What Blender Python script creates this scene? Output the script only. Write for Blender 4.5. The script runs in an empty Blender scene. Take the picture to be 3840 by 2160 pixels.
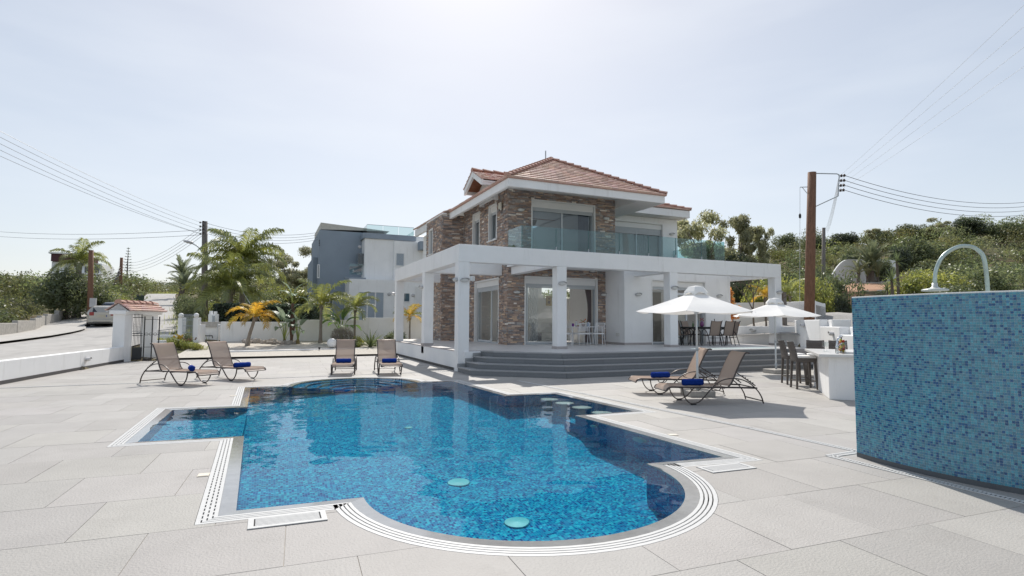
import bpy, math, random
import numpy as np
from mathutils import Vector, Matrix
from mathutils.geometry import tessellate_polygon

rng = random.Random(7)
sc = bpy.context.scene
COL = sc.collection
PI = math.pi

# ------------------------------------------------------------------ camera
F_PX, YAW, PITCH, ROLL, CAM_H = 2074.3, 0.41287, 0.06226, 0.00478, 1.5      # in pixels of a 3840 px wide frame
_fw = np.array([math.sin(YAW) * math.cos(PITCH), math.cos(YAW) * math.cos(PITCH), math.sin(PITCH)])
_r = np.array([math.cos(YAW), -math.sin(YAW), 0.0]); _u = np.cross(_r, _fw)
_c, _s = math.cos(ROLL), math.sin(ROLL)
_R, _U = _c * _r + _s * _u, -_s * _r + _c * _u
cam_data = bpy.data.cameras.new('camera')
cam = bpy.data.objects.new('camera', cam_data); COL.objects.link(cam); sc.camera = cam
cam.matrix_world = Matrix(((_R[0], _U[0], -_fw[0], 0), (_R[1], _U[1], -_fw[1], 0), (_R[2], _U[2], -_fw[2], CAM_H), (0, 0, 0, 1)))
cam_data.sensor_width = 36.0; cam_data.lens = F_PX / 3840 * 36.0
cam_data.clip_start = 0.05; cam_data.clip_end = 3000

# ------------------------------------------------------------------ sky and sun
SKY_GAMMA = 0.52
SUN_AZ, SUN_EL = math.radians(19.0), math.radians(46.5)                       # azimuth from +Y towards +X
world = bpy.data.worlds.new('World'); sc.world = world; world.use_nodes = True
wt = world.node_tree; wt.nodes.clear()
w_out = wt.nodes.new('ShaderNodeOutputWorld'); w_bg = wt.nodes.new('ShaderNodeBackground')
w_sky = wt.nodes.new('ShaderNodeTexSky'); w_sky.sky_type = 'NISHITA'; w_sky.sun_disc = False
w_sky.sun_elevation = SUN_EL; w_sky.sun_rotation = SUN_AZ
w_sky.altitude = 50; w_sky.air_density = 1.0; w_sky.dust_density = 1.0; w_sky.ozone_density = 1.5
w_hsv = wt.nodes.new('ShaderNodeHueSaturation'); w_hsv.inputs['Saturation'].default_value = 0.82
w_tc = wt.nodes.new('ShaderNodeTexCoord'); w_map = wt.nodes.new('ShaderNodeMapping')
w_map.inputs['Scale'].default_value = (1.2, 1.2, 5.0); w_map.inputs['Rotation'].default_value = (0.25, 0.15, 0.0)
w_noise = wt.nodes.new('ShaderNodeTexNoise'); w_noise.inputs['Scale'].default_value = 2.2; w_noise.inputs['Detail'].default_value = 4
w_ramp = wt.nodes.new('ShaderNodeMapRange')
w_ramp.inputs['From Min'].default_value = 0.45; w_ramp.inputs['From Max'].default_value = 0.8
w_ramp.inputs['To Min'].default_value = 0.0; w_ramp.inputs['To Max'].default_value = 0.32
w_mix = wt.nodes.new('ShaderNodeMix'); w_mix.data_type = 'RGBA'
w_mix.inputs['B'].default_value = (6.5, 6.8, 7.2, 1)
wt.links.new(w_tc.outputs['Generated'], w_map.inputs['Vector']); wt.links.new(w_map.outputs[0], w_noise.inputs['Vector'])
wt.links.new(w_noise.outputs['Fac'], w_ramp.inputs['Value']); wt.links.new(w_ramp.outputs[0], w_mix.inputs['Factor'])
w_dim = wt.nodes.new('ShaderNodeMix'); w_dim.data_type = 'RGBA'; w_dim.blend_type = 'MULTIPLY'; w_dim.inputs['Factor'].default_value = 1; w_dim.inputs['B'].default_value = (0.2, 0.2, 0.2, 1)
w_gam = wt.nodes.new('ShaderNodeGamma'); w_gam.inputs['Gamma'].default_value = SKY_GAMMA                     # evens out the whole dome like thin high haze
w_brt = wt.nodes.new('ShaderNodeMix'); w_brt.data_type = 'RGBA'; w_brt.blend_type = 'MULTIPLY'; w_brt.inputs['Factor'].default_value = 1; w_brt.inputs['B'].default_value = (5.0, 4.97, 5.0, 1)
wt.links.new(w_sky.outputs[0], w_dim.inputs['A']); wt.links.new(w_dim.outputs['Result'], w_gam.inputs['Color']); wt.links.new(w_gam.outputs[0], w_brt.inputs['A'])
wt.links.new(w_brt.outputs['Result'], w_hsv.inputs['Color']); wt.links.new(w_hsv.outputs[0], w_mix.inputs['A'])
wt.links.new(w_mix.outputs['Result'], w_bg.inputs['Color']); w_bg.inputs['Strength'].default_value = 0.112
wt.links.new(w_bg.outputs[0], w_out.inputs['Surface'])

sun_data = bpy.data.lights.new('sun', 'SUN'); sun_data.energy = 3.4; sun_data.angle = math.radians(0.53); sun_data.color = (1.0, 0.95, 0.88)
sun = bpy.data.objects.new('sun', sun_data); COL.objects.link(sun)
SUN_DIR = Vector((math.sin(SUN_AZ) * math.cos(SUN_EL), math.cos(SUN_AZ) * math.cos(SUN_EL), math.sin(SUN_EL)))
sun.rotation_euler = SUN_DIR.to_track_quat('Z', 'Y').to_euler(); sun.location = (10, 30, 40)
sun_data.cycles.is_caustics_light = True

sc.view_settings.view_transform = 'Standard'; sc.view_settings.look = 'None'
sc.view_settings.gamma = 1.0; sc.view_settings.use_curve_mapping = False
sc.view_settings.exposure = 0.38
sc.cycles.max_bounces = 10; sc.cycles.transparent_max_bounces = 24
sc.cycles.sample_clamp_indirect = 6.0
sc.cycles.caustics_refractive = True; sc.cycles.caustics_reflective = False

# ------------------------------------------------------------------ where things seen in the photograph stand
CAMP = np.array([0, 0, CAM_H])
def ray(u, v):
    d = F_PX * _fw + (u - 1920) * _R - (v - 1080) * _U
    return d / np.linalg.norm(d)
def atz(u, v, z=0.0):
    d = ray(u, v); return CAMP + d * ((z - CAM_H) / d[2])
def aty(u, v, y):
    d = ray(u, v); return CAMP + d * (y / d[1])
def atx(u, v, x):
    d = ray(u, v); return CAMP + d * (x / d[0])
def atd(u, v, depth):
    d = ray(u, v); return CAMP + d * (depth / (d @ _fw))

# ------------------------------------------------------------------ node materials
MATS = {}
def _n(nt, kind, **kw):
    n = nt.nodes.new(kind)
    for k, v in kw.items(): setattr(n, k, v)
    return n
def mat(name, col, rough=0.6, metal=0.0, var=0.08, scale=4.0, bump=0.0, bscale=60.0, spec=0.4, attr=False, rand=0.0, col2=None,
        coat=0.0, trans=0.0, stretch=None, thresh=None, stain=None):
    """Principled surface whose colour wanders a little with position (noise), by face (attr) and by object (rand)."""
    if name in MATS: return MATS[name]
    m = bpy.data.materials.new(name); m.use_nodes = True; nt = m.node_tree
    b = nt.nodes['Principled BSDF']; L = nt.links.new
    b.inputs['Roughness'].default_value = rough; b.inputs['Metallic'].default_value = metal
    b.inputs['Specular IOR Level'].default_value = spec
    if coat: b.inputs['Coat Weight'].default_value = coat; b.inputs['Coat Roughness'].default_value = 0.08
    geo = _n(nt, 'ShaderNodeNewGeometry'); vec = geo.outputs['Position']
    if stretch:
        mp = _n(nt, 'ShaderNodeMapping'); mp.inputs['Scale'].default_value = stretch; L(vec, mp.inputs['Vector']); vec = mp.outputs[0]
    no = _n(nt, 'ShaderNodeTexNoise'); no.inputs['Scale'].default_value = scale; no.inputs['Detail'].default_value = 5; no.inputs['Roughness'].default_value = 0.6
    L(vec, no.inputs['Vector'])
    mr = _n(nt, 'ShaderNodeMapRange'); lo, hi = thresh or (0.3, 0.7)
    mr.inputs['From Min'].default_value = lo; mr.inputs['From Max'].default_value = hi; L(no.outputs['Fac'], mr.inputs['Value'])
    mx = _n(nt, 'ShaderNodeMix', data_type='RGBA')
    c2 = col2 if col2 else tuple(min(1, c * (1 + var)) for c in col); c1 = col if col2 else tuple(c * (1 - var) for c in col)
    mx.inputs['A'].default_value = (*c1, 1); mx.inputs['B'].default_value = (*c2, 1); L(mr.outputs[0], mx.inputs['Factor'])
    out = mx.outputs['Result']
    if attr:
        at = _n(nt, 'ShaderNodeAttribute', attribute_name='Col'); m2 = _n(nt, 'ShaderNodeMix', data_type='RGBA', blend_type='MULTIPLY')
        m2.inputs['Factor'].default_value = 1.0; L(out, m2.inputs['A']); L(at.outputs['Color'], m2.inputs['B']); out = m2.outputs['Result']
    if rand:
        oi = _n(nt, 'ShaderNodeObjectInfo'); r2 = _n(nt, 'ShaderNodeMapRange')
        r2.inputs['To Min'].default_value = 1 - rand; r2.inputs['To Max'].default_value = 1 + rand; L(oi.outputs['Random'], r2.inputs['Value'])
        hs = _n(nt, 'ShaderNodeHueSaturation'); L(out, hs.inputs['Color']); L(r2.outputs[0], hs.inputs['Value']); out = hs.outputs[0]
    if stain:                                     # weathering marks: (colour, scale, stretch, low, high)
        sc_, ss, st_, lo_, hi_ = stain; m3 = _n(nt, 'ShaderNodeMapping'); m3.inputs['Scale'].default_value = st_; L(geo.outputs['Position'], m3.inputs['Vector'])
        n3 = _n(nt, 'ShaderNodeTexNoise'); n3.inputs['Scale'].default_value = ss; n3.inputs['Detail'].default_value = 7; n3.inputs['Roughness'].default_value = .7; L(m3.outputs[0], n3.inputs['Vector'])
        r3_ = _n(nt, 'ShaderNodeMapRange'); r3_.inputs['From Min'].default_value = lo_; r3_.inputs['From Max'].default_value = hi_; L(n3.outputs['Fac'], r3_.inputs['Value'])
        m4 = _n(nt, 'ShaderNodeMix', data_type='RGBA'); L(r3_.outputs[0], m4.inputs['Factor']); L(out, m4.inputs['A']); m4.inputs['B'].default_value = (*sc_, 1); out = m4.outputs['Result']
    L(out, b.inputs['Base Color'])
    if bump:
        n2 = _n(nt, 'ShaderNodeTexNoise'); n2.inputs['Scale'].default_value = bscale; n2.inputs['Detail'].default_value = 3; L(vec, n2.inputs['Vector'])
        bp = _n(nt, 'ShaderNodeBump'); bp.inputs['Strength'].default_value = min(1, bump); bp.inputs['Distance'].default_value = 0.01
        L(n2.outputs['Fac'], bp.inputs['Height']); L(bp.outputs[0], b.inputs['Normal'])
    if trans:
        tr = _n(nt, 'ShaderNodeBsdfTranslucent'); L(out, tr.inputs['Color']); ms = _n(nt, 'ShaderNodeMixShader'); ms.inputs[0].default_value = trans
        o = nt.nodes['Material Output']; L(b.outputs[0], ms.inputs[1]); L(tr.outputs[0], ms.inputs[2]); L(ms.outputs[0], o.inputs['Surface'])
    MATS[name] = m; return m

def leaf_mat(name, a, b, trans=0.45, gloss=0.05, rough=0.42, scale=1.3):
    """Leaf: diffuse + translucent + a little sheen; two greens mixed by position, jittered per object and per leaf colour attribute."""
    if name in MATS: return MATS[name]
    m = bpy.data.materials.new(name); m.use_nodes = True; nt = m.node_tree; nt.nodes.clear(); L = nt.links.new
    o = _n(nt, 'ShaderNodeOutputMaterial'); geo = _n(nt, 'ShaderNodeNewGeometry')
    no = _n(nt, 'ShaderNodeTexNoise'); no.inputs['Scale'].default_value = scale; no.inputs['Detail'].default_value = 3; L(geo.outputs['Position'], no.inputs['Vector'])
    mr = _n(nt, 'ShaderNodeMapRange'); mr.inputs['From Min'].default_value = 0.35; mr.inputs['From Max'].default_value = 0.65; L(no.outputs['Fac'], mr.inputs['Value'])
    mx = _n(nt, 'ShaderNodeMix', data_type='RGBA'); mx.inputs['A'].default_value = (*a, 1); mx.inputs['B'].default_value = (*b, 1); L(mr.outputs[0], mx.inputs['Factor'])
    at = _n(nt, 'ShaderNodeAttribute', attribute_name='Col'); m2 = _n(nt, 'ShaderNodeMix', data_type='RGBA', blend_type='MULTIPLY'); m2.inputs['Factor'].default_value = 1
    L(mx.outputs['Result'], m2.inputs['A']); L(at.outputs['Color'], m2.inputs['B'])
    oi = _n(nt, 'ShaderNodeObjectInfo'); r2 = _n(nt, 'ShaderNodeMapRange'); r2.inputs['To Min'].default_value = 0.82; r2.inputs['To Max'].default_value = 1.2; L(oi.outputs['Random'], r2.inputs['Value'])
    hs = _n(nt, 'ShaderNodeHueSaturation'); L(m2.outputs['Result'], hs.inputs['Color']); L(r2.outputs[0], hs.inputs['Value'])
    df = _n(nt, 'ShaderNodeBsdfDiffuse'); tr = _n(nt, 'ShaderNodeBsdfTranslucent'); gl = _n(nt, 'ShaderNodeBsdfGlossy'); gl.inputs['Roughness'].default_value = rough
    L(hs.outputs[0], df.inputs['Color'])
    h2 = _n(nt, 'ShaderNodeHueSaturation'); h2.inputs['Value'].default_value = 1.7; h2.inputs['Hue'].default_value = 0.49; L(hs.outputs[0], h2.inputs['Color']); L(h2.outputs[0], tr.inputs['Color'])
    s1 = _n(nt, 'ShaderNodeMixShader'); s1.inputs[0].default_value = trans; L(df.outputs[0], s1.inputs[1]); L(tr.outputs[0], s1.inputs[2])
    s2 = _n(nt, 'ShaderNodeMixShader'); s2.inputs[0].default_value = gloss; L(s1.outputs[0], s2.inputs[1]); L(gl.outputs[0], s2.inputs[2])
    L(s2.outputs[0], o.inputs['Surface']); MATS[name] = m; return m

def glass_mat(name, tint, refl=1.0, rough=0.0, ior=1.5):
    """Thin pane: transparent with tint, mirrored by Fresnel."""
    if name in MATS: return MATS[name]
    m = bpy.data.materials.new(name); m.use_nodes = True; nt = m.node_tree; nt.nodes.clear(); L = nt.links.new
    o = _n(nt, 'ShaderNodeOutputMaterial'); t = _n(nt, 'ShaderNodeBsdfTransparent'); t.inputs[0].default_value = (*tint, 1)
    g = _n(nt, 'ShaderNodeBsdfGlossy'); g.inputs['Roughness'].default_value = rough
    geo = _n(nt, 'ShaderNodeNewGeometry'); dt = _n(nt, 'ShaderNodeVectorMath', operation='DOT_PRODUCT'); L(geo.outputs['Incoming'], dt.inputs[0]); L(geo.outputs['Normal'], dt.inputs[1])
    def M(op, a, b):
        k = _n(nt, 'ShaderNodeMath', operation=op)
        for i, v in enumerate((a, b)):
            if v is None: continue
            if isinstance(v, (int, float)): k.inputs[i].default_value = v
            else: L(v, k.inputs[i])
        return k
    ca = M('ABSOLUTE', dt.outputs['Value'], None).outputs[0]; sch = M('ADD', M('MULTIPLY', M('POWER', M('SUBTRACT', 1.0, ca).outputs[0], 5.0).outputs[0], 0.96).outputs[0], 0.04).outputs[0]
    mu = M('MULTIPLY', sch, refl); mu.use_clamp = True
    s = _n(nt, 'ShaderNodeMixShader'); L(mu.outputs[0], s.inputs[0]); L(t.outputs[0], s.inputs[1]); L(g.outputs[0], s.inputs[2]); L(s.outputs[0], o.inputs['Surface'])
    MATS[name] = m; return m

def sheer_mat(name, col, alpha):
    """Woven mesh or sheer cloth: part of the light passes between the threads."""
    if name in MATS: return MATS[name]
    m = bpy.data.materials.new(name); m.use_nodes = True; nt = m.node_tree; nt.nodes.clear(); L = nt.links.new
    o = _n(nt, 'ShaderNodeOutputMaterial'); d = _n(nt, 'ShaderNodeBsdfDiffuse'); d.inputs[0].default_value = (*col, 1)
    tl = _n(nt, 'ShaderNodeBsdfTranslucent'); tl.inputs[0].default_value = (*col, 1); t = _n(nt, 'ShaderNodeBsdfTransparent')
    geo = _n(nt, 'ShaderNodeNewGeometry'); no = _n(nt, 'ShaderNodeTexNoise'); no.inputs['Scale'].default_value = 220; L(geo.outputs['Position'], no.inputs['Vector'])
    mr = _n(nt, 'ShaderNodeMapRange'); mr.inputs['To Min'].default_value = alpha - 0.12; mr.inputs['To Max'].default_value = min(1, alpha + 0.12); L(no.outputs['Fac'], mr.inputs['Value'])
    a = _n(nt, 'ShaderNodeMixShader'); a.inputs[0].default_value = 0.35; L(d.outputs[0], a.inputs[1]); L(tl.outputs[0], a.inputs[2])
    b = _n(nt, 'ShaderNodeMixShader'); L(mr.outputs[0], b.inputs[0]); L(t.outputs[0], b.inputs[1]); L(a.outputs[0], b.inputs[2]); L(b.outputs[0], o.inputs['Surface'])
    MATS[name] = m; return m

# ------------------------------------------------------------------ mesh building
def rotz(p, a): c, s = math.cos(a), math.sin(a); return (p[0] * c - p[1] * s, p[0] * s + p[1] * c, p[2])
class MB:
    def __init__(s): s.v = []; s.f = []; s.c = []
    def add(s, vs, fs, col=None):
        o = len(s.v); s.v.extend(tuple(map(float, p)) for p in vs)
        for f in fs: s.f.append(tuple(i + o for i in f)); s.c.append(col)
        return s
    def box(s, x0, y0, z0, x1, y1, z1, col=None, a=0.0, c=None):
        """axis box from corner to corner, turned by a round its own centre (or c)"""
        x0, x1 = min(x0, x1), max(x0, x1); y0, y1 = min(y0, y1), max(y0, y1)
        vs = [(x0, y0, z0), (x1, y0, z0), (x1, y1, z0), (x0, y1, z0), (x0, y0, z1), (x1, y0, z1), (x1, y1, z1), (x0, y1, z1)]
        if a:
            cx, cy = c or ((x0 + x1) / 2, (y0 + y1) / 2)
            vs = [(lambda q: (q[0] + cx, q[1] + cy, q[2]))(rotz((p[0] - cx, p[1] - cy, p[2]), a)) for p in vs]
        return s.add(vs, [(0, 3, 2, 1), (4, 5, 6, 7), (0, 1, 5, 4), (1, 2, 6, 5), (2, 3, 7, 6), (3, 0, 4, 7)], col)
    def obox(s, c, ax, ay, az, hx, hy, hz, col=None):
        """box centred at c with half sizes along the three given axes"""
        c, ax, ay, az = map(Vector, (c, ax, ay, az)); vs = []
        for k in (-1, 1):
            for i, j in ((-1, -1), (1, -1), (1, 1), (-1, 1)): vs.append(c + ax * hx * i + ay * hy * j + az * hz * k)
        return s.add(vs, [(0, 3, 2, 1), (4, 5, 6, 7), (0, 1, 5, 4), (1, 2, 6, 5), (2, 3, 7, 6), (3, 0, 4, 7)], col)
    def prism(s, poly, z0, z1, col=None, bottom=True):
        poly = [tuple(p[:2]) for p in poly]; n = len(poly)
        ar = sum(poly[i][0] * poly[(i + 1) % n][1] - poly[(i + 1) % n][0] * poly[i][1] for i in range(n))
        if ar < 0: poly = poly[::-1]
        zz0 = z0 if callable(z0) else (lambda p: z0); zz1 = z1 if callable(z1) else (lambda p: z1)
        vs = [(*p, zz0(p)) for p in poly] + [(*p, zz1(p)) for p in poly]
        tris = tessellate_polygon([[Vector((*p, 0)) for p in poly]]) if n > 4 else [tuple(range(n))]
        fs = []
        for t in tris:
            t = tuple(t); q = [poly[i] for i in t]
            a = sum(q[i][0] * q[(i + 1) % len(q)][1] - q[(i + 1) % len(q)][0] * q[i][1] for i in range(len(q)))
            if a < 0: t = t[::-1]
            fs.append(tuple(i + n for i in t))
            if bottom: fs.append(t[::-1])
        for i in range(n): j = (i + 1) % n; fs.append((i, j, j + n, i + n))
        return s.add(vs, fs, col)
    def tube(s, pts, r, n=8, col=None, cap=True, flat=1.0):
        """round bar along a polyline; r a number or one per point; flat squashes it along the second axis"""
        pts = [Vector(p) for p in pts]; rr = r if isinstance(r, (list, tuple)) else [r] * len(pts)
        vs = []; prev = None
        for i, p in enumerate(pts):
            t = (pts[min(i + 1, len(pts) - 1)] - pts[max(i - 1, 0)])
            t = t.normalized() if t.length > 1e-9 else Vector((0, 0, 1))
            if prev is None:
                ref = Vector((0, 0, 1)) if abs(t.z) < 0.9 else Vector((1, 0, 0)); a = t.cross(ref).normalized()
            else:
                a = (prev - t * prev.dot(t)); a = a.normalized() if a.length > 1e-6 else t.orthogonal().normalized()
            prev = a; b = t.cross(a)
            for k in range(n):
                w = 2 * PI * k / n; vs.append(p + a * math.cos(w) * rr[i] + b * math.sin(w) * rr[i] * flat)
        fs = []
        for i in range(len(pts) - 1):
            for k in range(n): k2 = (k + 1) % n; fs.append((i * n + k, i * n + k2, (i + 1) * n + k2, (i + 1) * n + k))
        if cap: fs.append(tuple(range(n))[::-1]); fs.append(tuple(range((len(pts) - 1) * n, len(pts) * n)))
        return s.add(vs, fs, col)
    def lathe(s, prof, n=16, at=(0, 0, 0), col=None, axis='z'):
        vs = []; fs = []
        for r, z in prof:
            for k in range(n):
                w = 2 * PI * k / n; p = (r * math.cos(w), r * math.sin(w), z)
                if axis == 'y': p = (p[0], p[2], p[1])
                if axis == 'x': p = (p[2], p[0], p[1])
                vs.append((p[0] + at[0], p[1] + at[1], p[2] + at[2]))
        for i in range(len(prof) - 1):
            for k in range(n):
                k2 = (k + 1) % n; q = (i * n + k, i * n + k2, (i + 1) * n + k2, (i + 1) * n + k); fs.append(q if axis != 'y' else q[::-1])
        if prof[0][0] > 1e-4: fs.append(tuple(range(n))[::-1])
        if prof[-1][0] > 1e-4: fs.append(tuple(range((len(prof) - 1) * n, len(prof) * n)))
        return s.add(vs, fs, col)
    def mesh(s, name, m):
        me = bpy.data.meshes.new(name); me.from_pydata(s.v, [], s.f); me.materials.append(m)
        if any(c is not None for c in s.c):
            at = me.color_attributes.new('Col', 'FLOAT_COLOR', 'CORNER')
            cols = np.ones((len(me.loops), 4), dtype=np.float32); k = 0
            for f, c in zip(s.f, s.c):
                if c is not None: cols[k:k + len(f), :3] = c
                k += len(f)
            at.data.foreach_set('color', cols.ravel())
        return me
    def build(s, name, m, parent=None, smooth=False, world=False, bev=0.0, loc=None, rz=0.0):
        me = s.mesh(name, m); o = bpy.data.objects.new(name, me); COL.objects.link(o)
        if smooth: me.shade_smooth()
        if parent is not None:
            o.parent = parent
            if world: o.location = -Vector(world_loc(parent))
        if loc is not None: o.location = loc
        if rz: o.rotation_euler.z = rz
        if bev:
            md = o.modifiers.new('edge', 'BEVEL'); md.width = bev; md.segments = 2; md.limit_method = 'ANGLE'
        return o
def world_loc(o):
    p = Vector((0, 0, 0))
    while o is not None: p = p + Vector(o.location); o = o.parent
    return p
def thing(name, label, cat, loc=(0, 0, 0), rz=0.0, group=None):
    o = bpy.data.objects.new(name, None); COL.objects.link(o); o.location = loc; o.rotation_euler.z = rz; o.empty_display_size = 0.2
    o['label'] = label; o['category'] = cat
    if group: o['group'] = group
    return o
def tag(o, label=None, cat=None, group=None, kind=None):
    if label: o['label'] = label
    if cat: o['category'] = cat
    if group: o['group'] = group
    if kind: o['kind'] = kind
    return o
def dup(root, loc=None, rz=None, label=None, scale=None):
    """a copy of a thing with copies of its parts and sub-parts"""
    def rec(o, par):
        c = o.copy(); COL.objects.link(c); c.parent = par
        for ch in o.children: rec(ch, c)
        return c
    r = rec(root, None)
    if loc is not None: r.location = loc
    if rz is not None: r.rotation_euler.z = rz
    if scale is not None: r.scale = (scale,) * 3 if not hasattr(scale, '__len__') else scale
    if label: r['label'] = label
    return r
def smoothpath(pts, sub=4):
    """Catmull-Rom through the points"""
    P = [Vector(p) for p in pts]; out = []
    for i in range(len(P) - 1):
        p0, p1, p2, p3 = P[max(i - 1, 0)], P[i], P[i + 1], P[min(i + 2, len(P) - 1)]
        for k in range(sub):
            t = k / sub
            out.append(0.5 * ((2 * p1) + (p2 - p0) * t + (2 * p0 - 5 * p1 + 4 * p2 - p3) * t * t + (3 * p1 - p0 - 3 * p2 + p3) * t ** 3))
    out.append(P[-1]); return out

# ------------------------------------------------------------------ palette (surface colours)
WHITE = mat('white_stucco', (0.86, 0.86, 0.855), 0.85, var=0.035, scale=1.2, bump=0.3, bscale=60, spec=0.2, stain=((.60, .59, .56), 1.5, (2.2, 2.2, .28), .56, .95))
WHITE2 = mat('white_paint_smooth', (0.80, 0.80, 0.79), 0.6, var=0.02, scale=2)
GREYBLUE = mat('grey_blue_stucco', (0.29, 0.34, 0.40), 0.85, var=0.05, scale=0.8, bump=0.2, bscale=60, spec=0.2)
ALU = mat('white_aluminium', (0.62, 0.65, 0.67), 0.35, var=0.02, spec=0.5)
ALUG = mat('grey_aluminium', (0.42, 0.46, 0.49), 0.35, metal=0.3, var=0.03)
SHUT = mat('grey_shutter', (0.50, 0.53, 0.55), 0.5, var=0.03)
STONE = mat('ledger_stone', (0.9, 0.9, 0.9), 0.8, var=0.22, scale=22, bump=0.7, bscale=45, attr=True, spec=0.25)
TERRA = mat('terracotta', (0.50, 0.30, 0.24), 0.8, var=0.14, scale=6, attr=False, rand=0.06, bump=0.2)
WOODS = mat('dormer_boards', (0.50, 0.235, 0.14), 0.6, var=0.12, scale=3, stretch=(1, 12, 12))
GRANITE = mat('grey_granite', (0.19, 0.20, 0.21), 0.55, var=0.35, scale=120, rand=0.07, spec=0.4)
GRANTOP = mat('lit_tone_granite', (0.36, 0.365, 0.37), 0.4, var=0.3, scale=120, rand=0.07, spec=0.5)  # lighter granite copy; light on the tread tops put into the colour
TERRFLOOR = mat('terrace_tile', (0.66, 0.64, 0.62), 0.42, var=0.05, scale=2.5, spec=0.45, attr=True)
SKIRT = mat('skirting_tile', (0.42, 0.385, 0.375), 0.5, var=0.06)
DECKT = mat('deck_tile', (0.385, 0.37, 0.35), 0.62, var=0.06, scale=1.7, bump=0.6, bscale=55, rand=0.05, attr=True, spec=0.35, stain=((.27, .255, .235), 1.1, (1, 1, 1), .55, .92))
GROUT = mat('grout', (0.44, 0.41, 0.37), 0.9, var=0.15, scale=8)
COPE = mat('wet_coping', (0.30, 0.30, 0.295), 0.10, var=0.12, scale=9, rand=0.05, spec=0.6, coat=0.5)
GRATEW = mat('white_grate', (0.57, 0.57, 0.56), 0.5, var=0.05, scale=12)
DARK = mat('void_shade', (0.02, 0.02, 0.022), 0.8, var=0.1)  # near-black colour stands in for the shade inside drains and grates
BRONZE = mat('bronze_frame', (0.075, 0.062, 0.058), 0.38, metal=0.35, var=0.08, spec=0.5)
SLING = sheer_mat('beige_sling', (0.50, 0.395, 0.33), 0.93)
TOWEL = mat('blue_towel', (0.010, 0.042, 0.27), 0.95, var=0.2, scale=40, bump=0.9, bscale=160, spec=0.1)
CANVAS = mat('white_canvas', (0.90, 0.89, 0.865), 0.9, var=0.03, scale=3, bump=0.12, bscale=25, trans=0.15, spec=0.1)
STEEL = mat('steel', (0.55, 0.57, 0.58), 0.22, metal=0.9, var=0.04)
POLEW = mat('pole_white', (0.66, 0.70, 0.72), 0.4, var=0.04)
CONC = mat('concrete', (0.42, 0.40, 0.37), 0.85, var=0.18, scale=7, bump=0.3, bscale=50)
WICKER = mat('grey_wicker', (0.115, 0.10, 0.09), 0.55, var=0.4, scale=70, bump=0.8, bscale=110, stretch=(1, 1, 2.2))
CUSH = mat('white_cushion', (0.80, 0.79, 0.77), 0.9, var=0.03)
POLEBROWN = mat('creosote_pole', (0.20, 0.105, 0.065), 0.8, var=0.3, scale=5, stretch=(6, 6, .7), bump=0.4, bscale=20)
POLEGREY = mat('weathered_pole', (0.185, 0.165, 0.15), 0.85, var=0.25, scale=5, stretch=(6, 6, .7), bump=0.4, bscale=20)
WIRE = mat('cable', (0.15, 0.15, 0.16), 0.5, var=0.05)
WIREW = mat('pale_cable', (0.62, 0.63, 0.64), 0.5, var=0.05)
BLACK = mat('black_iron', (0.02, 0.02, 0.022), 0.5, var=0.1)
LAMPG = mat('grey_lamp_body', (0.50, 0.50, 0.51), 0.5, metal=0.1, var=0.06)
LAMPD = mat('frosted_diffuser', (0.62, 0.62, 0.60), 0.3, var=0.03)
ROAD = mat('pale_asphalt', (0.42, 0.405, 0.385), 0.9, var=0.12, scale=1.5, bump=0.4, bscale=30, stain=((.27, .26, .25), .5, (1, .35, 1), .52, .75))
PAVE = mat('pavement_concrete', (0.47, 0.45, 0.42), 0.9, var=0.1, scale=2)
SOILW = mat('pale_gravel', (0.52, 0.485, 0.43), 0.95, var=0.22, scale=14, bump=1.0, bscale=30)
GLASSB = glass_mat('balustrade_glass', (0.74, 0.86, 0.87), 1.6)
GLASSW = glass_mat('window_glass', (0.90, 0.93, 0.94), 1.8)
GLASSD = glass_mat('dark_window_glass', (0.34, 0.42, 0.48), 2.2)
GLASSN = glass_mat('roof_rail_glass', (0.82, 0.90, 0.90), 1.3)
# ================================================================== TERRAIN
def lerp_tab(tab, x):
    if x <= tab[0][0]: return tab[0][1]
    for (a, va), (b, vb) in zip(tab, tab[1:]):
        if x <= b: return va + (vb - va) * (x - a) / (b - a)
    return tab[-1][1]
LEFT = [(0, .05), (16, .1), (22, .28), (30, .55), (40, 1.08), (60, 2.7), (80, 4.4), (97, 6.2), (130, 8.0), (200, 11), (400, 16), (900, 20)]
MID = [(0, 0), (24, .08), (27, .16), (34, .5), (45, 1.8), (60, 3.0), (80, 4.0), (200, 9), (400, 14), (900, 20)]
RIGHT = [(0, 0), (14, 0.3), (18, .6), (21, 1.05), (26, 1.4), (32, 2.1), (40, 3.0), (50, 4.3), (60, 5.7), (68, 6.6), (85, 9.3), (100, 12.4), (130, 18), (160, 21), (220, 22), (400, 18), (900, 15)]
SY, CY = math.sin(YAW), math.cos(YAW)
def ground_z(x, y):
    d = x * SY + y * CY; l = x * CY - y * SY
    if d < 1: d = 1.0
    t = l / max(d, 8)
    lz, mz, rz = lerp_tab(LEFT, d), lerp_tab(MID, d), lerp_tab(RIGHT, d)
    if t < -0.45: z = lz
    elif t < -0.25: k = (t + .45) / .2; z = lz + (mz - lz) * k
    elif t < 0.18: z = mz
    elif t < 0.5: k = (t - .18) / .32; z = mz + (rz - mz) * k
    else: z = rz
    if 22 < y < 34 and x > -5.6:                       # the garden bed is levelled
        k = min(1, (x + 5.6) / 1.4) * min(1, (34 - y) / 1.2); z += k * (max(.05, .085 + .055 * (y - 26.8)) - z)
    if d > 80 and t > .5: z += min(6.0, (t - .5) * 17) * min(1, (d - 80) / 45)
    if d > 90: z += 1.2 * math.sin(x * .05) * math.cos(y * .043) * min(1, (d - 90) / 60)
    return z
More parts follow.
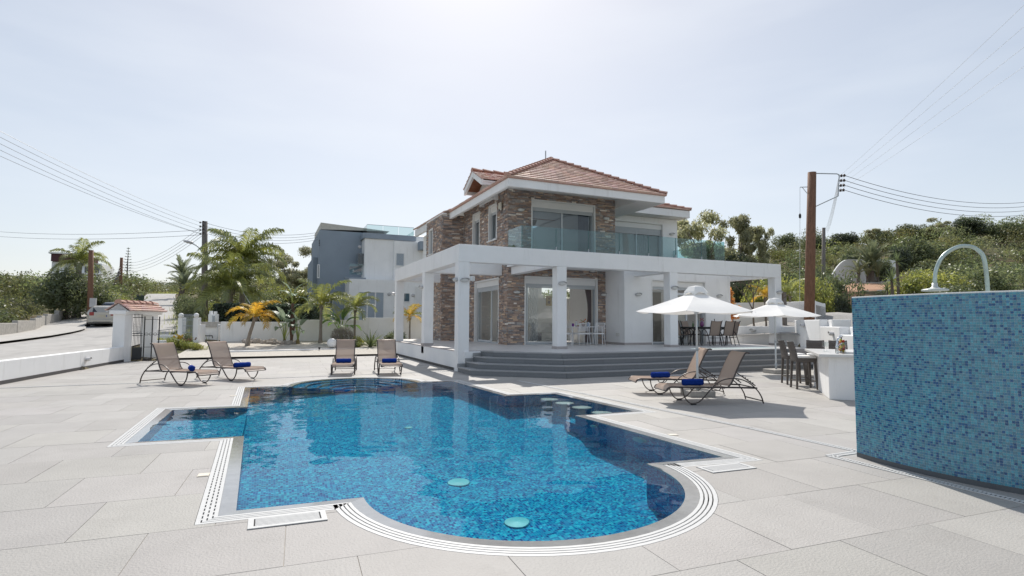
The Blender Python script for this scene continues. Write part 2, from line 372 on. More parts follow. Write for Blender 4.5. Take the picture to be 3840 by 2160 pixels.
DECKPOLY = [(-8.6, -14), (-6.55, 9), (-5.2, 20.7), (-4.8, 24.45), (-3.9, 24.45), (-3.5, 26.75), (0, 27.25), (5.35, 28.1), (5.35, 27), (19.1, 27), (19.1, 15.6), (13.2, 9.0), (12.2, 7.0), (12.2, -14)]
def inside(p, poly):
    x, y = p[:2]; c = False; n = len(poly)
    for i in range(n):
        x1, y1 = poly[i]; x2, y2 = poly[(i + 1) % n]
        if (y1 > y) != (y2 > y) and x < (x2 - x1) * (y - y1) / (y2 - y1) + x1: c = not c
    return c
def axis(a, b, fine_a, fine_b, fine):
    out = list(np.arange(fine_a, fine_b, fine)); s = fine; x = fine_b
    while x < b: out.append(x); s *= 1.12; x += s
    out.append(b); s = fine; x = fine_a; pre = []
    while x > a: x -= s; pre.append(x); s *= 1.12
    return pre[::-1] + out
GX, GY = axis(-700, 900, -14, 26, 0.4), axis(-60, 1100, -14, 48, 0.4)
gm = MB(); vs = []; flags = []
for y in GY:
    for x in GX:
        ins = inside((x, y), DECKPOLY); flags.append(ins)
        vs.append((x, y, -0.5 if ins else ground_z(x, y)))
nx = len(GX); fs = []
for j in range(len(GY) - 1):
    for i in range(nx - 1):
        q = (j * nx + i, j * nx + i + 1, (j + 1) * nx + i + 1, (j + 1) * nx + i)
        if not all(flags[k] for k in q): fs.append(q)
gm.add(vs, fs)
def ground_material():
    m = bpy.data.materials.new('open_ground'); m.use_nodes = True; nt = m.node_tree; b = nt.nodes['Principled BSDF']; L = nt.links.new
    b.inputs['Roughness'].default_value = 0.95; b.inputs['Specular IOR Level'].default_value = 0.1
    geo = _n(nt, 'ShaderNodeNewGeometry')
    def noise(s, d=5):
        n = _n(nt, 'ShaderNodeTexNoise'); n.inputs['Scale'].default_value = s; n.inputs['Detail'].default_value = d; L(geo.outputs['Position'], n.inputs['Vector']); return n.outputs['Fac']
    def mixc(f, a, b_, lo=.4, hi=.6):
        mr = _n(nt, 'ShaderNodeMapRange'); mr.inputs['From Min'].default_value = lo; mr.inputs['From Max'].default_value = hi; L(f, mr.inputs['Value'])
        mx = _n(nt, 'ShaderNodeMix', data_type='RGBA'); L(mr.outputs[0], mx.inputs['Factor'])
        for k, v in (('A', a), ('B', b_)):
            if isinstance(v, tuple): mx.inputs[k].default_value = (*v, 1)
            else: L(v, mx.inputs[k])
        return mx.outputs['Result']
    c = mixc(noise(.35), (0.17, 0.135, 0.085), (0.10, 0.105, 0.05))
    c = mixc(noise(9), c, (0.26, 0.225, 0.17), .5, .8)
    L(c, b.inputs['Base Color'])
    bp = _n(nt, 'ShaderNodeBump'); bp.inputs['Distance'].default_value = .05; L(noise(14), bp.inputs['Height']); L(bp.outputs[0], b.inputs['Normal'])
    return m
tag(gm.build('ground', ground_material(), smooth=True), kind='structure')

def sheet(name, pts_left, pts_right, m, dz, sub=6, kind='structure'):
    """a strip lying on the terrain between two polylines"""
    a, b = smoothpath([(*p, 0) for p in pts_left], sub), smoothpath([(*p, 0) for p in pts_right], sub); mb = MB(); vs = []; K = 10
    for p, q in zip(a, b):
        for k in range(K + 1):
            t = k / K; x, y = p.x + (q.x - p.x) * t, p.y + (q.y - p.y) * t; vs.append((x, y, ground_z(x, y) + dz))
    fs = [(i * (K + 1) + k, i * (K + 1) + k + 1, (i + 1) * (K + 1) + k + 1, (i + 1) * (K + 1) + k) for i in range(len(a) - 1) for k in range(K)]
    mb.add(vs, fs); return tag(mb.build(name, m, smooth=True), kind=kind)
def gpt(u, d):                                   # ground point below image column u at depth d
    p = atd(u, 1209, d); return (p[0], p[1])
# the road climbing away on the left
road_l = [(-14.6, -14), (-13.2, 8), (-12.2, 18), gpt(262, 32), gpt(318, 40), gpt(425, 55), gpt(500, 72), gpt(548, 96), gpt(560, 112), gpt(640, 130)]
road_r = [(-9.0, -14), (-7.2, 8), (-5.95, 19), gpt(640, 32), gpt(668, 40), gpt(668, 55), gpt(664, 72), gpt(654, 94), gpt(690, 104), gpt(760, 116)]
sheet('road', road_l, road_r, ROAD, 0.06)
def off(pts, ds): return [(p[0] + s, p[1]) for p, s in zip(pts, ds)]
pv_l = off(road_l[:7], [-2.2, -2.2, -2.2, -2.4, -2.2, -2, -1.6])
sheet('pavement', pv_l, off(road_l[:7], [0] * 7), PAVE, 0.17)
sheet('kerb', off(road_l[:7], [-.02] * 7), off(road_l[:7], [.14] * 7), CONC, 0.175)
# pale gravel of the garden on the left, drive and red soil on the right
sheet('gravel_bed', [(-4.0, 24.7), (-3.45, 26.8), (-3.3, 30), (-3.2, 32.6)], [(5.36, 25), (5.36, 28.0), (8, 30), (14, 32.6)], SOILW, 0.03)
GRAVELG = mat('grey_gravel', (0.30, 0.29, 0.275), 0.95, var=0.25, scale=10, bump=1.0, bscale=25)
REDSOIL = mat('red_soil', (0.42, 0.24, 0.15), 0.95, var=0.15, scale=2, bump=0.6, bscale=15, col2=(0.34, 0.24, 0.12), thresh=(.5, .85))
sheet('gravel_drive', [gpt(2700, 25.5), gpt(2860, 30), gpt(3080, 36), gpt(3165, 44), gpt(3180, 54), gpt(3330, 62)],
      [gpt(3330, 17.2), gpt(3420, 22), gpt(3500, 32), gpt(3420, 42), gpt(3370, 52), gpt(3400, 58)], GRAVELG, 0.06)
sheet('red_soil', [gpt(3165, 48.5), gpt(3158, 55), gpt(3160, 60), gpt(3170, 66)], [gpt(3390, 52), gpt(3370, 56.5), gpt(3350, 61), gpt(3340, 66)], REDSOIL, 0.1)

# ================================================================== POOL OUTLINE
NC, NR = (2.275, 4.91), 1.49                    # round bay at the near end
FC, FR = (2.0, 13.87), 1.45                     # round stepped bay at the far end
def arc(c, r, a0, a1, n): return [(c[0] + r * math.cos(math.radians(a0 + (a1 - a0) * i / n)), c[1] + r * math.sin(math.radians(a0 + (a1 - a0) * i / n))) for i in range(n + 1)]
POOL = [(-0.20, 5.01)]
POOL += arc(NC, NR, 178, 362, 40)
POOL += [(4.75, 4.86), (4.62, 7.95), (5.77, 7.94), (5.61, 10.52), (4.49, 10.59), (4.35, 13.64)]
POOL += arc(FC, FR, -6, 176, 36)
POOL += [(-0.34, 13.97), (-0.31, 10.89), (-1.46, 11.0), (-1.46, 8.28), (-0.26, 8.17)]
def offset(poly, w):
    """outward offset of a counter-clockwise polygon with mitred corners; loops at inner corners collapse onto their crossing"""
    n = len(poly); out = []
    for i in range(n):
        p0, p1, p2 = (Vector((*poly[(i + k) % n], 0)) for k in (-1, 0, 1))
        e1, e2 = (p1 - p0).normalized(), (p2 - p1).normalized(); n1, n2 = Vector((e1.y, -e1.x, 0)), Vector((e2.y, -e2.x, 0))
        m = (n1 + n2); m = m.normalized() if m.length > 1e-6 else n1
        k = w / max(0.35, m.dot(n1)); out.append((p1.x + m.x * k, p1.y + m.y * k))
    if n < 20: return out
    i = 0
    while i < n:
        a, b = out[i], out[(i + 1) % n]; hit = None
        for g in range(12, 1, -1):
            c, d = out[(i + g) % n], out[(i + g + 1) % n]
            den = (b[0] - a[0]) * (d[1] - c[1]) - (b[1] - a[1]) * (d[0] - c[0])
            if abs(den) < 1e-12: continue
            t = ((c[0] - a[0]) * (d[1] - c[1]) - (c[1] - a[1]) * (d[0] - c[0])) / den; u = ((c[0] - a[0]) * (b[1] - a[1]) - (c[1] - a[1]) * (b[0] - a[0])) / den
            if 1e-6 < t < 1 - 1e-6 and 1e-6 < u < 1 - 1e-6: hit = (g, (a[0] + (b[0] - a[0]) * t, a[1] + (b[1] - a[1]) * t)); break
        if hit:
            for k in range(1, hit[0] + 1): out[(i + k) % n] = hit[1]
            i += hit[0]
        i += 1
    return out
def dedupe(p): return [q for i, q in enumerate(p) if math.dist(q, p[i - 1]) > 1e-6]
POOL_OUT = dedupe(offset(POOL, 0.268))

# ---- polygon clipping for the deck tiles
def clip(poly, a, b, keep_left=True):
    """part of a polygon on one side of the line a->b"""
    out = []; n = len(poly)
    def side(p): s = (b[0] - a[0]) * (p[1] - a[1]) - (b[1] - a[1]) * (p[0] - a[0]); return s if keep_left else -s
    for i in range(n):
        p, q = poly[i], poly[(i + 1) % n]; sp, sq = side(p), side(q)
        if sp >= -1e-9: out.append(p)
        if (sp > 1e-9 and sq < -1e-9) or (sp < -1e-9 and sq > 1e-9): t = sp / (sp - sq); out.append((p[0] + (q[0] - p[0]) * t, p[1] + (q[1] - p[1]) * t))
    return out
def parea(p): return abs(sum(p[i][0] * p[(i + 1) % len(p)][1] - p[(i + 1) % len(p)][0] * p[i][1] for i in range(len(p)))) / 2
def tris_of(poly):
    T = []
    for t in tessellate_polygon([[Vector((*p, 0)) for p in poly]]):
        q = [poly[i] for i in t]
        if (q[1][0] - q[0][0]) * (q[2][1] - q[0][1]) - (q[1][1] - q[0][1]) * (q[2][0] - q[0][0]) < 0: q = q[::-1]
        T.append(q)
    return T
HOLE_T, DECK_T = tris_of(POOL_OUT), tris_of(DECKPOLY)
def bbox(p): xs, ys = [q[0] for q in p], [q[1] for q in p]; return min(xs), min(ys), max(xs), max(ys)
HOLE_B = [bbox(t) for t in HOLE_T]; DECK_B = [bbox(t) for t in DECK_T]
def bb_hit(a, b): return a[0] < b[2] and b[0] < a[2] and a[1] < b[3] and b[1] < a[3]
def subtract(polys, T, TB):
    for t, tb in zip(T, TB):
        new = []
        for p in polys:
            if not bb_hit(bbox(p), tb): new.append(p); continue
            rest = p
            for i in range(3):
                o = clip(rest, t[i], t[(i + 1) % 3], False)
                if len(o) > 2 and parea(o) > 1e-5: new.append(o)
                rest = clip(rest, t[i], t[(i + 1) % 3], True)
                if len(rest) < 3: break
        polys = new
    return polys
def intersect(poly, T, TB):
    out = []
    for t, tb in zip(T, TB):
        if not bb_hit(bbox(poly), tb): continue
        r = poly
        for i in range(3):
            r = clip(r, t[i], t[(i + 1) % 3], True)
            if len(r) < 3: break
        if len(r) > 2 and parea(r) > 1e-5: out.append(r)
    return out
def seg_cross(p, poly):
    b = bbox(p)
    for i in range(len(poly)):
        a, c = poly[i], poly[(i + 1) % len(poly)]
        if bb_hit(b, (min(a[0], c[0]) - .01, min(a[1], c[1]) - .01, max(a[0], c[0]) + .01, max(a[1], c[1]) + .01)): return True
    return False

# ================================================================== POOL DECK (tiles 0.9 m, half bond)
STEP_FOOT = [(5.25, 16.1), (5.25, 14.89), (7.38, 13.15), (16.95, 13.15), (19.0, 15.5), (19.0, 27), (5.35, 27), (5.35, 16.1)]
deck = MB()
for piece in intersect([(-9, -14), (13, -14), (20, 15), (20, 29), (-9, 29)], DECK_T, DECK_B):
    for q in subtract([piece], HOLE_T, HOLE_B): deck.prism(q, -0.3, -0.006, bottom=False)
deck_o = tag(deck.build('pool_deck', GROUT), kind='structure')
TA = -0.045; ta_c, ta_s = math.cos(TA), math.sin(TA)
def tl(u, w): return (2.33 + u * ta_c - w * ta_s, 2.755 + u * ta_s + w * ta_c)
tiles = []
G = 0.0026
for j in range(-9, 30):
    for i in range(-14, 16):
        u0 = i * .905 + (0.4525 if j % 2 else 0.0) + 0.02 * math.sin(j * 2.3); w0 = j * .905
        p = [tl(u0 + G, w0 + G), tl(u0 + .905 - G, w0 + G), tl(u0 + .905 - G, w0 + .905 - G), tl(u0 + G, w0 + .905 - G)]
        if all(inside(q, STEP_FOOT) for q in p): continue
        ins = [inside(q, DECKPOLY) for q in p]
        if not any(ins): continue
        polys = [p]
        if not all(ins) or seg_cross(p, DECKPOLY): polys = intersect(p, DECK_T, DECK_B)
        if seg_cross(p, POOL_OUT) or inside(p[0], POOL_OUT): polys = [q for r in polys for q in subtract([r], HOLE_T, HOLE_B)]
        if polys:
            c = tl(u0 + .45, w0 + .45); dd = c[0] * SY + c[1] * CY; lat = abs(c[0] * CY - c[1] * SY)
            vis = dd > 1.6 and lat < dd * 0.97 + .6
            tiles.append((0 if vis else 1, dd, polys))
tiles.sort(key=lambda t: t[:2]); rest = MB()
for k, (vis, dd, polys) in enumerate(tiles):
    h = rng.uniform(-.0012, .0012); tone = rng.uniform(.94, 1.05); tc = (tone, tone * rng.uniform(.99, 1.005), tone * rng.uniform(.98, 1.005))
    mb = MB() if k < 296 else rest
    for q in polys: mb.prism(q, -0.012, h, col=tc, bottom=False)
    if k < 296: mb.build('deck_tile', DECKT, deck_o)
tag(rest.build('deck_tile', DECKT, deck_o), kind='stuff')

# ---- little strip drains and marks in the deck
def strip_drain(label, pts, w=0.10):
    t = thing('strip_drain', label, 'drain', (pts[0][0], pts[0][1], 0)); rail = MB(); slat = MB(); dark = MB()
    for (x0, y0), (x1, y1) in zip(pts, pts[1:]):
        d = Vector((x1 - x0, y1 - y0, 0)); n = d.length; d /= n; nn = Vector((-d.y, d.x, 0)); c0 = Vector((x0, y0, 0))
        dark.obox(c0 + d * n / 2 + Vector((0, 0, .002)), d, nn, (0, 0, 1), n / 2, w / 2, .0015)
        for s in (-1, 1): rail.obox(c0 + d * n / 2 + nn * s * (w / 2 - .012) + Vector((0, 0, .005)), d, nn, (0, 0, 1), n / 2 + .01, .013, .0035)
        k = 0.02
        while k < n: slat.obox(c0 + d * k + Vector((0, 0, .0045)), d, nn, (0, 0, 1), .009, w / 2 - .024, .0025); k += .034
    dark.build('channel_shade', DARK, t, world=True); rail.build('rail', GRATEW, t, world=True)
    tag(slat.build('slat', GRATEW, t, world=True), kind='stuff')
strip_drain('white strip drain running past the right side of the pool to the tiled shower wall', [(5.93, 13.1), (6.15, 10.2), (6.37, 6.0), (6.40, 4.42)])
strip_drain('white strip drain along the foot of the blue mosaic shower wall', [(6.38, 4.41), (5.88, 4.40), (5.88, 2.4), (6.02, -1.5)])
strip_drain('fine dotted strip drain crossing the deck under the left pair of loungers', [(-5.6, 15.78), (-3.97, 15.85), (0, 16.03), (5.05, 16.35)], 0.06)
def square_grate(label, pts):
    P = [Vector((*p, 0)) for p in pts]; c = sum(P, Vector()) / 4; t = thing('deck_grate', label, 'grate', c)
    fr = MB(); L_ = (P[1] - P[0]); Wd = (P[3] - P[0]); d, e = L_.normalized(), Wd.normalized(); a, b = L_.length / 2, Wd.length / 2
    MB().obox((0, 0, .001), d, e, (0, 0, 1), a, b, .002).build('pit_shade', DARK, t)
    for s in (-1, 1):
        fr.obox(e * s * (b - .02) + Vector((0, 0, .005)), d, e, (0, 0, 1), a, .02, .004); fr.obox(d * s * (a - .02) + Vector((0, 0, .005)), d, e, (0, 0, 1), .02, b - .04, .004)
    fr.build('frame', GRATEW, t); nb = 6
    for k in range(nb):
        MB().obox(e * (-b + .055 + (2 * b - .11) * k / (nb - 1)) + Vector((0, 0, .006)), d, e, (0, 0, 1), a - .05, .0085, .003).build('grate_bar', GRATEW, t)
square_grate('white slotted access grate beside the near left rim of the pool', [(-0.10, 4.50), (0.45, 4.48), (0.45, 4.71), (-0.10, 4.74)])
square_grate('white slotted access grate at the near right corner of the pool', [(4.12, 4.36), (4.68, 4.33), (4.68, 4.575), (4.12, 4.60)])
for lab, (x, y, a, w, l) in {'pale rectangular cover plate in the tiles left of the near pool edge': (-.54, 6.24, -.05, .10, .12),
          'pale cover plate by the far left pool corner': (-.62, 12.54, 0, .12, .10), 'pale cover plate in the tiles right of the pool': (5.02, 6.04, -.3, .12, .10)}.items():
    t = thing('cover_plate', lab, 'cover', (x, y, 0)); MB().box(-w / 2, -l / 2, 0, w / 2, l / 2, .006, a=a).build('plate', mat('cream_plate', (.66, .60, .50), .5), t)
    MB().box(-w / 2 + .01, -l / 2 + .01, .006, w / 2 - .01, l / 2 - .01, .008, a=a).build('lid', mat('cream_lid', (.70, .65, .56), .5), t)

# ================================================================== POOL
def mosaic_mat(name, cols, tile, rough, grout, joint=0.06, bump=True):
    """small square glass tiles: colour picked per cell, laid out from the surface's own UV-less position"""
    m = bpy.data.materials.new(name); m.use_nodes = True; nt = m.node_tree; b = nt.nodes['Principled BSDF']; L = nt.links.new
    b.inputs['Roughness'].default_value = .8; b.inputs['Specular IOR Level'].default_value = 0.0
    geo = _n(nt, 'ShaderNodeNewGeometry'); sx = _n(nt, 'ShaderNodeSeparateXYZ'); L(geo.outputs['Position'], sx.inputs[0])
    nn = _n(nt, 'ShaderNodeSeparateXYZ'); L(geo.outputs['True Normal'], nn.inputs[0])
    def M(op, *a):
        n = _n(nt, 'ShaderNodeMath', operation=op)
        for i, v in enumerate(a):
            if isinstance(v, (int, float)): n.inputs[i].default_value = v
            else: L(v, n.inputs[i])
        return n.outputs[0]
    fl = M('GREATER_THAN', M('ABSOLUTE', nn.outputs[2]), 0.7); wx = M('GREATER_THAN', M('ABSOLUTE', nn.outputs[0]), 0.7)
    # u: y on x-facing walls, else x ; v: y on floors, else z
    u = M('ADD', M('MULTIPLY', sx.outputs[1], wx), M('MULTIPLY', sx.outputs[0], M('SUBTRACT', 1.0, wx)))
    v = M('ADD', M('MULTIPLY', sx.outputs[1], fl), M('MULTIPLY', sx.outputs[2], M('SUBTRACT', 1.0, fl)))
    us, vs_ = M('DIVIDE', u, tile), M('DIVIDE', v, tile)
    cb = _n(nt, 'ShaderNodeCombineXYZ'); L(M('FLOOR', us), cb.inputs[0]); L(M('FLOOR', vs_), cb.inputs[1])
    wn = _n(nt, 'ShaderNodeTexWhiteNoise', noise_dimensions='3D'); L(cb.outputs[0], wn.inputs['Vector'])
    cr = _n(nt, 'ShaderNodeValToRGB'); cr.color_ramp.interpolation = 'CONSTANT'; e = cr.color_ramp.elements
    e[0].position = 0; e[0].color = (*cols[0][1], 1); acc = cols[0][0]; e.remove(e[1])
    for w, c in cols[1:]: k = e.new(acc); k.color = (*c, 1); acc += w
    L(wn.outputs['Value'], cr.inputs['Fac'])
    jn = M('MAXIMUM', M('LESS_THAN', M('FRACT', us), joint), M('LESS_THAN', M('FRACT', vs_), joint))
    mx = _n(nt, 'ShaderNodeMix', data_type='RGBA'); L(jn, mx.inputs['Factor']); L(cr.outputs['Color'], mx.inputs['A']); mx.inputs['B'].default_value = (*grout, 1)
    L(mx.outputs['Result'], b.inputs['Base Color'])
    return m
POOLMAT = mosaic_mat('pool_mosaic', [(.30, (.004, .26, .50)), (.26, (.008, .38, .60)), (.18, (.003, .13, .38)), (.16, (.03, .56, .72)), (.1, (.002, .07, .27))], .026, .25, (.12, .42, .60), .09)  # mixed blue tiles; the palest also puts sparkle into the colour
DEPTH = 1.40
FLOORPOLY = POOL
pf = MB(); ar = POOL
pf.add([(*p, -DEPTH) for p in ar], [tuple(t) if ((lambda q: (q[1][0] - q[0][0]) * (q[2][1] - q[0][1]) - (q[1][1] - q[0][1]) * (q[2][0] - q[0][0]))([ar[i] for i in t]) > 0) else tuple(t)[::-1] for t in tessellate_polygon([[Vector((*p, 0)) for p in ar]])])
pool_floor = tag(pf.build('pool_floor', POOLMAT), kind='structure')
pw = MB(); n = len(POOL)
for i in range(n):
    a, b = POOL[i], POOL[(i + 1) % n]; pw.add([(*a, -DEPTH), (*b, -DEPTH), (*b, -0.012), (*a, -0.012)], [(3, 2, 1, 0)])
pool_wall = tag(pw.build('pool_wall', POOLMAT), kind='structure')
# entry steps in the far round bay, shallow ledges in the two side bays
STEPMAT = mosaic_mat('pool_step_mosaic', [(.4, (.014, .24, .48)), (.3, (.024, .34, .58)), (.3, (.006, .13, .36))], .026, .25, (.10, .30, .46), .07)
ps = MB()
for k in range(5):
    r = FR - .04 - .27 * k; z = -0.16 - .21 * k
    pts = arc(FC, FR - .012, -2, 182, 30); inn = arc(FC, max(r - .27, .05), -2, 182, 30)[::-1]
    ps.prism(pts + inn, z - .25, z, bottom=False)
pool_step = tag(ps.build('pool_steps', STEPMAT), kind='structure')
noseM = mat('pale_step_nosing', (.55, .70, .78), .3)
pn = MB()
for k in range(5):
    r = max(FR - .04 - .27 * (k + 1), .05); pn.prism(arc(FC, r + .05, 0, 180, 28) + arc(FC, r, 0, 180, 28)[::-1], -.16 - .21 * k, -.155 - .21 * k, bottom=False)
tag(pn.build('pool_step_nosing', noseM), kind='structure')
pl = MB(); pl.box(-1.45, 8.3, -DEPTH, -.30, 10.95, -.62); pl.box(4.64, 7.97, -DEPTH, 5.66, 8.35, -.75); pool_ledge = tag(pl.build('pool_ledge', POOLMAT), kind='structure')
# stools standing in the right-hand bay, round fittings in the floor and walls
for k, (u, v) in enumerate(((2060, 1492), (2117, 1506), (2182, 1522), (2257, 1541))):
    p = atz(u, v, 0); t = thing('pool_stool', ['pool stool farthest from the camera, pale round seat just under the water', 'second farthest pale round pool stool under the water',
             'third pale round pool stool under the water, nearer the bay corner', 'nearest pale round pool stool under the water by the bay corner'][k], 'pool stool', (p[0], p[1], -DEPTH), group='stools in the right bay of the pool')
    MB().lathe([(.0, 1.30), (.165, 1.30), (.18, 1.285), (.18, 1.25), (.165, 1.235), (.0, 1.235)][::-1], 20).build('seat', mat('stool_seat', (.50, .56, .54), .5), t, smooth=True)
    MB().lathe([(.13, 0), (.10, .05), (.06, .1), (.06, 1.24)], 14).build('pedestal', mat('stool_stem', (.24, .36, .42), .5), t, smooth=True)
DISC = mat('turquoise_fitting', (.10, .55, .60), .35)
for lab, p, nrm in (('round turquoise floor inlet near the front of the pool', (2.33, 5.16, -DEPTH + .012), 'z'), ('round turquoise floor inlet in the middle of the pool', (2.15, 6.45, -DEPTH + .012), 'z'),
                    ('small round floor inlet at the far end of the pool', (2.23, 9.4, -DEPTH + .012), 'z'), ('round turquoise light on the right pool wall nearest the corner', (4.66, 6.3, -.36), 'x'),
                    ('small round fitting on the right pool wall by the stools', (4.585, 7.35, -.35), 'x'), ('small round fitting under the far right pool edge', (4.375, 12.2, -.30), 'x')):
    t = thing('pool_fitting', lab, 'pool fitting', p); R_ = .13 if 'small' not in lab else .07
    if nrm == 'z': MB().lathe([(R_, 0), (R_ * .95, .015), (0, .02)], 20).build('cover', DISC, t)
    else: MB().lathe([(0, -.03), (R_ * .95, -.025), (R_, 0), (R_, .03)], 20, axis='x').build('cover', DISC, t)
# water: a finely rippled sheet with real refraction
wa = MB(); wx0, wx1, wy0, wy1, st = -1.5, 5.8, 3.35, 15.4, 0.045
NX, NY = int((wx1 - wx0) / st), int((wy1 - wy0) / st)
X, Y = np.meshgrid(np.linspace(wx0, wx1, NX), np.linspace(wy0, wy1, NY)); H = np.zeros_like(X); r2 = random.Random(5)
for i in range(40):
    a = r2.gauss(1.1, .9); wl = r2.uniform(.16, .75) if i > 7 else r2.uniform(.8, 2.0); k = 2 * PI / wl
    H += .00015 * wl ** 1.15 / .4 * np.sin(k * (X * math.cos(a) + Y * math.sin(a)) + r2.uniform(0, 6.28) + .9 * np.sin(X * 1.3 + i) + .7 * np.sin(Y * .9 + 2 * i))
WZ = -0.010
wv = np.stack([X.ravel(), Y.ravel(), H.ravel() + WZ], 1)
inp = np.array([inside((x, y), POOL_W) for x, y in zip(X.ravel(), Y.ravel())]) if False else None
POOL_W = offset(POOL, 0.03); IB = [inside((X[j, i], Y[j, i]), POOL_W) for j in range(NY) for i in range(NX)]
fs = []
for j in range(NY - 1):
    for i in range(NX - 1):
        q = (j * NX + i, j * NX + i + 1, (j + 1) * NX + i + 1, (j + 1) * NX + i)
        if any(IB[k] for k in q): fs.append(q)
used = sorted({i for f in fs for i in f}); mp_ = {o: n_ for n_, o in enumerate(used)}
wa.add([wv[i] for i in used], [tuple(mp_[i] for i in f) for f in fs])
wm = bpy.data.materials.new('pool_water'); wm.use_nodes = True; nt = wm.node_tree; nt.nodes.clear()
o_ = _n(nt, 'ShaderNodeOutputMaterial'); g_ = _n(nt, 'ShaderNodeBsdfRefraction'); g_.inputs['IOR'].default_value = 1.333; g_.inputs['Roughness'].default_value = 0.0; g_.inputs['Color'].default_value = (.86, .985, 1, 1)
gg = _n(nt, 'ShaderNodeBsdfGlossy'); gg.inputs['Roughness'].default_value = 0.0; fr_ = _n(nt, 'ShaderNodeFresnel'); fr_.inputs['IOR'].default_value = 1.333
k_ = _n(nt, 'ShaderNodeMath', operation='MULTIPLY'); k_.inputs[1].default_value = 0.75; nt.links.new(fr_.outputs[0], k_.inputs[0])      # mirror reflection held below full strength
ms_ = _n(nt, 'ShaderNodeMixShader'); nt.links.new(k_.outputs[0], ms_.inputs[0]); nt.links.new(g_.outputs[0], ms_.inputs[1]); nt.links.new(gg.outputs[0], ms_.inputs[2]); nt.links.new(ms_.outputs[0], o_.inputs['Surface'])
water = tag(wa.build('pool_water', wm, smooth=True), kind='structure')
water.cycles.is_caustics_caster = True
for o in [pool_floor, pool_wall, pool_step, pool_ledge] + [o for o in bpy.data.objects if o.type == 'MESH' and o.parent and o.parent.name.startswith(('pool_fitting', 'pool_stool'))]: o.cycles.is_caustics_receiver = True

# ---- coping stones and the white overflow grating round the pool
def ring(w0, w1, z0, z1, mb, i0=0, i1=None):
    A, B = offset(POOL, w0), offset(POOL, w1); n = len(POOL)
    for i in range(i0, i1 if i1 is not None else n):
        j = (i + 1) % n; a, b, c, d = A[i], A[j], B[j], B[i]
        mb.add([(*a, z0), (*b, z0), (*c, z0), (*d, z0), (*a, z1), (*b, z1), (*c, z1), (*d, z1)], [(4, 7, 6, 5), (0, 1, 5, 4), (2, 3, 7, 6), (0, 4, 7, 3), (1, 2, 6, 5)])
rim = thing('pool_surround', 'wet grey coping and white overflow grating round the swimming pool', 'pool edge', (2.2, 9, 0))
A, B = offset(POOL, -.004), offset(POOL, .118); n = len(POOL); acc = []
for i in range(n):
    j = (i + 1) % n; L_ = math.dist(POOL[i], POOL[j]); k = max(1, round(L_ / .62))
    for s in range(k):
        t0, t1 = s / k, (s + 1) / k; lp = lambda P, Q, t: (P[0] + (Q[0] - P[0]) * t, P[1] + (Q[1] - P[1]) * t)
        acc.append((lp(A[i], A[j], t0), lp(A[i], A[j], t1), lp(B[i], B[j], t1), lp(B[i], B[j], t0), L_ > .3 or (i % 4 == 3)))
cur = MB()
for a, b, c, d, end in acc:
    cur.add([(*a, -.06), (*b, -.06), (*c, -.06), (*d, -.06), (*a, -.0075), (*b, -.0075), (*c, -.003), (*d, -.003)], [(4, 7, 6, 5), (0, 1, 5, 4), (2, 3, 7, 6), (0, 4, 7, 3), (1, 2, 6, 5)])
    if end: cur.build('coping_stone', COPE, rim, world=True); cur = MB()
if cur.f: cur.build('coping_stone', COPE, rim, world=True)
ch = MB(); ring(.118, .268, -.2, -.035, ch); ch.build('overflow_channel', DARK, rim, world=True)
for w0, w1 in ((.119, .147), (.158, .183), (.194, .219), (.230, .264)):
    mb = MB(); ring(w0, w1, -.03, .001, mb); mb.build('grate_slat', GRATEW, rim, world=True)
cn = MB()
for w in (.1525, .1885, .2245):
    A = offset(POOL, w)
    for i in range(n):
        a, b = Vector((*A[i], 0)), Vector((*A[(i + 1) % n], 0)); L_ = (b - a).length
        if L_ < .05: continue
        d = (b - a) / L_; e = Vector((d.y, -d.x, 0)); stp = .095 if L_ > .5 else .4; s = stp / 2
        while s < L_: cn.obox(a + d * s + Vector((0, 0, -.013)), d, e, (0, 0, 1), .017, .006, .011); s += stp
tag(cn.build('grate_link', GRATEW, rim, world=True), kind='stuff')
# ================================================================== VILLA
TZ = 0.63                                       # terrace level
VX, VY = 8.45, 19.75                            # stone corner of the house
villa = thing('villa', 'two storey white villa with brown ledger stone, terracotta hip roof and a wide white pergola', 'house', (VX, VY, 0))
def vb(name, m, boxes, bev=0.008, parent=villa, **k):
    mb = MB()
    for b in boxes: mb.box(*b)
    return mb.build(name, m, parent, world=True, bev=bev, **k)
SH = 3.66                                       # soffit under the balcony
BF = 4.02                                       # balcony floor
WT = 6.76                                       # head of the upper walls
# structural walls behind the stone facing (openings left free)
vb('wall', WHITE, [
    # ground floor front: column, lintel, right jamb
    (VX + .04, VY + .04, TZ, 9.16, VY + .34, SH), (9.16, VY + .04, 3.34, 12.57, VY + .34, SH), (12.57, VY + .04, TZ, 13.05, VY + .34, SH),
    # ground floor left side
    (VX + .04, VY + .34, TZ, VX + .34, 20.60, SH), (VX + .04, 20.60, 3.32, VX + .34, 23.5, SH), (VX + .04, 23.5, TZ, VX + .34, 25.1, SH),
    # upper floor front
    (VX + .04, VY + .04, BF, 9.48, VY + .34, WT), (9.48, VY + .04, 6.45, 12.47, VY + .34, WT), (12.47, VY + .04, BF, 13.43, VY + .34, WT),
    # upper floor left side round two windows
    (VX + .04, VY + .34, BF, VX + .34, 20.88, WT), (VX + .04, 20.88, 6.44, VX + .34, 21.82, WT), (VX + .04, 20.88, BF, VX + .34, 21.82, 4.93),
    (VX + .04, 21.82, BF, VX + .34, 22.90, WT), (VX + .04, 22.90, 6.45, VX + .34, 23.85, WT), (VX + .04, 22.90, BF, VX + .34, 23.85, 4.4), (VX + .04, 23.85, BF, VX + .34, 25.1, WT),
    # right cheek of the upper stone volume
    (13.13, VY + .34, BF, 13.43, 21.85, WT),
    ], bev=0)
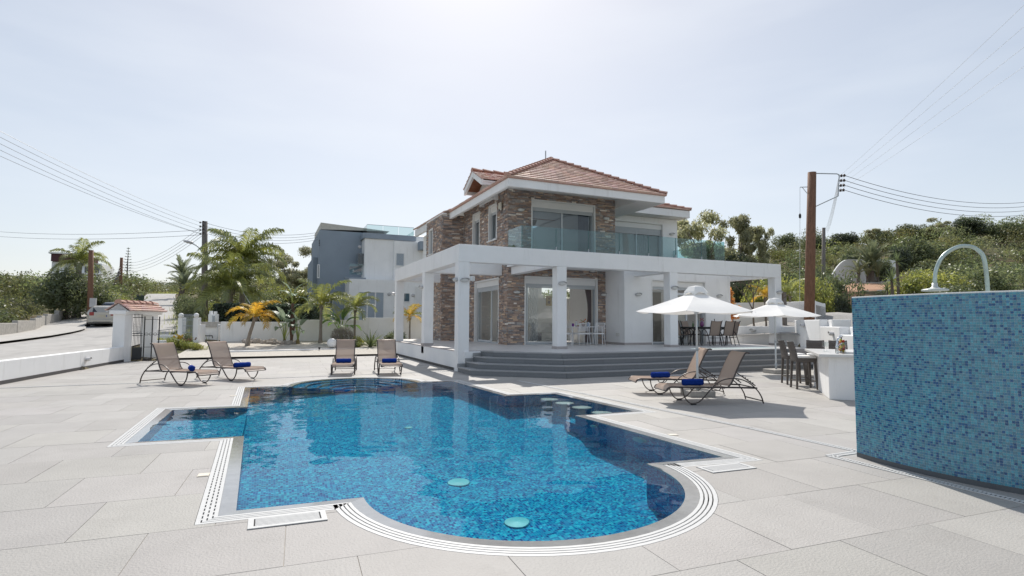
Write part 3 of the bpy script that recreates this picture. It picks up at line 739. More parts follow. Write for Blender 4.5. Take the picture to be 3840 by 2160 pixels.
# second volume on the left
vb('wall', WHITE, [(7.42, 25.14, TZ - .4, VX + .3, 25.4, 6.6), (7.42, 25.4, 0.2, 7.7, 26.75, 6.62), (7.42, 26.75, 6.2, 7.7, 27.5, 6.62), (7.42, 26.75, .2, 7.7, 27.5, 4.92), (7.42, 27.5, .2, 7.7, 28.0, 6.62)], bev=0)
# white ground floor volume on the right
WVX, WVY, WVR = 12.96, 18.4, 18.55
vb('wall', WHITE, [(WVX, WVY, TZ - .4, 14.28, WVY + .3, 3.92), (14.28, WVY, 3.30, 17.16, WVY + .3, 3.92), (17.16, WVY, TZ - .4, WVR, WVY + .3, 3.92),
                   (WVX, WVY + .3, TZ - .4, WVX + .3, VY + .04, 3.92), (WVR - .3, WVY + .3, TZ - .4, WVR, 27.0, 3.92)], bev=.01)
# upper white wall set back behind the balcony
UY, UR = 21.85, 18.6
vb('wall', WHITE, [(13.43, UY, BF, 14.75, UY + .3, 6.66), (14.75, UY, 6.4, 17.72, UY + .3, 6.66), (17.72, UY, BF, UR, UY + .3, 6.66), (UR - .3, UY + .3, BF, UR, 27.5, 6.66)], bev=.01)
# slabs, balcony floor, unseen back walls; short slabs and tall openings made up for daylight
vb('slab', WHITE, [(VX, WVY, SH, WVX - .002, VY + .04, BF - .05), (VX + .34, VY + .34, SH, 13.2, 22.9, 3.88), (13.2, VY + .34, SH, WVR - .3, 23.4, 3.88), (VX, VY + .34, 3.90, WVR - .01, 22.9, 3.96)], bev=0)
vb('balcony_floor', TERRFLOOR, [(VX + .01, WVY + .01, BF - .05, WVX - .01, VY, BF), (WVX - .01, WVY + .32, 3.93, WVR - .02, UY, BF - .004)], bev=0)
vb('wall', WHITE2, [(VX + .34, 27.0, TZ, 9.0, 27.2, SH), (12.9, 27.0, TZ, 13.6, 27.2, SH), (17.9, 27.0, TZ, WVR - .3, 27.2, SH),
                    (VX + .34, 27.3, BF, 9.0, 27.5, WT - .1), (9.0, 27.3, 6.45, 17.9, 27.5, WT - .1), (12.9, 27.3, BF, 13.6, 27.5, 6.45), (17.9, 27.3, BF, UR - .3, 27.5, WT - .1),
                    (13.3, VY + .34, TZ, 13.45, 23.4, SH), (8.79, 25.1, TZ, 10.3, 25.22, SH), (13.2, 22.2, BF, 13.32, 27.3, WT - .1)], bev=0)
vb('room_floor', mat('room_floor', (.74, .72, .69), .3, var=.04, spec=.5), [(VX + .05, VY + .05, TZ - .1, WVR - .3, 27, TZ + .004)], bev=0)

# ---- ledger stone facing: courses of split stones, each with its own face depth and tone
TONES = [(.150, .098, .072), (.19, .125, .088), (.115, .095, .088), (.225, .155, .105), (.135, .088, .066), (.095, .082, .080), (.165, .145, .13), (.30, .265, .225), (.24, .15, .085), (.125, .115, .112)]
WTS = [20, 16, 14, 8, 16, 11, 9, 3.5, 5, 8]
singles = [0]
def ledger(name, o, ax, az_, nrm, W, Hh, holes=(), z0=0.0, n_single=0, seed=1, course=0.052, top=None):
    """W along ax, height Hh, facing nrm; holes are (a0,a1,h0,h1) left out"""
    r = random.Random(seed); mb = MB(); o = Vector(o); ax = Vector(ax); nrm = Vector(nrm); up = Vector((0, 0, 1)); part = None; cells = []
    h = 0.0
    while h < Hh - .005:
        ch = min(course * r.uniform(.75, 1.3), Hh - h)
        a = -r.uniform(0, .2)
        while a < W:
            ln = r.choice((.10, .14, .18, .22, .28, .36)) * r.uniform(.8, 1.2); a0, a1 = max(a, 0), min(a + ln, W); a += ln
            spans = [(a0, a1)]
            for (u0, u1, v0, v1) in holes:
                if h + ch > v0 + .004 and h < v1 - .004:
                    spans = [s for p in spans for s in ((p[0], min(p[1], u0)), (max(p[0], u1), p[1])) if s[1] - s[0] > .012]
            for s0, s1 in spans:
                if s1 - s0 < .012: continue
                dep = r.uniform(.022, .052); c = r.choices(TONES, WTS)[0]; gr = sum(c) / 3; c = tuple(x * .66 + gr * .34 for x in c); k = r.uniform(.8, 1.25)
                cells.append((s0, s1, h, h + ch, dep, tuple(x * k * 3.1 for x in c)))
        h += ch
    g = .003
    def stone(m_, s0, s1, h0, h1, dep, c):
        q = []; t = lambda: r.uniform(-.006, .006)
        for (a, hh) in ((s0 + g, h0 + g), (s1 - g, h0 + g), (s1 - g, h1 - g), (s0 + g, h1 - g)): q.append(o + ax * a + up * hh)
        f = [p + nrm * (dep + t()) for p in q]; vs = q + f
        fs = [(4, 5, 6, 7), (0, 1, 5, 4), (1, 2, 6, 5), (2, 3, 7, 6), (3, 0, 4, 7)]
        if ax.cross(up).dot(nrm) < 0: fs = [x[::-1] for x in fs]
        m_.add([tuple(p) for p in vs], fs, c)
    part = thing(name, '', '', o); del part['label']; del part['category']; part.parent = villa; part.location = o - villa.location
    cells.sort(key=lambda c: -(c[1] - c[0]) * (c[3] - c[2]))
    for k, c in enumerate(cells):
        if k < n_single: m1 = MB(); stone(m1, *c); m1.build('stone', STONE, part, world=True)
        else: stone(mb, *c)
    tag(mb.build('stone', STONE, part, world=True), kind='stuff')
X1, Y1, Z1 = (1, 0, 0), (0, 1, 0), (0, 0, 1)
ledger('stone_cladding', (VX, VY + .04, TZ), X1, Z1, (0, -1, 0), .74, SH - TZ, n_single=90, seed=2)
ledger('stone_cladding', (9.19, VY + .04, 3.34), X1, Z1, (0, -1, 0), 3.38, SH - 3.34, n_single=30, seed=3)
ledger('stone_cladding', (12.59, VY + .04, TZ), X1, Z1, (0, -1, 0), .37, SH - TZ, n_single=30, seed=4)
ledger('stone_cladding', (VX + .04, VY, TZ), Y1, Z1, (-1, 0, 0), 5.14, 4.6 - TZ, holes=[(.87, 3.77, -1, 3.32 - TZ)], n_single=20, seed=5)
ledger('stone_cladding', (VX, VY + .04, 3.99), X1, Z1, (0, -1, 0), 5.02, WT - 3.99, holes=[(9.48 - VX, 12.47 - VX, -1, 6.45 - 3.99)], n_single=90, seed=6)
ledger('stone_cladding', (VX + .04, VY, 3.90), Y1, Z1, (-1, 0, 0), 5.35, WT - 3.90, holes=[(1.12, 2.08, 4.93 - 3.9, 6.45 - 3.9), (3.14, 4.11, 4.4 - 3.9, 6.46 - 3.9)], n_single=40, seed=7)
ledger('stone_cladding', (7.38, 25.14, .2), X1, Z1, (0, -1, 0), 1.07, 6.42, seed=8)
ledger('stone_cladding', (7.42, 25.1, .2), Y1, Z1, (-1, 0, 0), 2.9, 6.42, holes=[(1.65, 2.4, 4.72, 6.0)], seed=9)

# ---- windows and sliding doors
def opening(name, plane, a0, a1, z0, z1, depth, box_h, shut_h, panes, glass, sill=False, frame=ALU, fw=.06):
    """plane=('y',Y) faces -Y, ('x',X) faces -X; box_h = white shutter box, shut_h = visible slats; panes=[(t0,t1,inset)] as fractions"""
    k, P = plane; root = thing(name, '', '', (a0, P, z0) if k == 'y' else (P, a0, z0)); del root['label']; del root['category']; root.parent = villa
    root.location = Vector(root.location) - villa.location
    def bx(mb, u0, u1, d0, d1, h0, h1):
        if k == 'y': mb.box(u0, P + d0, h0, u1, P + d1, h1)
        else: mb.box(P + d0, u0, h0, P + d1, u1, h1)
    m = MB(); bx(m, a0, a0 + .05, -.012, depth, z0, z1); bx(m, a1 - .05, a1, -.012, depth, z0, z1); bx(m, a0 + .05, a1 - .05, -.012, depth, z1 - .05, z1)
    m.build('reveal', WHITE2, root, world=True, bev=.004)
    a0i, a1i, zt = a0 + .05, a1 - .05, z1 - .05
    if box_h: m = MB(); bx(m, a0i, a1i, depth * .35, depth, zt - box_h, zt); m.build('shutter_box', WHITE2, root, world=True, bev=.006); zt -= box_h
    if shut_h:
        m = MB(); nb = max(2, round(shut_h / .05))
        for i in range(nb): bx(m, a0i + .02, a1i - .02, depth * .45, depth * .45 + .014, zt - shut_h * (i + 1) / nb + .006, zt - shut_h * i / nb)
        tag(m.build('shutter_slat', SHUT, root, world=True), kind='stuff')
    zg = zt
    m = MB(); dF = depth * .55
    bx(m, a0i, a1i, dF, dF + .12, z0, z0 + .05); bx(m, a0i, a0i + .05, dF, dF + .12, z0 + .05, zg); bx(m, a1i - .05, a1i, dF, dF + .12, z0 + .05, zg); bx(m, a0i + .05, a1i - .05, dF, dF + .12, zg - .05, zg)
    m.build('frame', ALUG, root, world=True, bev=.004); w = a1i - a0i
    for t0, t1, ins in panes:
        u0, u1, d = a0i + w * t0, a0i + w * t1, dF + ins; m = MB(); h0, h1 = z0 + .05, zg - .03
        bx(m, u0, u0 + fw, d, d + .05, h0, h1); bx(m, u1 - fw, u1, d, d + .05, h0, h1); bx(m, u0 + fw, u1 - fw, d, d + .05, h0, h0 + fw); bx(m, u0 + fw, u1 - fw, d, d + .05, h1 - fw, h1)
        m.build('sash', frame, root, world=True, bev=.004)
        m = MB(); e = .022
        if k == 'y': m.add([(u0 + fw, P + d + e, h0 + fw), (u1 - fw, P + d + e, h0 + fw), (u1 - fw, P + d + e, h1 - fw), (u0 + fw, P + d + e, h1 - fw)], [(0, 1, 2, 3)])
        else: m.add([(P + d + e, u0 + fw, h0 + fw), (P + d + e, u1 - fw, h0 + fw), (P + d + e, u1 - fw, h1 - fw), (P + d + e, u0 + fw, h1 - fw)], [(3, 2, 1, 0)])
        m.build('pane', glass, root, world=True)
    if sill: m = MB(); bx(m, a0 - .06, a1 + .06, -.07, .1, z0 - .05, z0); m.build('sill', WHITE2, root, world=True, bev=.005)
    return root
# ground floor: big front slider (left half shut, right half open), side slider, right-hand window and glazed door
opening('sliding_door', ('y', VY), 9.19, 12.57, TZ, 3.34, .26, .24, .16, [(0, .50, .0), (.04, .52, .055)], GLASSW)
opening('sliding_door', ('x', VX), 20.62, 23.5, TZ, 3.32, .26, .24, .20, [(.40, 1.0, .0)], GLASSW)
opening('sliding_door', ('y', WVY), 14.28, 17.16, TZ, 3.30, .26, .24, .12, [(0, .36, .0)], GLASSW)
# upper floor
opening('balcony_door', ('y', VY), 9.48, 12.47, BF, 6.45, .24, .25, .15, [(0, .50, .0), (.48, 1.0, .05)], GLASSD)
opening('balcony_door', ('y', UY), 14.75, 17.72, BF, 6.40, .24, .24, .30, [(0, .5, 0.0), (.48, 1.0, .05)], GLASSD)
opening('side_window', ('x', VX), 20.88, 21.82, 4.93, 6.44, .24, .26, .12, [(0, 1, 0)], GLASSD, sill=True)
opening('side_window', ('x', VX), 22.90, 23.85, 4.4, 6.45, .24, .26, .12, [(0, 1, 0)], GLASSD, sill=True)
opening('side_window', ('x', 7.38), 26.75, 27.5, 4.92, 6.2, .2, 0, 0, [(0, 1, 0)], GLASSD, sill=True)
# open french leaf on the right of the terrace
lf = MB(); lx, ly = 15.45, WVY + .2
for z0, z1, w0, w1 in ((TZ + .05, 2.78, 0, .09), (TZ + .05, 2.78, .71, .80), (TZ + .05, TZ + .2, .09, .71), (2.68, 2.78, .09, .71), (1.35, 1.45, .09, .71)): lf.box(lx + w0, ly - .06, z0, lx + w1, ly - .01, z1)
glz = thing('glazed_door', '', '', (lx, ly, TZ)); del glz['label']; del glz['category']; glz.parent = villa; glz.location = Vector((lx, ly, TZ)) - villa.location
lf.build('sash', ALU, glz, world=True, bev=.004); MB().box(lx + .09, ly - .04, 1.45, lx + .71, ly - .034, 2.68).build('pane', GLASSW, glz, world=True); MB().box(lx + .09, ly - .04, TZ + .2, lx + .71, ly - .034, 1.35).build('pane', GLASSW, glz, world=True)

# ---- main roof: soffit, fascia, tiled slopes
FX0, FX1, FY0, FY1 = 7.72, 14.72, 18.02, 27.0
FZ0, FZ1 = 6.40, 6.70
vb('soffit', WHITE2, [(FX0 + .1, FY0 + .1, 6.765, FX1 - .1, 27, 6.80)], bev=0)
vb('soffit', WHITE2, [(13.47, FY0 + .12, 6.405, FX1 - .12, 21.2, 6.79)], bev=0)
vb('fascia', WHITE, [(FX0, FY0, FZ0, FX1, FY0 + .14, FZ1), (FX0, FY0 + .14, FZ0, FX0 + .14, 25.1, FZ1), (FX1 - .14, FY0 + .14, FZ0, FX1, 24.5, FZ1)], bev=.012)
APX = (11.3, 21.5, 8.72)
def slope_tiles(name, e0, e1, r0, r1, courses, label=None):
    """tiled roof plane between the eave e0-e1 and the ridge r0-r1 (r0 may equal r1): overlapping courses of flat tiles"""
    e0, e1, r0, r1 = map(Vector, (e0, e1, r0, r1)); nrm = (e1 - e0).cross(r0 - e0).normalized()
    if nrm.z < 0: nrm = -nrm
    mb = MB(); rr = random.Random(int(e0.x * 100 + e0.y * 7))
    mb.add([e0, e1, r1, r0] if (r1 - r0).length > .01 else [e0, e1, r0], [(0, 1, 2, 3)] if (r1 - r0).length > .01 else [(0, 1, 2)], (.8, .8, .8))
    for c in range(courses):
        t0, t1 = c / courses, (c + 1.12) / courses; t1 = min(t1, 1)
        a0, b0 = e0.lerp(r0, t0), e1.lerp(r1, t0); a1, b1 = e0.lerp(r0, t1), e1.lerp(r1, t1)
        L_ = (b0 - a0).length; nt_ = max(1, round(L_ / .30)); sh = .5 * (c % 2) / max(nt_, 1)
        for i in range(nt_ + 1):
            s0, s1 = max(0, (i - .5 * (c % 2)) / nt_), min(1, (i + 1 - .5 * (c % 2)) / nt_)
            if s1 - s0 < .005: continue
            p, q = a0.lerp(b0, s0), a0.lerp(b0, s1); P, Q = a1.lerp(b1, s0), a1.lerp(b1, s1); d = (q - p).normalized() * .004
            lift = nrm * (.062 + rr.uniform(-.004, .005)); low = nrm * .010; k = rr.uniform(.80, 1.18); col = (k, k * rr.uniform(.95, 1.05), k * rr.uniform(.92, 1.06))
            mb.add([p + d + lift, q - d + lift, Q - d + low, P + d + low, p + d, q - d], [(0, 1, 2, 3), (4, 5, 1, 0), (0, 3, 4), (1, 5, 2)], col)
    return tag(mb.build(name, ROOFT, roof, world=True), kind='stuff')
ROOFT = mat('roof_tile', (.62, .43, .37), .5, var=.16, scale=5, bump=.25, bscale=40, attr=True)
roof = thing('roof', '', '', (FX0, FY0, FZ1)); del roof['label']; del roof['category']; roof.parent = villa; roof.location = Vector((FX0, FY0, FZ1)) - villa.location
o_ = .05; E = [(FX0 - o_, FY0 - o_, FZ1 + .03), (FX1 + o_, FY0 - o_, FZ1 + .03), (FX1 + o_, 25.0, FZ1 + .03), (FX0 - o_, 25.0, FZ1 + .03)]
AB = (11.3, 21.8, 8.74)
slope_tiles('roof_tile', E[0], E[1], APX, APX, 14); slope_tiles('roof_tile', E[3], E[0], AB, APX, 14); slope_tiles('roof_tile', E[1], E[2], APX, AB, 14); slope_tiles('roof_tile', E[2], E[3], AB, AB, 14)
def ridge(p, q, n, sub=roof):
    p, q = Vector(p), Vector(q); d = (q - p).normalized(); side = d.cross(Vector((0, 0, 1))).normalized(); up = side.cross(d)
    for i in range(n):
        a, b = p.lerp(q, i / n), p.lerp(q, (i + 1.08) / n); mb = MB(); vs = []
        for P, rr, ex in ((a, .135, .03), (b, .105, .0)):
            for k in range(7): w = PI * k / 6; vs.append(P + side * rr * math.cos(w) + up * (rr * .75 * math.sin(w) + ex - .02))
        fs = [(k, k + 1, k + 8, k + 7) for k in range(6)] + [tuple(range(7))[::-1]]
        mb.add(vs, fs); mb.add([vs[0] - up * .05, vs[6] - up * .05, vs[6], vs[0]], [(0, 1, 2, 3)]); mb.build('ridge_tile', TERRA, sub, world=True)
up_ = Vector((0, 0, .05))
ridge(Vector(E[0]) + up_, Vector(APX) + up_, 15); ridge(Vector(E[1]) + up_, Vector(APX) + up_, 15); ridge(Vector(APX) + up_, Vector(AB) + up_, 1)
MB().tube([(11.22, 21.9, 8.5), (11.22, 21.9, 9.25)], .028, 8).build('roof_pipe', ALUG, roof, world=True)
# eave edge tile line
MB().box(FX0 - .06, FY0 - .05, FZ1, FX1 + .06, FY0 + .1, FZ1 + .035).box(FX0 - .06, FY0 + .1, FZ1, FX0 + .1, 25.05, FZ1 + .035).box(FX1 - .1, FY0 + .1, FZ1, FX1 + .06, 24, FZ1 + .035).build('eave_edge', TERRA, roof, world=True)
# lower roof on the right
RX0, RX1, RY0, RZ0, RZ1 = 13.2, 18.82, 21.18, 6.67, 7.02
vb('soffit', WHITE2, [(13.2, RY0 + .1, 6.672, RX1 - .1, 27.4, 6.70)], bev=0)
vb('fascia', WHITE, [(RX0, RY0, RZ0, RX1, RY0 + .14, RZ1), (RX1 - .14, RY0 + .14, RZ0, RX1, 27.4, RZ1)], bev=.012)
RA = (13.9, 24.6, 8.4); RB = (15.4, 24.6, 8.4)
slope_tiles('roof_tile', (12.8, RY0 - .05, RZ1 + .02), (RX1 + .05, RY0 - .05, RZ1 + .02), (12.8, 24.6, 8.4), RB, 12); slope_tiles('roof_tile', (RX1 + .05, RY0 - .05, RZ1 + .02), (RX1 + .05, 27.6, RZ1 + .02), RB, RB, 12)
ridge((RX1 + .05, RY0 - .05, RZ1 + .06), (15.4, 24.6, 8.45), 14)
# roof behind the second volume on the left, its fascia and verge
vb('fascia', WHITE, [(7.5, 28.05, 6.36, 7.64, 31.0, 6.74), (7.38, 25.08, 6.62, 7.6, 28.05, 6.68)], bev=.01)
slope_tiles('roof_tile', (7.45, 31.2, 6.76), (7.45, 25.0, 6.70), (11.0, 29, 8.3), (11.0, 25.0, 8.3), 14)
vb('wall', WHITE, [(8.0, 28.0, 0.2, 8.3, 31, 6.4)], bev=0)
# dormer
dorm = thing('dormer', '', '', (7.62, 21.6, 6.7)); del dorm['label']; del dorm['category']; dorm.parent = villa; dorm.location = Vector((7.62, 21.6, 6.7)) - villa.location
DX, DY, DW = 7.60, 21.55, 1.06; za, zb = 7.80, 7.24
def gable(mb, x, w, zt, zl, th):   # chevron board
    pass
ch = MB()
for s in (-1, 1):
    q = [(DX, DY, za), (DX, DY + s * DW, zb), (DX, DY + s * DW, zb - .24), (DX, DY, za - .24)]; vs = q + [(p[0] + .1, p[1], p[2]) for p in q]
    fs = [(0, 1, 2, 3), (7, 6, 5, 4), (0, 4, 5, 1), (1, 5, 6, 2), (2, 6, 7, 3)]
    ch.add(vs, fs if s > 0 else [f[::-1] for f in fs])
ch.build('barge_board', WHITE, dorm, world=True)
for s in (-1, 1):
    for i in range(9):                                                     # boarded soffit
        t0, t1 = i / 9 + .004, (i + 1) / 9 - .004; y0, y1 = DY + s * DW * t0, DY + s * DW * t1; z0_, z1_ = za - .12 + (zb - za) * t0, za - .12 + (zb - za) * t1; mb = MB()
        q = [(DX + .1, y0, z0_), (DX + .1, y1, z1_), (DX + 1.0, y1, z1_), (DX + 1.0, y0, z0_)]; mb.add(q + [(a, b, c + .02) for a, b, c in q], [(0, 1, 2, 3), (3, 2, 1, 0), (4, 5, 6, 7), (0, 4, 5, 1), (0, 3, 7, 4)])
        mb.build('soffit_board', WOODS, dorm, world=True)
dw = MB(); wx = DX + .62
dw.add([(wx, DY - .8, 6.5), (wx, DY + .8, 6.5), (wx, DY + .8, 7.22), (wx, DY, 7.66), (wx, DY - .8, 7.22)], [(0, 4, 3, 2, 1)])
for s in (-1, 1): dw.add([(wx, DY + s * .8, 6.5), (wx + 2.4, DY + s * .8, 6.5), (wx + 2.4, DY + s * .8, 7.22), (wx, DY + s * .8, 7.22)], [(0, 1, 2, 3) if s < 0 else (3, 2, 1, 0)])
dw.build('dormer_wall', WHITE, dorm, world=True)
for s in (-1, 1): MB().box(DX + .1, DY + s * (DW - .05) - .04, zb - .22, DX + 2.6, DY + s * (DW - .05) + .04, zb - .03).build('fascia', WHITE, dorm, world=True, bev=.006)
_roof = roof; roof = dorm
for s in (-1, 1): slope_tiles('dormer_tile', (DX - .03, DY + s * (DW + .03), zb), (DX + 2.7, DY + s * (DW + .03), zb), (DX - .03, DY, za + .01), (DX + 3.3, DY, za + .01), 5)
ridge((DX - .02, DY, za + .05), (DX + 2.9, DY, za + .05), 6, dorm)
roof = _roof

# ---- pergola: beams and square pillars
def pillar(x0, y0, z0, w=.36, skirt=True, z1=3.37):
    o = vb('pillar', WHITE, [(x0, y0, z0, x0 + w, y0 + w, z1)], bev=.012)
    if skirt:
        m = MB(); m.box(x0 - .015, y0 - .015, TZ, x0 + w + .015, y0 + w + .015, TZ + .085); s_ = m.build('skirting', SKIRT, o); s_.location = (0, 0, 0)
    return o
pillar(5.30, 16.2, -.02, skirt=False); pillar(8.74, 16.2, TZ); pillar(13.41, 16.2, TZ); pillar(18.73, 16.2, TZ); pillar(5.30, 20.28, TZ - .3, skirt=True); pillar(5.30, 25.3, .1, skirt=False)
vb('pergola_beam', WHITE, [(5.30, 16.2, 3.37, 19.09, 16.56, 3.92)], bev=.014)
vb('pergola_beam', WHITE, [(5.30, 16.56, 3.37, 5.66, 25.66, 3.92)], bev=.014)
vb('pergola_beam', WHITE, [(5.66, 20.28, 3.37, VX, 20.64, 3.90)], bev=.012); vb('pergola_beam', WHITE, [(5.66, 25.3, 3.37, 7.4, 25.66, 3.90)], bev=.012)
vb('pergola_beam', WHITE, [(8.60, 16.56, 3.37, 8.94, VY - .01, 3.655)], bev=.012); vb('pergola_beam', WHITE, [(13.42, 16.56, 3.37, 13.76, WVY, 3.90)], bev=.012); vb('pergola_beam', WHITE, [(18.55, 16.56, 3.37, 18.89, 20.5, 3.90)], bev=.012)
# ---- glass balustrade along the balcony edge
xs = [8.47, 9.9, 11.33, 12.77, 14.2, 15.6, 17.0, 18.32]
for a, b in zip(xs, xs[1:]):
    MB().box(a + .008, WVY + .05, BF - .06, b - .008, WVY + .066, 5.10).build('glass_panel', GLASSB, villa, world=True)
    MB().box(a + .0, WVY + .045, BF - .05, a + .012, WVY + .071, 5.095).build('glass_edge', mat('glass_edge', (.10, .22, .22), .2), villa, world=True)
MB().box(8.46, WVY + .07, BF - .06, 8.476, VY - .02, 5.10).build('glass_panel', GLASSB, villa, world=True)
MB().box(18.30, WVY + .07, BF - .06, 18.316, UY, 5.10).build('glass_panel', GLASSB, villa, world=True)
for x in xs[1:-1]: MB().box(x - .02, WVY + .03, BF - .04, x + .02, WVY + .09, BF + .35).build('glass_clamp', ALUG, villa, world=True)

# ================================================================== TERRACE AND STEPS
terr = thing('terrace', 'raised tiled terrace with four grey granite steps and white retaining walls', 'terrace', (11, 16, 0))
RIS = TZ / 4
def step_poly(k, back=27.0):
    L0, A_, B_ = 5.25 + .25 * k, (5.25 + .31 * k, 14.89 + .2 * k), (7.38 + .10 * k, 13.15 + .27 * k)
    return [(L0, 16.12), (L0 + .06 * k * 0, 15.9), A_, B_, (16.98, 13.15 + .27 * k), (16.98 + .12, 16.12)]
for k in range(4):
    P = step_poly(k); z0, z1 = RIS * k, RIS * (k + 1)
    ins = lambda p, d=.02: p
    c = Vector((11.5, 16.5, 0)); rp = []
    O = offset(P[::1], -.022)
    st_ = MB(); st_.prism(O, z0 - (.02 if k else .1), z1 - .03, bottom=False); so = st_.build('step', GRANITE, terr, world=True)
    # tread slabs with a little nosing, cut into pieces along the edge
    ED = [P[0], P[1], P[2], P[3], P[4]]; IN = offset(P, -.34)[:5]
    cuts = []
    for i in range(4):
        a, b, c_, d_ = ED[i], ED[i + 1], IN[i + 1], IN[i]; L_ = math.dist(a, b); nn = max(1, round(L_ / 1.2)); lp = lambda p, q, t: (p[0] + (q[0] - p[0]) * t, p[1] + (q[1] - p[1]) * t)
        for s in range(nn):
            g = .002 / max(L_, .1); t0, t1 = s / nn + g, (s + 1) / nn - g
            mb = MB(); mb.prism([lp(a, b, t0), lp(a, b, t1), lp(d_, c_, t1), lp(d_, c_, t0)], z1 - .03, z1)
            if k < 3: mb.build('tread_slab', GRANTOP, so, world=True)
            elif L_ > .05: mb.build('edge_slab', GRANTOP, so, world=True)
    # joints in the risers: thin recessed lines stand as separate riser slabs
    for i in (2, 3):
        a, b = O[i], O[i + 1]; L_ = math.dist(a, b); nn = max(1, round(L_ / 1.25)); d = Vector((b[0] - a[0], b[1] - a[1], 0)).normalized(); e = Vector((d.y, -d.x, 0))
        for s in range(nn):
            t0, t1 = L_ * s / nn + .0015, L_ * (s + 1) / nn - .0015; c_ = Vector((*a, 0)) + d * (t0 + t1) / 2 + e * .006 + Vector((0, 0, (z0 + z1 - .03) / 2 + .002))
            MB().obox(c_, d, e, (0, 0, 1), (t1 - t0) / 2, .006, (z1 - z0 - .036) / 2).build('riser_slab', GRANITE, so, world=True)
# white walls under the terrace
tw = MB()
tw.box(5.30, 16.56, 0.09, 5.50, 28.0, TZ - .03); tw.prism([(5.5, 16.13), (6.35, 16.13), (6.35, 16.5), (5.5, 16.5)], 0, TZ - .03)
tw.build('retaining_wall', WHITE, terr, world=True, bev=.006)
MB().box(5.315, 16.57, -.02, 5.52, 28.0, .09).build('plinth', mat('dark_plinth', (.09, .085, .085), .6), terr, world=True)
MB().box(5.295, 16.57, TZ - .03, 5.52, 28.0, TZ).build('wall_cap', SKIRT, terr, world=True, bev=.004)
sk = MB()
for k in range(3): sk.box(5.25 + .25 * k + .01, 16.10, RIS * (k + 1), 5.25 + .25 * (k + 1) + .05, 16.125, RIS * (k + 1) + .09)
sk.build('step_skirting', GRANTOP, terr, world=True)
# floor tiles
tf = MB(); base = MB(); TOPP = offset(step_poly(3), -.335)
FLOOR = [(5.515, 28.0), (5.515, 16.3), (6.2, 16.3), TOPP[1], TOPP[2], TOPP[3], TOPP[4], (17.3, 13.4), (19.0, 15.6), (19.0, 28.0)]
FL_T = tris_of(FLOOR); FL_B = [bbox(t) for t in FL_T]; base.prism(FLOOR, .2, TZ - .012, bottom=False); base.build('floor_slab', SKIRT, terr, world=True)
for j in range(34):
    for i in range(31):
        x0, y0 = 5.5 + i * .45, 13.4 + j * .45; p = [(x0 + .002, y0 + .002), (x0 + .448, y0 + .002), (x0 + .448, y0 + .448), (x0 + .002, y0 + .448)]
        ins_ = [inside(q, FLOOR) for q in p]
        if y0 > 20 and x0 > 8.5: continue
        if y0 > 25.2 and x0 > 7.3: continue
        if not any(ins_): continue
        k = rng.uniform(.96, 1.03)
        for q in ([p] if all(ins_) and not seg_cross(p, FLOOR) else intersect(p, FL_T, FL_B)): tf.prism(q, TZ - .011, TZ + rng.uniform(-.0005, .0005), col=(k, k, k), bottom=False)
tag(tf.build('floor_tile', TERRFLOOR, terr, world=True), kind='stuff')
for q in ((12.95, WVY - .012, TZ, 14.27, WVY, TZ + .085), (17.17, WVY - .012, TZ, WVR, WVY, TZ + .085), (12.948, WVY, TZ, 12.96, VY, TZ + .085)): MB().box(*q).build('skirting', SKIRT, terr, world=True)
# parapets on the right of the terrace
MB().box(19.0, 15.55, 0, 19.2, 24, 1.39).build('parapet', WHITE, terr, world=True, bev=.015)
# ================================================================== SHOWER WALL (curved, small blue tiles)
SWH, SWR, SWC = 1.80, 2.75, (8.80, 3.52)         # height, plan radius, plan centre
sw = thing('shower_wall', 'tall curved poolside shower wall covered in small blue mosaic tiles', 'shower wall', (6.1, 3.5, 0))
BLUES = [(.075, .28, .385), (.09, .325, .425), (.08, .235, .345), (.115, .275, .365), (.055, .19, .325), (.014, .095, .24)]
tp = .0246; a0, a1 = math.asin((4.27 - SWC[1]) / SWR), math.asin((2.30 - SWC[1]) / SWR)
na = int(abs(a1 - a0) * SWR / tp); nz = int((SWH - .05) / tp); core = MB(); tm = MB(); r3 = random.Random(11)
def swp(a, r): return (SWC[0] - r * math.cos(a), SWC[1] + r * math.sin(a))
outer = [swp(a0 + (a1 - a0) * i / 24, SWR) for i in range(25)]; inner = [swp(a0 + (a1 - a0) * i / 24, SWR - .20) for i in range(25)]
core.prism(outer + inner[::-1], 0, SWH, bottom=False); core.build('wall_core', mat('mosaic_grout', (.50, .64, .68), .7, var=.04), sw, world=True)
MB().prism([swp(a0 + (a1 - a0) * i / 24, SWR + .004) for i in range(25)] + inner[::-1], SWH, SWH + .012).build('cap', WHITE2, sw, world=True, bev=.004)
MB().prism([swp(a0 + (a1 - a0) * i / 24, SWR + .003) for i in range(25)] + [swp(a0 + (a1 - a0) * i / 24, SWR - .01) for i in range(25)][::-1], -.01, .05).build('base_shadow_strip', mat('shadow_strip_paint', (.10, .11, .12), .6), sw, world=True)  # dark strip painted in for the shadow along the wall foot
g = .0014
def mtile(P, n, e, up, c, hw):
    dep = .003; P = Vector(P); j = lambda: r3.uniform(-.0008, .0008); q = [P + e * sx * hw + up * sz * (tp / 2 - g) for sx, sz in ((-1, -1), (1, -1), (1, 1), (-1, 1))]
    f = [x + n * (dep + j()) for x in q]
    tm.add(q + f, [(4, 5, 6, 7), (0, 1, 5, 4), (1, 2, 6, 5), (2, 3, 7, 6), (3, 0, 4, 7)], c)
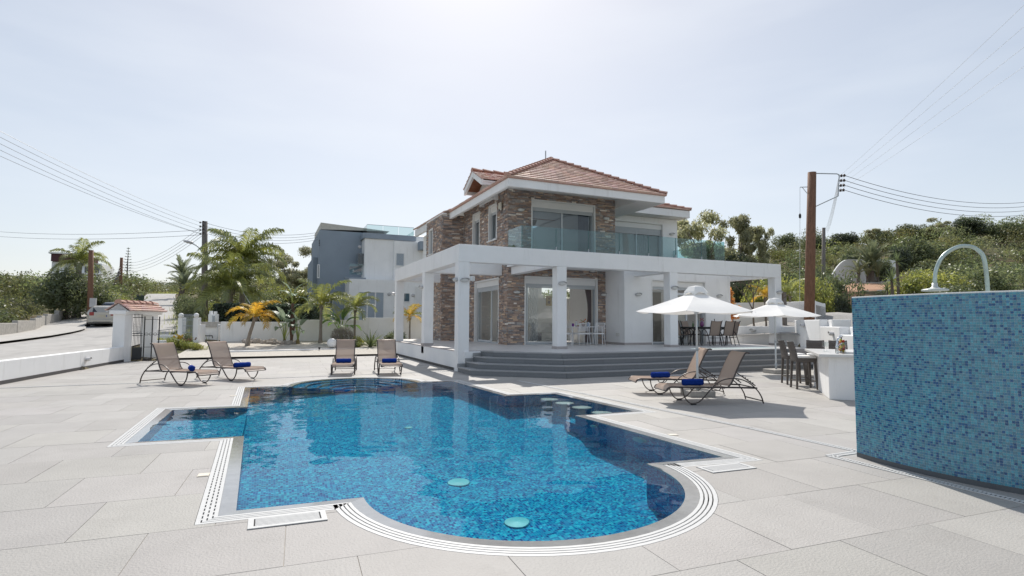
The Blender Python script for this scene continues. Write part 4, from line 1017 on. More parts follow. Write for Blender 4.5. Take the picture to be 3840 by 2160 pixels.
for i in range(na):
    a = a0 + (a1 - a0) * (i + .5) / na; P = swp(a, SWR); n = Vector((-math.cos(a), math.sin(a), 0)); e = Vector((n.y, -n.x, 0)) * -1; e = Vector((0, 0, 1)).cross(n)
    for k in range(nz):
        b = r3.choices(BLUES, (18, 20, 17, 17, 14, 14))[0]; s_ = r3.uniform(.85, 1.18); mtile((*P, .05 + tp * (k + .5)), n, e, Vector((0, 0, 1)), tuple(x * s_ for x in b), abs(a1 - a0) * SWR / na / 2 - g)
for i in range(8):                                # end face of the wall
    P = Vector((*swp(a0, SWR), 0)).lerp(Vector((*swp(a0, SWR - .2), 0)), (i + .5) / 8); n = Vector((math.sin(a0), math.cos(a0), 0)); e = Vector((0, 0, 1)).cross(n)
    for k in range(nz):
        b = r3.choices(BLUES, (18, 20, 17, 17, 14, 14))[0]; mtile((P.x, P.y, .05 + tp * (k + .5)), n, e, Vector((0, 0, 1)), b, .0125 - g)
MOS = mat('glazed_mosaic', (.95, .95, .95), .22, var=.05, scale=30, attr=True, spec=.6)
tag(tm.build('mosaic_tile', MOS, sw, world=True), kind='stuff')
# shower head on its bent arm, standing behind the wall
hp = atd(3506, 1085, 6.15); hd = Vector(hp)
CHR = mat('shower_metal', (.42, .50, .47), .28, metal=.7, var=.12, scale=14)
sh = thing('outdoor_shower', 'round shower head on a bent metal arm rising behind the blue mosaic wall', 'shower', (hd.x + .45, hd.y - .28, 0))
MB().tube(smoothpath([(hd.x + .45, hd.y - .28, .0), (hd.x + .45, hd.y - .28, 1.2), (hd.x + .44, hd.y - .275, 2.1), (hd.x + .38, hd.y - .24, 2.32), (hd.x + .24, hd.y - .15, 2.37), (hd.x + .09, hd.y - .055, 2.27), (hd.x + .015, hd.y - .01, 2.1), (hd.x, hd.y, hd.z + .035)], 5), .021, 10).build('arm', CHR, sh, smooth=True, world=True)
MB().lathe([(.0, -.022), (.122, -.018), (.128, -.008), (.12, 0), (.05, .014), (.028, .03), (.028, .07), (.0, .072)], 24, at=tuple(hd)).build('shower_head', mat('shower_plate', (.55, .58, .56), .35, metal=.3), sh, smooth=True, world=True)

# ================================================================== SUN LOUNGERS
def make_lounger():
    t = thing('sun_lounger', '', 'sun lounger', group='sun loungers round the pool'); hw = .29
    rail = smoothpath([(1.86, 0, .0), (1.82, 0, .13), (1.72, 0, .27), (1.55, 0, .40), (1.34, 0, .465), (1.13, 0, .455), (.97, 0, .39), (.83, 0, .27), (.70, 0, .13), (.60, 0, .045), (.50, 0, .014), (.42, 0, .025), (.35, 0, .09), (.30, 0, .19), (.285, 0, .30)], 4)
    for s in (-1, 1): MB().tube([(p.x, s * (hw + .022), p.z + .012) for p in rail], .0175, 8, flat=.62).build('arm_frame', BRONZE, t, smooth=True)
    for s in (-1, 1):
        MB().tube(smoothpath([(-.02, s * hw, .255), (.01, s * hw, .30), (.07, s * hw, .325), (.2, s * hw, .325), (.7, s * hw, .315), (1.28, s * hw, .31), (1.74, s * hw, .295)], 3), .0165, 8).build('seat_rail', BRONZE, t, smooth=True)
        MB().tube(smoothpath([(1.20, s * .265, .325), (1.27, s * .265, .40), (1.36, s * .265, .60), (1.46, s * .265, .80), (1.54, s * .265, .93), (1.59, s * .265, .955), (1.625, s * .265, .945)], 3), .0155, 8).build('back_rail', BRONZE, t, smooth=True)
        mb = MB(); mb.tube([(1.36, s * .255, .585), (1.74, s * .255, .335)], .011, 6)
        for k in range(5): q = Vector((1.36, s * .255, .585)).lerp(Vector((1.74, s * .255, .335)), .35 + .13 * k); mb.box(q.x - .008, q.y - .008, q.z, q.x + .008, q.y + .008, q.z + .03)
        mb.build('ratchet_bar', BRONZE, t)
        MB().box(.44, s * (hw + .022) - .022, -.002, .54, s * (hw + .022) + .022, .014).build('foot_pad', BLACK, t)
    for x, z in ((.285, .30), (1.84, .06), (1.74, .295), (.80, .30), (1.1, .30)): MB().tube([(x, -hw - .02, z), (x, hw + .02, z)], .012, 8).build('cross_bar', BRONZE, t)
    for x in (.55, .95):
        MB().tube([(x - .1, -hw, .305), (x - .06, -hw + .02, .255), (x + .06, -hw + .02, .255), (x + .1, -hw, .305)], .009, 6).build('under_hook', BRONZE, t)
    MB().tube([(1.625, -.265, .945), (1.625, .265, .945)], .014, 8).build('cross_bar', BRONZE, t); MB().tube([(-.02, -hw, .255), (-.02, hw, .255)], .013, 8).build('cross_bar', BRONZE, t)
    def sheet_(pts, w, sag):
        P = smoothpath(pts, 4); mb = MB(); vs = []; K = 6
        for p in P:
            for k in range(K + 1): f = k / K * 2 - 1; vs.append((p.x, f * w, p.z - sag * (1 - f * f)))
        n = len(P); mb.add(vs, [(i * (K + 1) + k, (i + 1) * (K + 1) + k, (i + 1) * (K + 1) + k + 1, i * (K + 1) + k + 1) for i in range(n - 1) for k in range(K)]); return mb
    sheet_([(-.025, 0, .262), (.012, 0, .312), (.07, 0, .338), (.2, 0, .338), (.7, 0, .328), (1.19, 0, .324)], .285, .014).build('seat_sling', SLING, t, smooth=True)
    sheet_([(1.195, 0, .335), (1.255, 0, .40), (1.345, 0, .60), (1.445, 0, .80), (1.525, 0, .935), (1.585, 0, .968), (1.63, 0, .955)], .262, .012).build('back_sling', SLING, t, smooth=True)
    return t
def place_lounger(o, front, deg, label):
    a = math.radians(deg); d = (math.cos(a), math.sin(a)); o.location = (front[0] - .48 * d[0], front[1] - .48 * d[1], 0); o.rotation_euler.z = a; o['label'] = label
def towel(loc, deg, label):
    a = math.radians(deg); t = thing('rolled_towel', label, 'towel', loc, a, 'blue towels on the loungers'); mb = MB(); prof = []; L2, R_ = .20, .068
    sp = [(R_ * (.96 + .04 * math.cos(3 * w * 2 * PI / 18)) * math.cos(2 * PI * w / 18), R_ * .93 * math.sin(2 * PI * w / 18) + R_ * .9) for w in range(18)]
    vs = []
    for i in range(9):
        x = -L2 + 2 * L2 * i / 8; k = 1 if 0 < i < 8 else .93; b = 1 + .04 * math.sin(i * 1.9)
        for (y, z) in sp: vs.append((x + .006 * math.sin(9 * y), y * k * b, (z - R_ * .9) * k * b + R_ * .9))
    n = 18; fs = [(i * n + k, i * n + (k + 1) % n, (i + 1) * n + (k + 1) % n, (i + 1) * n + k) for i in range(8) for k in range(n)] + [tuple(range(n))[::-1], tuple(range(8 * n, 9 * n))]
    mb.add(vs, fs); mb.build('towel_roll', TOWEL, t, smooth=True)
    for s in (-1, 1):                              # the coil seen at each end
        MB().tube([(s * (L2 + .002), (.012 + .0042 * k * .6) * math.cos(k * .55), (.012 + .0042 * k * .6) * math.sin(k * .55) + R_ * .9) for k in range(20)], .0045, 5).build('coil', TOWEL, t)
    e = MB(); e.tube([(-L2 * .98, -R_ * .9, R_ * 1.35), (L2 * .98, -R_ * .93, R_ * 1.3)], .008, 6); e.build('towel_edge', TOWEL, t)
lg = make_lounger()
LG = [((7.285, 8.39), -17, 'sun lounger nearest the camera on the right, its foot at the near parasol base'), ((7.68, 9.80), -21, 'sun lounger behind the near right one, on the house side of the parasol pole'),
      ((-1.60, 15.10), 135, 'leftmost sun lounger, turned sideways in front of the iron gate'), ((-.585, 15.86), 129, 'sideways sun lounger second from the left, in front of the gravel bed'),
      ((1.97, 16.41), 80, 'head-on sun lounger in front of the white globe lamp'), ((3.21, 16.04), 85, 'head-on sun lounger beside the white terrace wall')]
TWL = [((.62, 0), 4, 0), ((.60, .02), 8, 0), ((.55, 0), -35, 0), ((.50, 0), 78, 0), ((.62, 0), 90, 0), ((.60, 0), 90, 0)]
for k, (fr, deg, lab) in enumerate(LG):
    o = lg if k == 0 else dup(lg); place_lounger(o, fr, deg, lab); a = math.radians(deg); (x, y), td, _ = TWL[k]
    towel((o.location.x + x * math.cos(a) - y * math.sin(a), o.location.y + x * math.sin(a) + y * math.cos(a), .322), deg + td, 'rolled blue towel on the ' + lab[0].lower() + lab[1:].split(',')[0])

# ================================================================== PARASOLS
def make_parasol():
    t = thing('parasol', '', 'parasol', group='white parasols by the steps'); R_, N, M_ = 1.30, 6, 8; z0, z1 = 1.745, 2.15; mb = MB()
    for s in range(N):
        a, b = s * PI / 3, (s + 1) * PI / 3; vs = []; fs = []
        for i in range(M_ + 1):
            r = i / M_
            for k in range(M_ + 1):
                f = k / M_; p = (math.cos(a) * (1 - f) + math.cos(b) * f, math.sin(a) * (1 - f) + math.sin(b) * f); sag = .10 * r * r * 4 * f * (1 - f) * .45; rr = .09 + (R_ - .09) * r
                q = 1 - .035 * r * 4 * f * (1 - f); vs.append((p[0] * rr * q, p[1] * rr * q, z1 + (z0 - z1) * (r ** .93) - sag + .006 * math.sin(9 * r + s * 2) * f * (1 - f) * 4))
        for i in range(M_):
            for k in range(M_): fs.append((i * (M_ + 1) + k, (i + 1) * (M_ + 1) + k, (i + 1) * (M_ + 1) + k + 1, i * (M_ + 1) + k + 1))
        mb.add(vs, fs)
        p, q = (math.cos(a) * R_, math.sin(a) * R_), (math.cos(b) * R_, math.sin(b) * R_)
    mb.build('canopy', CANVAS, t, smooth=False)
    cap = MB()                                                # vent hood: arched flaps over the top
    for s in range(N):
        a, b = s * PI / 3, (s + 1) * PI / 3; vs = []; K = 6
        for k in range(K + 1):
            f = k / K; p = (math.cos(a) * (1 - f) + math.cos(b) * f, math.sin(a) * (1 - f) + math.sin(b) * f); lift = .065 * math.sin(PI * f)
            for r, z in ((.27, 2.08), (.26, 2.16), (.16, 2.27), (.0, 2.295)): vs.append((p[0] * r, p[1] * r, z + (lift if r > .2 and z < 2.1 else 0)))
        fs = [(k * 4 + j, (k + 1) * 4 + j, (k + 1) * 4 + j + 1, k * 4 + j + 1) for k in range(K) for j in range(3)]; cap.add(vs, fs)
    cap.build('vent_cap', CANVAS, t)
    MB().tube([(0, 0, .10), (0, 0, 1.0)], .024, 12).build('lower_pole', POLEW, t, smooth=True); MB().tube([(0, 0, .95), (0, 0, 2.25)], .019, 12).build('upper_pole', POLEW, t, smooth=True)
    MB().tube([(0, 0, .93), (0, 0, .99)], .031, 12).build('collar', ALUG, t, smooth=True); MB().tube([(.02, 0, .96), (.06, 0, .96)], .008, 8).build('clamp_screw', ALUG, t)
    MB().lathe([(.045, 1.70), (.05, 1.72), (.05, 1.76), (.03, 1.79)], 12).build('runner', POLEW, t)
    for s in range(N):
        a = s * PI / 3; c, sn = math.cos(a), math.sin(a)
        MB().tube([(c * .03, sn * .03, 2.13), (c * .6, sn * .6, 1.945), (c * 1.285, sn * 1.285, 1.735)], .0085, 6).build('rib', POLEW, t); MB().tube([(c * .045, sn * .045, 1.745), (c * .62, sn * .62, 1.93)], .007, 6).build('strut', POLEW, t)
    b = MB().box(-.27, -.27, 0, .27, .27, .12).build('base_block', CONC, t, bev=.015); MB().tube([(0, 0, .11), (0, 0, .30)], .032, 12).build('pole_socket', ALUG, t, smooth=True)
    return t
p1 = make_parasol(); p1.location = (8.22, 9.10, 0); p1.rotation_euler.z = math.radians(-20); p1['label'] = 'larger-looking white parasol between the two right-hand loungers'
p2 = dup(p1, (14.20, 12.32, 0), math.radians(-8), 'white parasol farther back beside the bar stools')

# ================================================================== BAR
BA = Vector((10.26, 7.65, 0)); bd = Vector((.722, .692, 0)).normalized(); bn = Vector((.692, -.722, 0)).normalized(); BL, BW = 2.55, .82
bar = thing('bar_counter', 'white poolside bar counter with a stone top and a sink', 'bar', BA)
def bq(a, b): p = BA + bd * a + bn * b; return (p.x, p.y)
MB().prism([bq(0, 0), bq(0, BW), bq(BL, BW), bq(BL, 0)], 0, .845).build('bar_body', WHITE, bar, world=True, bev=.012)
MB().prism([bq(-.14, -.18), bq(-.14, BW + .04), bq(BL + .02, BW + .04), bq(BL + .02, -.18)], .845, .90).build('bar_top', mat('pale_marble', (.66, .65, .63), .3, var=.06, scale=6, spec=.5), bar, world=True, bev=.006)
sk_ = MB(); sk_.prism([bq(.12, .28), bq(.12, .74), bq(.95, .74), bq(.95, .28)], .9005, .906); sk_.build('sink_rim', STEEL, bar, world=True)
for a0_, a1_ in ((.17, .5), (.56, .9)): MB().prism([bq(a0_, .33), bq(a0_, .69), bq(a1_, .69), bq(a1_, .33)], .9062, .9075).build('bowl_shade', mat('sink_shade', (.16, .16, .165), .3, metal=.6), bar, world=True)  # flat plates; the shade of the hollow bowls is put into the colour
tp_ = bq(.33, .20); tap = thing('mixer_tap', 'tall curved chrome mixer tap on the bar sink', 'tap', (tp_[0], tp_[1], .9))
CHROME = mat('chrome', (.70, .71, .72), .08, metal=1.0, var=.02)
MB().lathe([(.032, 0), (.03, .02), (.026, .10), (.03, .13), (.022, .16), (.0, .165)], 14).build('tap_body', CHROME, tap, smooth=True)
MB().tube(smoothpath([(0, 0, .12), (.005, 0, .20), (.05, .01, .29), (.13, .02, .345), (.20, .03, .355), (.23, .032, .335)], 4), [.018] * 18 + [.013] * 3, 10).build('spout', CHROME, tap, smooth=True)
MB().tube([(0, 0, .14), (.05, -.03, .18), (.10, -.05, .215)], .009, 8).build('lever', CHROME, tap, smooth=True)
GL = glass_mat('thin_glass', (.90, .93, .93), 2.0)
def glass(loc, label, h=.2):
    t = thing('wine_glass', label, 'wine glass', loc, group='wine glasses on the bar')
    MB().lathe([(.034, 0), (.034, .003), (.006, .006), (.004, .09), (.012, .10)], 14).build('stem', GL, t, smooth=True); MB().lathe([(.012, .10), (.032, .12), (.040, .15), (.036, .19), (.031, .215)], 14).build('bowl', GL, t, smooth=True)
for k, q in enumerate((bq(.98, .05), bq(1.12, .12))): glass((q[0], q[1], .9), 'clear wine glass on the bar, %s' % ('nearer the stools' if k == 0 else 'right beside the fruit jar'))
q = bq(.80, .36); t = thing('fruit_jar', 'clear glass jar of yellow and red fruit slices on the bar', 'jar', (q[0], q[1], .9))
MB().lathe([(.05, 0), (.07, .01), (.075, .1), (.085, .22)], 16).build('jar', GL, t, smooth=True)
FR = [mat('lemon', (.75, .55, .06), .45), mat('orange', (.70, .26, .04), .45), mat('red_fruit', (.48, .06, .03), .4), mat('lime', (.35, .42, .06), .45)]
for k in range(12):
    a = k * 2.4; rr = .04 if k < 9 else .028; z = .04 + .02 * k
    MB().lathe([(0, -.032), (.022, -.022), (.03, 0), (.022, .022), (0, .032)], 10, at=(rr * math.cos(a), rr * math.sin(a), z)).build('fruit', FR[k % 4], t, smooth=True)
q = bq(1.28, .42); t = thing('wine_bottle', 'dark wine bottle standing on the bar behind the fruit jar', 'bottle', (q[0], q[1], .9)); MB().lathe([(.036, 0), (.037, .01), (.037, .19), (.03, .22), (.014, .25), (.014, .30)], 16).build('bottle', mat('dark_glass', (.02, .025, .02), .12, spec=.8), t, smooth=True); MB().lathe([(.0155, .265), (.0155, .315), (0, .316)], 12).build('capsule', mat('capsule', (.05, .02, .06), .4), t)
# bar stools
def make_stool():
    t = thing('bar_stool', '', 'bar stool', group='wicker bar stools'); w = .20
    for sx in (-1, 1):
        for sy in (-1, 1):
            mb = MB(); b = Vector((sx * (w + .02), sy * (w + .015), 0)); h = Vector((sx * (w - .015), sy * (w - .02), .70)); vs = []
            for p, k in ((b, .019), (h, .027)):
                for i, j in ((-1, -1), (1, -1), (1, 1), (-1, 1)): vs.append((p.x + i * k, p.y + j * k, p.z))
            mb.add(vs, [(0, 3, 2, 1), (4, 5, 6, 7), (0, 1, 5, 4), (1, 2, 6, 5), (2, 3, 7, 6), (3, 0, 4, 7)]); mb.build('leg', WICKER, t)
    MB().box(-w - .02, -w - .015, .62, w + .02, w + .015, .71).build('seat_frame', WICKER, t, bev=.012)
    MB().box(-w + .0, -w - .01, .71, w + .025, w + .01, .765).build('cushion', CUSH, t, bev=.022)
    mb = MB(); vs = []; K, J = 8, 8
    for side in (0, 1):
        for j in range(J + 1):
            f = j / J; z = .66 + .42 * f; x = -w - .0 - .085 * f ** 1.5
            for k in range(K + 1): g_ = k / K * 2 - 1; vs.append((x - .035 * side + .018 * g_ * g_ + .004 * math.sin(j * 3), g_ * (w + .012 - .012 * f), z + (.012 * (g_ * g_) if j == J else 0)))
    o = (J + 1) * (K + 1); fs = []
    for j in range(J):
        for k in range(K): a = j * (K + 1) + k; fs += [(a, a + 1, a + K + 2, a + K + 1), (o + a, o + a + K + 1, o + a + K + 2, o + a + 1)]
    for k in range(K): a = J * (K + 1) + k; fs.append((a, a + 1, o + a + 1, o + a))
    for j in range(J): a = j * (K + 1); fs.append((a, a + K + 1, o + a + K + 1, o + a)); b = a + K; fs.append((b, o + b, o + b + K + 1, b + K + 1))
    mb.add(vs, fs); mb.build('backrest', WICKER, t)
    for j in range(7): z = .72 + .05 * j; x = -w - .085 * ((z - .66) / .42) ** 1.5 + .004; MB().tube([(x + .016, -w + .0, z), (x, 0, z), (x + .016, w - .0, z)], .009, 6).build('weave_band', WICKER, t)
    for (x0, y0, x1, y1) in ((-w, -w, w, -w), (-w, w, w, w), (-w, -w, -w, w), (w, -w, w, w)): MB().tube([(x0 * 1.07, y0 * 1.05, .19), (x1 * 1.07, y1 * 1.05, .19)], .011, 6).build('foot_rail', mat('stool_rail', (.16, .14, .12), .4, metal=.4), t)
    return t
s1 = make_stool(); s1.location = (11.45, 9.17, 0); s1.rotation_euler.z = math.radians(-33); s1['label'] = 'wicker bar stool with a white cushion, the one nearer the camera at the bar front'
dup(s1, (12.06, 9.94, 0), math.radians(-33), 'wicker bar stool with a white cushion standing behind the nearer one, close to the parasol')
q = bq(3.02, .62); dup(s1, (q[0], q[1], 0), math.radians(222), 'wicker bar stool at the far bar end, its back behind the fruit jar')
q = bq(3.0, .12); dup(s1, (q[0], q[1], 0), math.radians(222), 'wicker bar stool at the far bar end, its back behind the wine glasses')

# ================================================================== TERRACE FURNITURE
def make_sling_chair():
    t = thing('sling_chair', '', 'chair', group='sling dining chairs on the terrace'); w = .26
    for s in (-1, 1):
        MB().tube(smoothpath([(-.26, s * w, 0), (-.19, s * w, .25), (-.10, s * w, .46), (.02, s * w, .60), (.14, s * w, .635), (.24, s * w, .58), (.28, s * w, .44), (.27, s * w, .2), (.29, s * w, 0)], 3), .016, 7).build('leg_frame', BLACK, t, smooth=True)
        MB().tube(smoothpath([(.26, s * .225, .44), (.1, s * .225, .40), (-.12, s * .225, .395), (-.19, s * .225, .46), (-.25, s * .225, .70), (-.32, s * .225, .93), (-.365, s * .225, .97)], 3), .0145, 7).build('sling_rail', BLACK, t, smooth=True)
    P = smoothpath([(.26, 0, .445), (.1, 0, .41), (-.11, 0, .405), (-.175, 0, .47), (-.235, 0, .70), (-.305, 0, .93), (-.36, 0, .965)], 4); vs = [(p.x, y, p.z - (.012 if y == 0 else 0)) for p in P for y in (-.22, 0, .22)]
    MB().add(vs, [(i * 3 + k, (i + 1) * 3 + k, (i + 1) * 3 + k + 1, i * 3 + k + 1) for i in range(len(P) - 1) for k in (0, 1)]).build('sling', SLINGT, t, smooth=True)
    for x, z in ((-.17, .31), (.27, .40)): MB().tube([(x, -w, z), (x, w, z)], .011, 6).build('cross_bar', BLACK, t)
    return t
SLINGT = mat('taupe_sling', (.34, .27, .225), .85, var=.05, scale=20, trans=.15)
sc1 = make_sling_chair(); sc1.location = (15.86, 16.72, TZ); sc1.rotation_euler.z = math.radians(80); sc1['label'] = 'sling chair on the pool side of the black table, left one of two'
for (x, y, a, lab) in ((16.52, 16.70, 84, 'sling chair on the pool side of the black table, right one of two'), (17.30, 17.25, 168, 'sling chair at the right end of the black table by the parapet'),
                       (14.88, 17.38, 6, 'sling chair at the left end of the black table, half behind the pillar'), (15.35, 18.02, -62, 'sling chair on the house side of the black table, left'), (16.0, 18.05, -75, 'sling chair on the house side of the black table, right one')):
    dup(sc1, (x, y, TZ), math.radians(a), lab)
tb = thing('dining_table', 'black framed glass dining table on the terrace right of the pillar', 'table', (16.05, 17.38, TZ))
MB().box(-.92, -.47, .70, .92, .47, .735).build('tabletop', mat('table_glass', (.03, .03, .032), .1, spec=.6), tb, bev=.006)
for sx in (-1, 1):
    for sy in (-1, 1): MB().tube([(sx * .84, sy * .40, .71), (sx * .80, sy * .36, 0)], .024, 8).build('leg', BLACK, tb)
for y in (-.44, .44): MB().box(-.9, y - .015, .65, .9, y + .015, .70).build('apron', BLACK, tb)
def bottle(loc, label, m, prof, capm=None):
    t = thing('bottle', label, 'bottle', loc); MB().lathe(prof, 14).build('body', m, t, smooth=True); r, z = prof[-1]
    MB().lathe([(r + .003, z - .02), (r + .003, z + .02), (0, z + .021)], 10).build('cap', capm or BLACK, t)
bottle((15.55, 17.18, TZ + .735), 'clear water bottle with a blue label on the black table', mat('blue_water', (.10, .28, .42), .1, spec=.6), [(.038, 0), (.042, .02), (.042, .2), (.03, .26), (.014, .30)], mat('blue_cap', (.02, .1, .4), .4))
bottle((15.43, 17.28, TZ + .735), 'small green bottle on the black table', mat('green_glass', (.04, .16, .03), .15, spec=.6), [(.03, 0), (.032, .1), (.014, .16), (.013, .2)])
bottle((16.75, 17.5, TZ + .735), 'dark tall bottle standing at the right of the black table', mat('dark_glass', (.02, .025, .02), .12), [(.036, 0), (.037, .19), (.03, .22), (.014, .25), (.014, .30)])
t = thing('flower_vase', 'purple vase with dark red flowers on the black table', 'vase', (15.95, 17.35, TZ + .735)); MB().lathe([(.05, 0), (.075, .05), (.08, .14), (.05, .2), (.055, .22)], 16).build('vase', mat('purple_glaze', (.22, .07, .20), .25), t, smooth=True)
for k in range(9):
    a = k * .7; MB().lathe([(0, -.025), (.028, 0), (0, .022)], 8, at=(.06 * math.cos(a), .06 * math.sin(a), .25 + .03 * (k % 4))).build('flower', mat('dark_red_petal', (.28, .05, .05), .6), t, smooth=True)
t = thing('fruit_bowl', 'bowl of oranges on the black table', 'fruit bowl', (16.42, 17.2, TZ + .735)); MB().lathe([(.05, 0), (.10, .04), (.13, .075)], 18).build('bowl', mat('bowl_brown', (.2, .08, .04), .4), t, smooth=True)
for k in range(5): MB().lathe([(0, -.036), (.026, -.026), (.036, 0), (.026, .026), (0, .036)], 10, at=(.05 * math.cos(k * 1.3), .05 * math.sin(k * 1.3), .085 if k < 4 else .13)).build('orange', FR[1], t, smooth=True)

WHM = mat('white_metal', (.76, .76, .77), .4, var=.02)
def make_wire_chair():
    t = thing('wire_chair', '', 'chair', group='white wire chairs on the terrace'); w = .23
    for s in (-1, 1):
        MB().tube([(-.27, s * (w + .01), 0), (-.21, s * w, .44), (-.22, s * w, .60), (-.28, s * (w - .02), .86)], .0135, 7).build('rear_leg', WHM, t, smooth=True)
        MB().tube([(.25, s * (w + .01), 0), (.21, s * w, .43)], .0135, 7).build('front_leg', WHM, t); MB().tube([(.21, s * w, .43), (-.21, s * w, .44)], .012, 7).build('side_rail', WHM, t)
    for x, z in ((.21, .43), (-.21, .44), (-.28, .86)): MB().tube([(x, -w, z), (x, w, z)], .012, 7).build('cross_rail', WHM, t)
    for k in range(9): f = k / 9; z = .55 + .30 * f; x = -.215 - .062 * f; MB().tube([(x, -w, z), (x, w, z)], .0065, 5).build('back_wire', WHM, t)
    MB().box(-.21, -w + .0, .44, .225, w - .0, .475).build('cushion', CUSH, t, bev=.014); return t
wc1 = make_wire_chair(); wc1.location = (11.12, 18.62, TZ); wc1.rotation_euler.z = math.radians(86); wc1['label'] = 'white wire chair facing the house, the one in the middle of the white table'
for (x, y, a, lab) in ((11.74, 18.58, 97, 'white wire chair facing the house, the right one by the stone jamb'), (10.42, 18.92, 10, 'white wire chair at the left end of the white table beside the pillar'),
                       (11.15, 19.52, -88, 'white wire chair on the house side of the white table, left'), (11.82, 19.5, -93, 'white wire chair on the house side of the white table, right')): dup(wc1, (x, y, TZ), math.radians(a), lab)
tw_ = thing('breakfast_table', 'white metal table laid for breakfast under the pergola', 'table', (11.42, 19.05, TZ)); MB().box(-.74, -.40, .70, .74, .40, .725).build('tabletop', WHM, tw_, bev=.006)
for sx in (-1, 1):
    for sy in (-1, 1): MB().tube([(sx * .68, sy * .35, .70), (sx * .69, sy * .36, 0)], .019, 8).build('leg', WHM, tw_)
TT = TZ + .725
t = thing('flowering_plant', 'potted plant with orange and green leaves on the white table', 'plant', (11.45, 19.05, TT)); MB().lathe([(.05, 0), (.07, .06), (.075, .1)], 14).build('pot', mat('pot_brown', (.14, .06, .04), .5), t, smooth=True)
lfm = MB()
for k in range(46):
    a = rng.uniform(0, 6.28); e = rng.uniform(.2, 1.4); r_ = rng.uniform(.06, .2); c = Vector((r_ * math.cos(a) * math.cos(e), r_ * math.sin(a) * math.cos(e), .12 + r_ * math.sin(e))); d = Vector((math.cos(a), math.sin(a), .6)).normalized(); s_ = d.orthogonal().normalized()
    col = (1.0, .35, .12) if k % 3 else (.3, .5, .2); lfm.add([c - d * .035, c + s_ * .02, c + d * .035, c - s_ * .02], [(0, 1, 2, 3)], col)
lfm.build('leaves', mat('bright_leaf', (.55, .5, .4), .5, attr=True, trans=.3), t)
def box_item(name, lab, cat, loc, s, m): t = thing(name, lab, cat, loc); MB().box(-s[0] / 2, -s[1] / 2, 0, s[0] / 2, s[1] / 2, s[2]).build('carton', m, t, bev=.005); MB().box(-s[0] / 2 + .01, -s[1] / 2 + .01, s[2], s[0] / 2 - .01, s[1] / 2 - .01, s[2] + .012).build('lid', WHITE2, t)
t = thing('candle_jar', 'purple candle jar on the white table', 'candle', (10.92, 18.95, TT)); MB().lathe([(.04, 0), (.043, .01), (.043, .11), (.035, .115)], 14).build('jar', mat('purple_wax', (.13, .02, .22), .35), t, smooth=True); MB().tube([(0, 0, .11), (0, 0, .13)], .003, 5).build('wick', BLACK, t)
bottle((11.16, 19.12, TT), 'clear bottle with a red cap on the white table', mat('pale_bottle', (.55, .57, .58), .15, spec=.6), [(.04, 0), (.042, .02), (.04, .15), (.022, .2), (.014, .23)], mat('red_cap', (.4, .03, .03), .4))
box_item('milk_carton', 'blue and white carton on the white table', 'carton', (11.70, 19.1, TT), (.07, .07, .16), mat('carton_blue', (.12, .25, .42), .5))
t = thing('serving_dish', 'dish of red and green food on the white table', 'dish', (11.1, 18.85, TT)); MB().lathe([(.05, 0), (.09, .015), (.11, .03)], 16).build('dish', mat('pink_dish', (.45, .14, .2), .4), t, smooth=True); MB().lathe([(0, .05), (.06, .04), (.09, .02)][::-1], 12).build('food', mat('salad', (.2, .3, .05), .7), t, smooth=True)

# ================================================================== WALL LAMPS
def make_lamp():
    t = thing('wall_lamp', '', 'wall lamp', group='grey bulkhead wall lamps'); P = [(.088 * (1 if abs(math.cos(w)) > .3 else .96) * math.cos(w) + .03 * (1 if math.cos(w) > 0 else -1), .052 * math.sin(w)) for w in [2 * PI * k / 20 for k in range(20)]]
    def shell(z0, z1, k1, m, name):
        vs = [(x, -z0, z) for x, z in P] + [(x * .97, -(z0 + z1) / 2, z * .97) for x, z in P] + [(x * k1, -z1, z * k1) for x, z in P]; n = 20
        fs = [(j * n + i, j * n + (i + 1) % n, (j + 1) * n + (i + 1) % n, (j + 1) * n + i) for j in (0, 1) for i in range(n)] + [tuple(range(2 * n, 3 * n))]
        MB().add(vs, fs).build(name, m, t, smooth=True)
    shell(0, .035, .96, LAMPG, 'lamp_body'); shell(.034, .085, .66, LAMPD, 'diffuser')
    vs = []; fs = []
    for k in range(9):
        w = PI * (k / 8); x, z = .122 * math.cos(w), .057 * math.sin(w) + .003
        vs += [(x, -.02, z), (x * .96, -.098, z * .95 + .002)]
    MB().add(vs, [(2 * k, 2 * k + 1, 2 * k + 3, 2 * k + 2) for k in range(8)]).build('visor', LAMPG, t); return t
L0 = make_lamp(); used = [False]
def lamp(p, deg, label):
    o = L0 if not used[0] else dup(L0); used[0] = True; o.location = tuple(p); o.scale = (1.15,) * 3; o.rotation_euler.z = math.radians(deg); o['label'] = label
lamp(aty(1741.4, 1050.6, 16.198), 0, 'wall lamp on the pool face of the corner pillar'); lamp(atx(1712, 1049, 5.298), -90, 'wall lamp on the left face of the corner pillar')
lamp(atx(1583.7, 1077.5, 5.298), -90, 'wall lamp on the second pillar of the left pergola side'); lamp(atx(1479, 1101.5, 5.298), -90, 'wall lamp on the rearmost left pergola pillar')
lamp(aty(2106.8, 1063.4, 16.198), 0, 'wall lamp on the front pillar before the white table'); lamp(aty(2526.7, 1079.6, 16.198), 0, 'wall lamp on the front pillar above the near parasol')
lamp(aty(2920.3, 1096.4, 16.198), 0, 'wall lamp on the rightmost pergola pillar'); lamp(aty(2391.7, 1104.8, 18.398), 0, 'wall lamp on the white wall between table and right-hand window')
lamp(aty(2695, 1110.5, 18.398), 0, 'wall lamp on the white wall right of the glazed door, behind the parasol top'); lamp(aty(2517, 878.8, 21.848), 0, 'wall lamp on the upper white wall beside the balcony door')
lamp(aty(1937, 1095.3, 19.735), 0, 'wall lamp on the pool face of the stone column'); lamp(aty(2263, 1105.7, 19.735), 0, 'wall lamp on the stone strip right of the big sliding door')
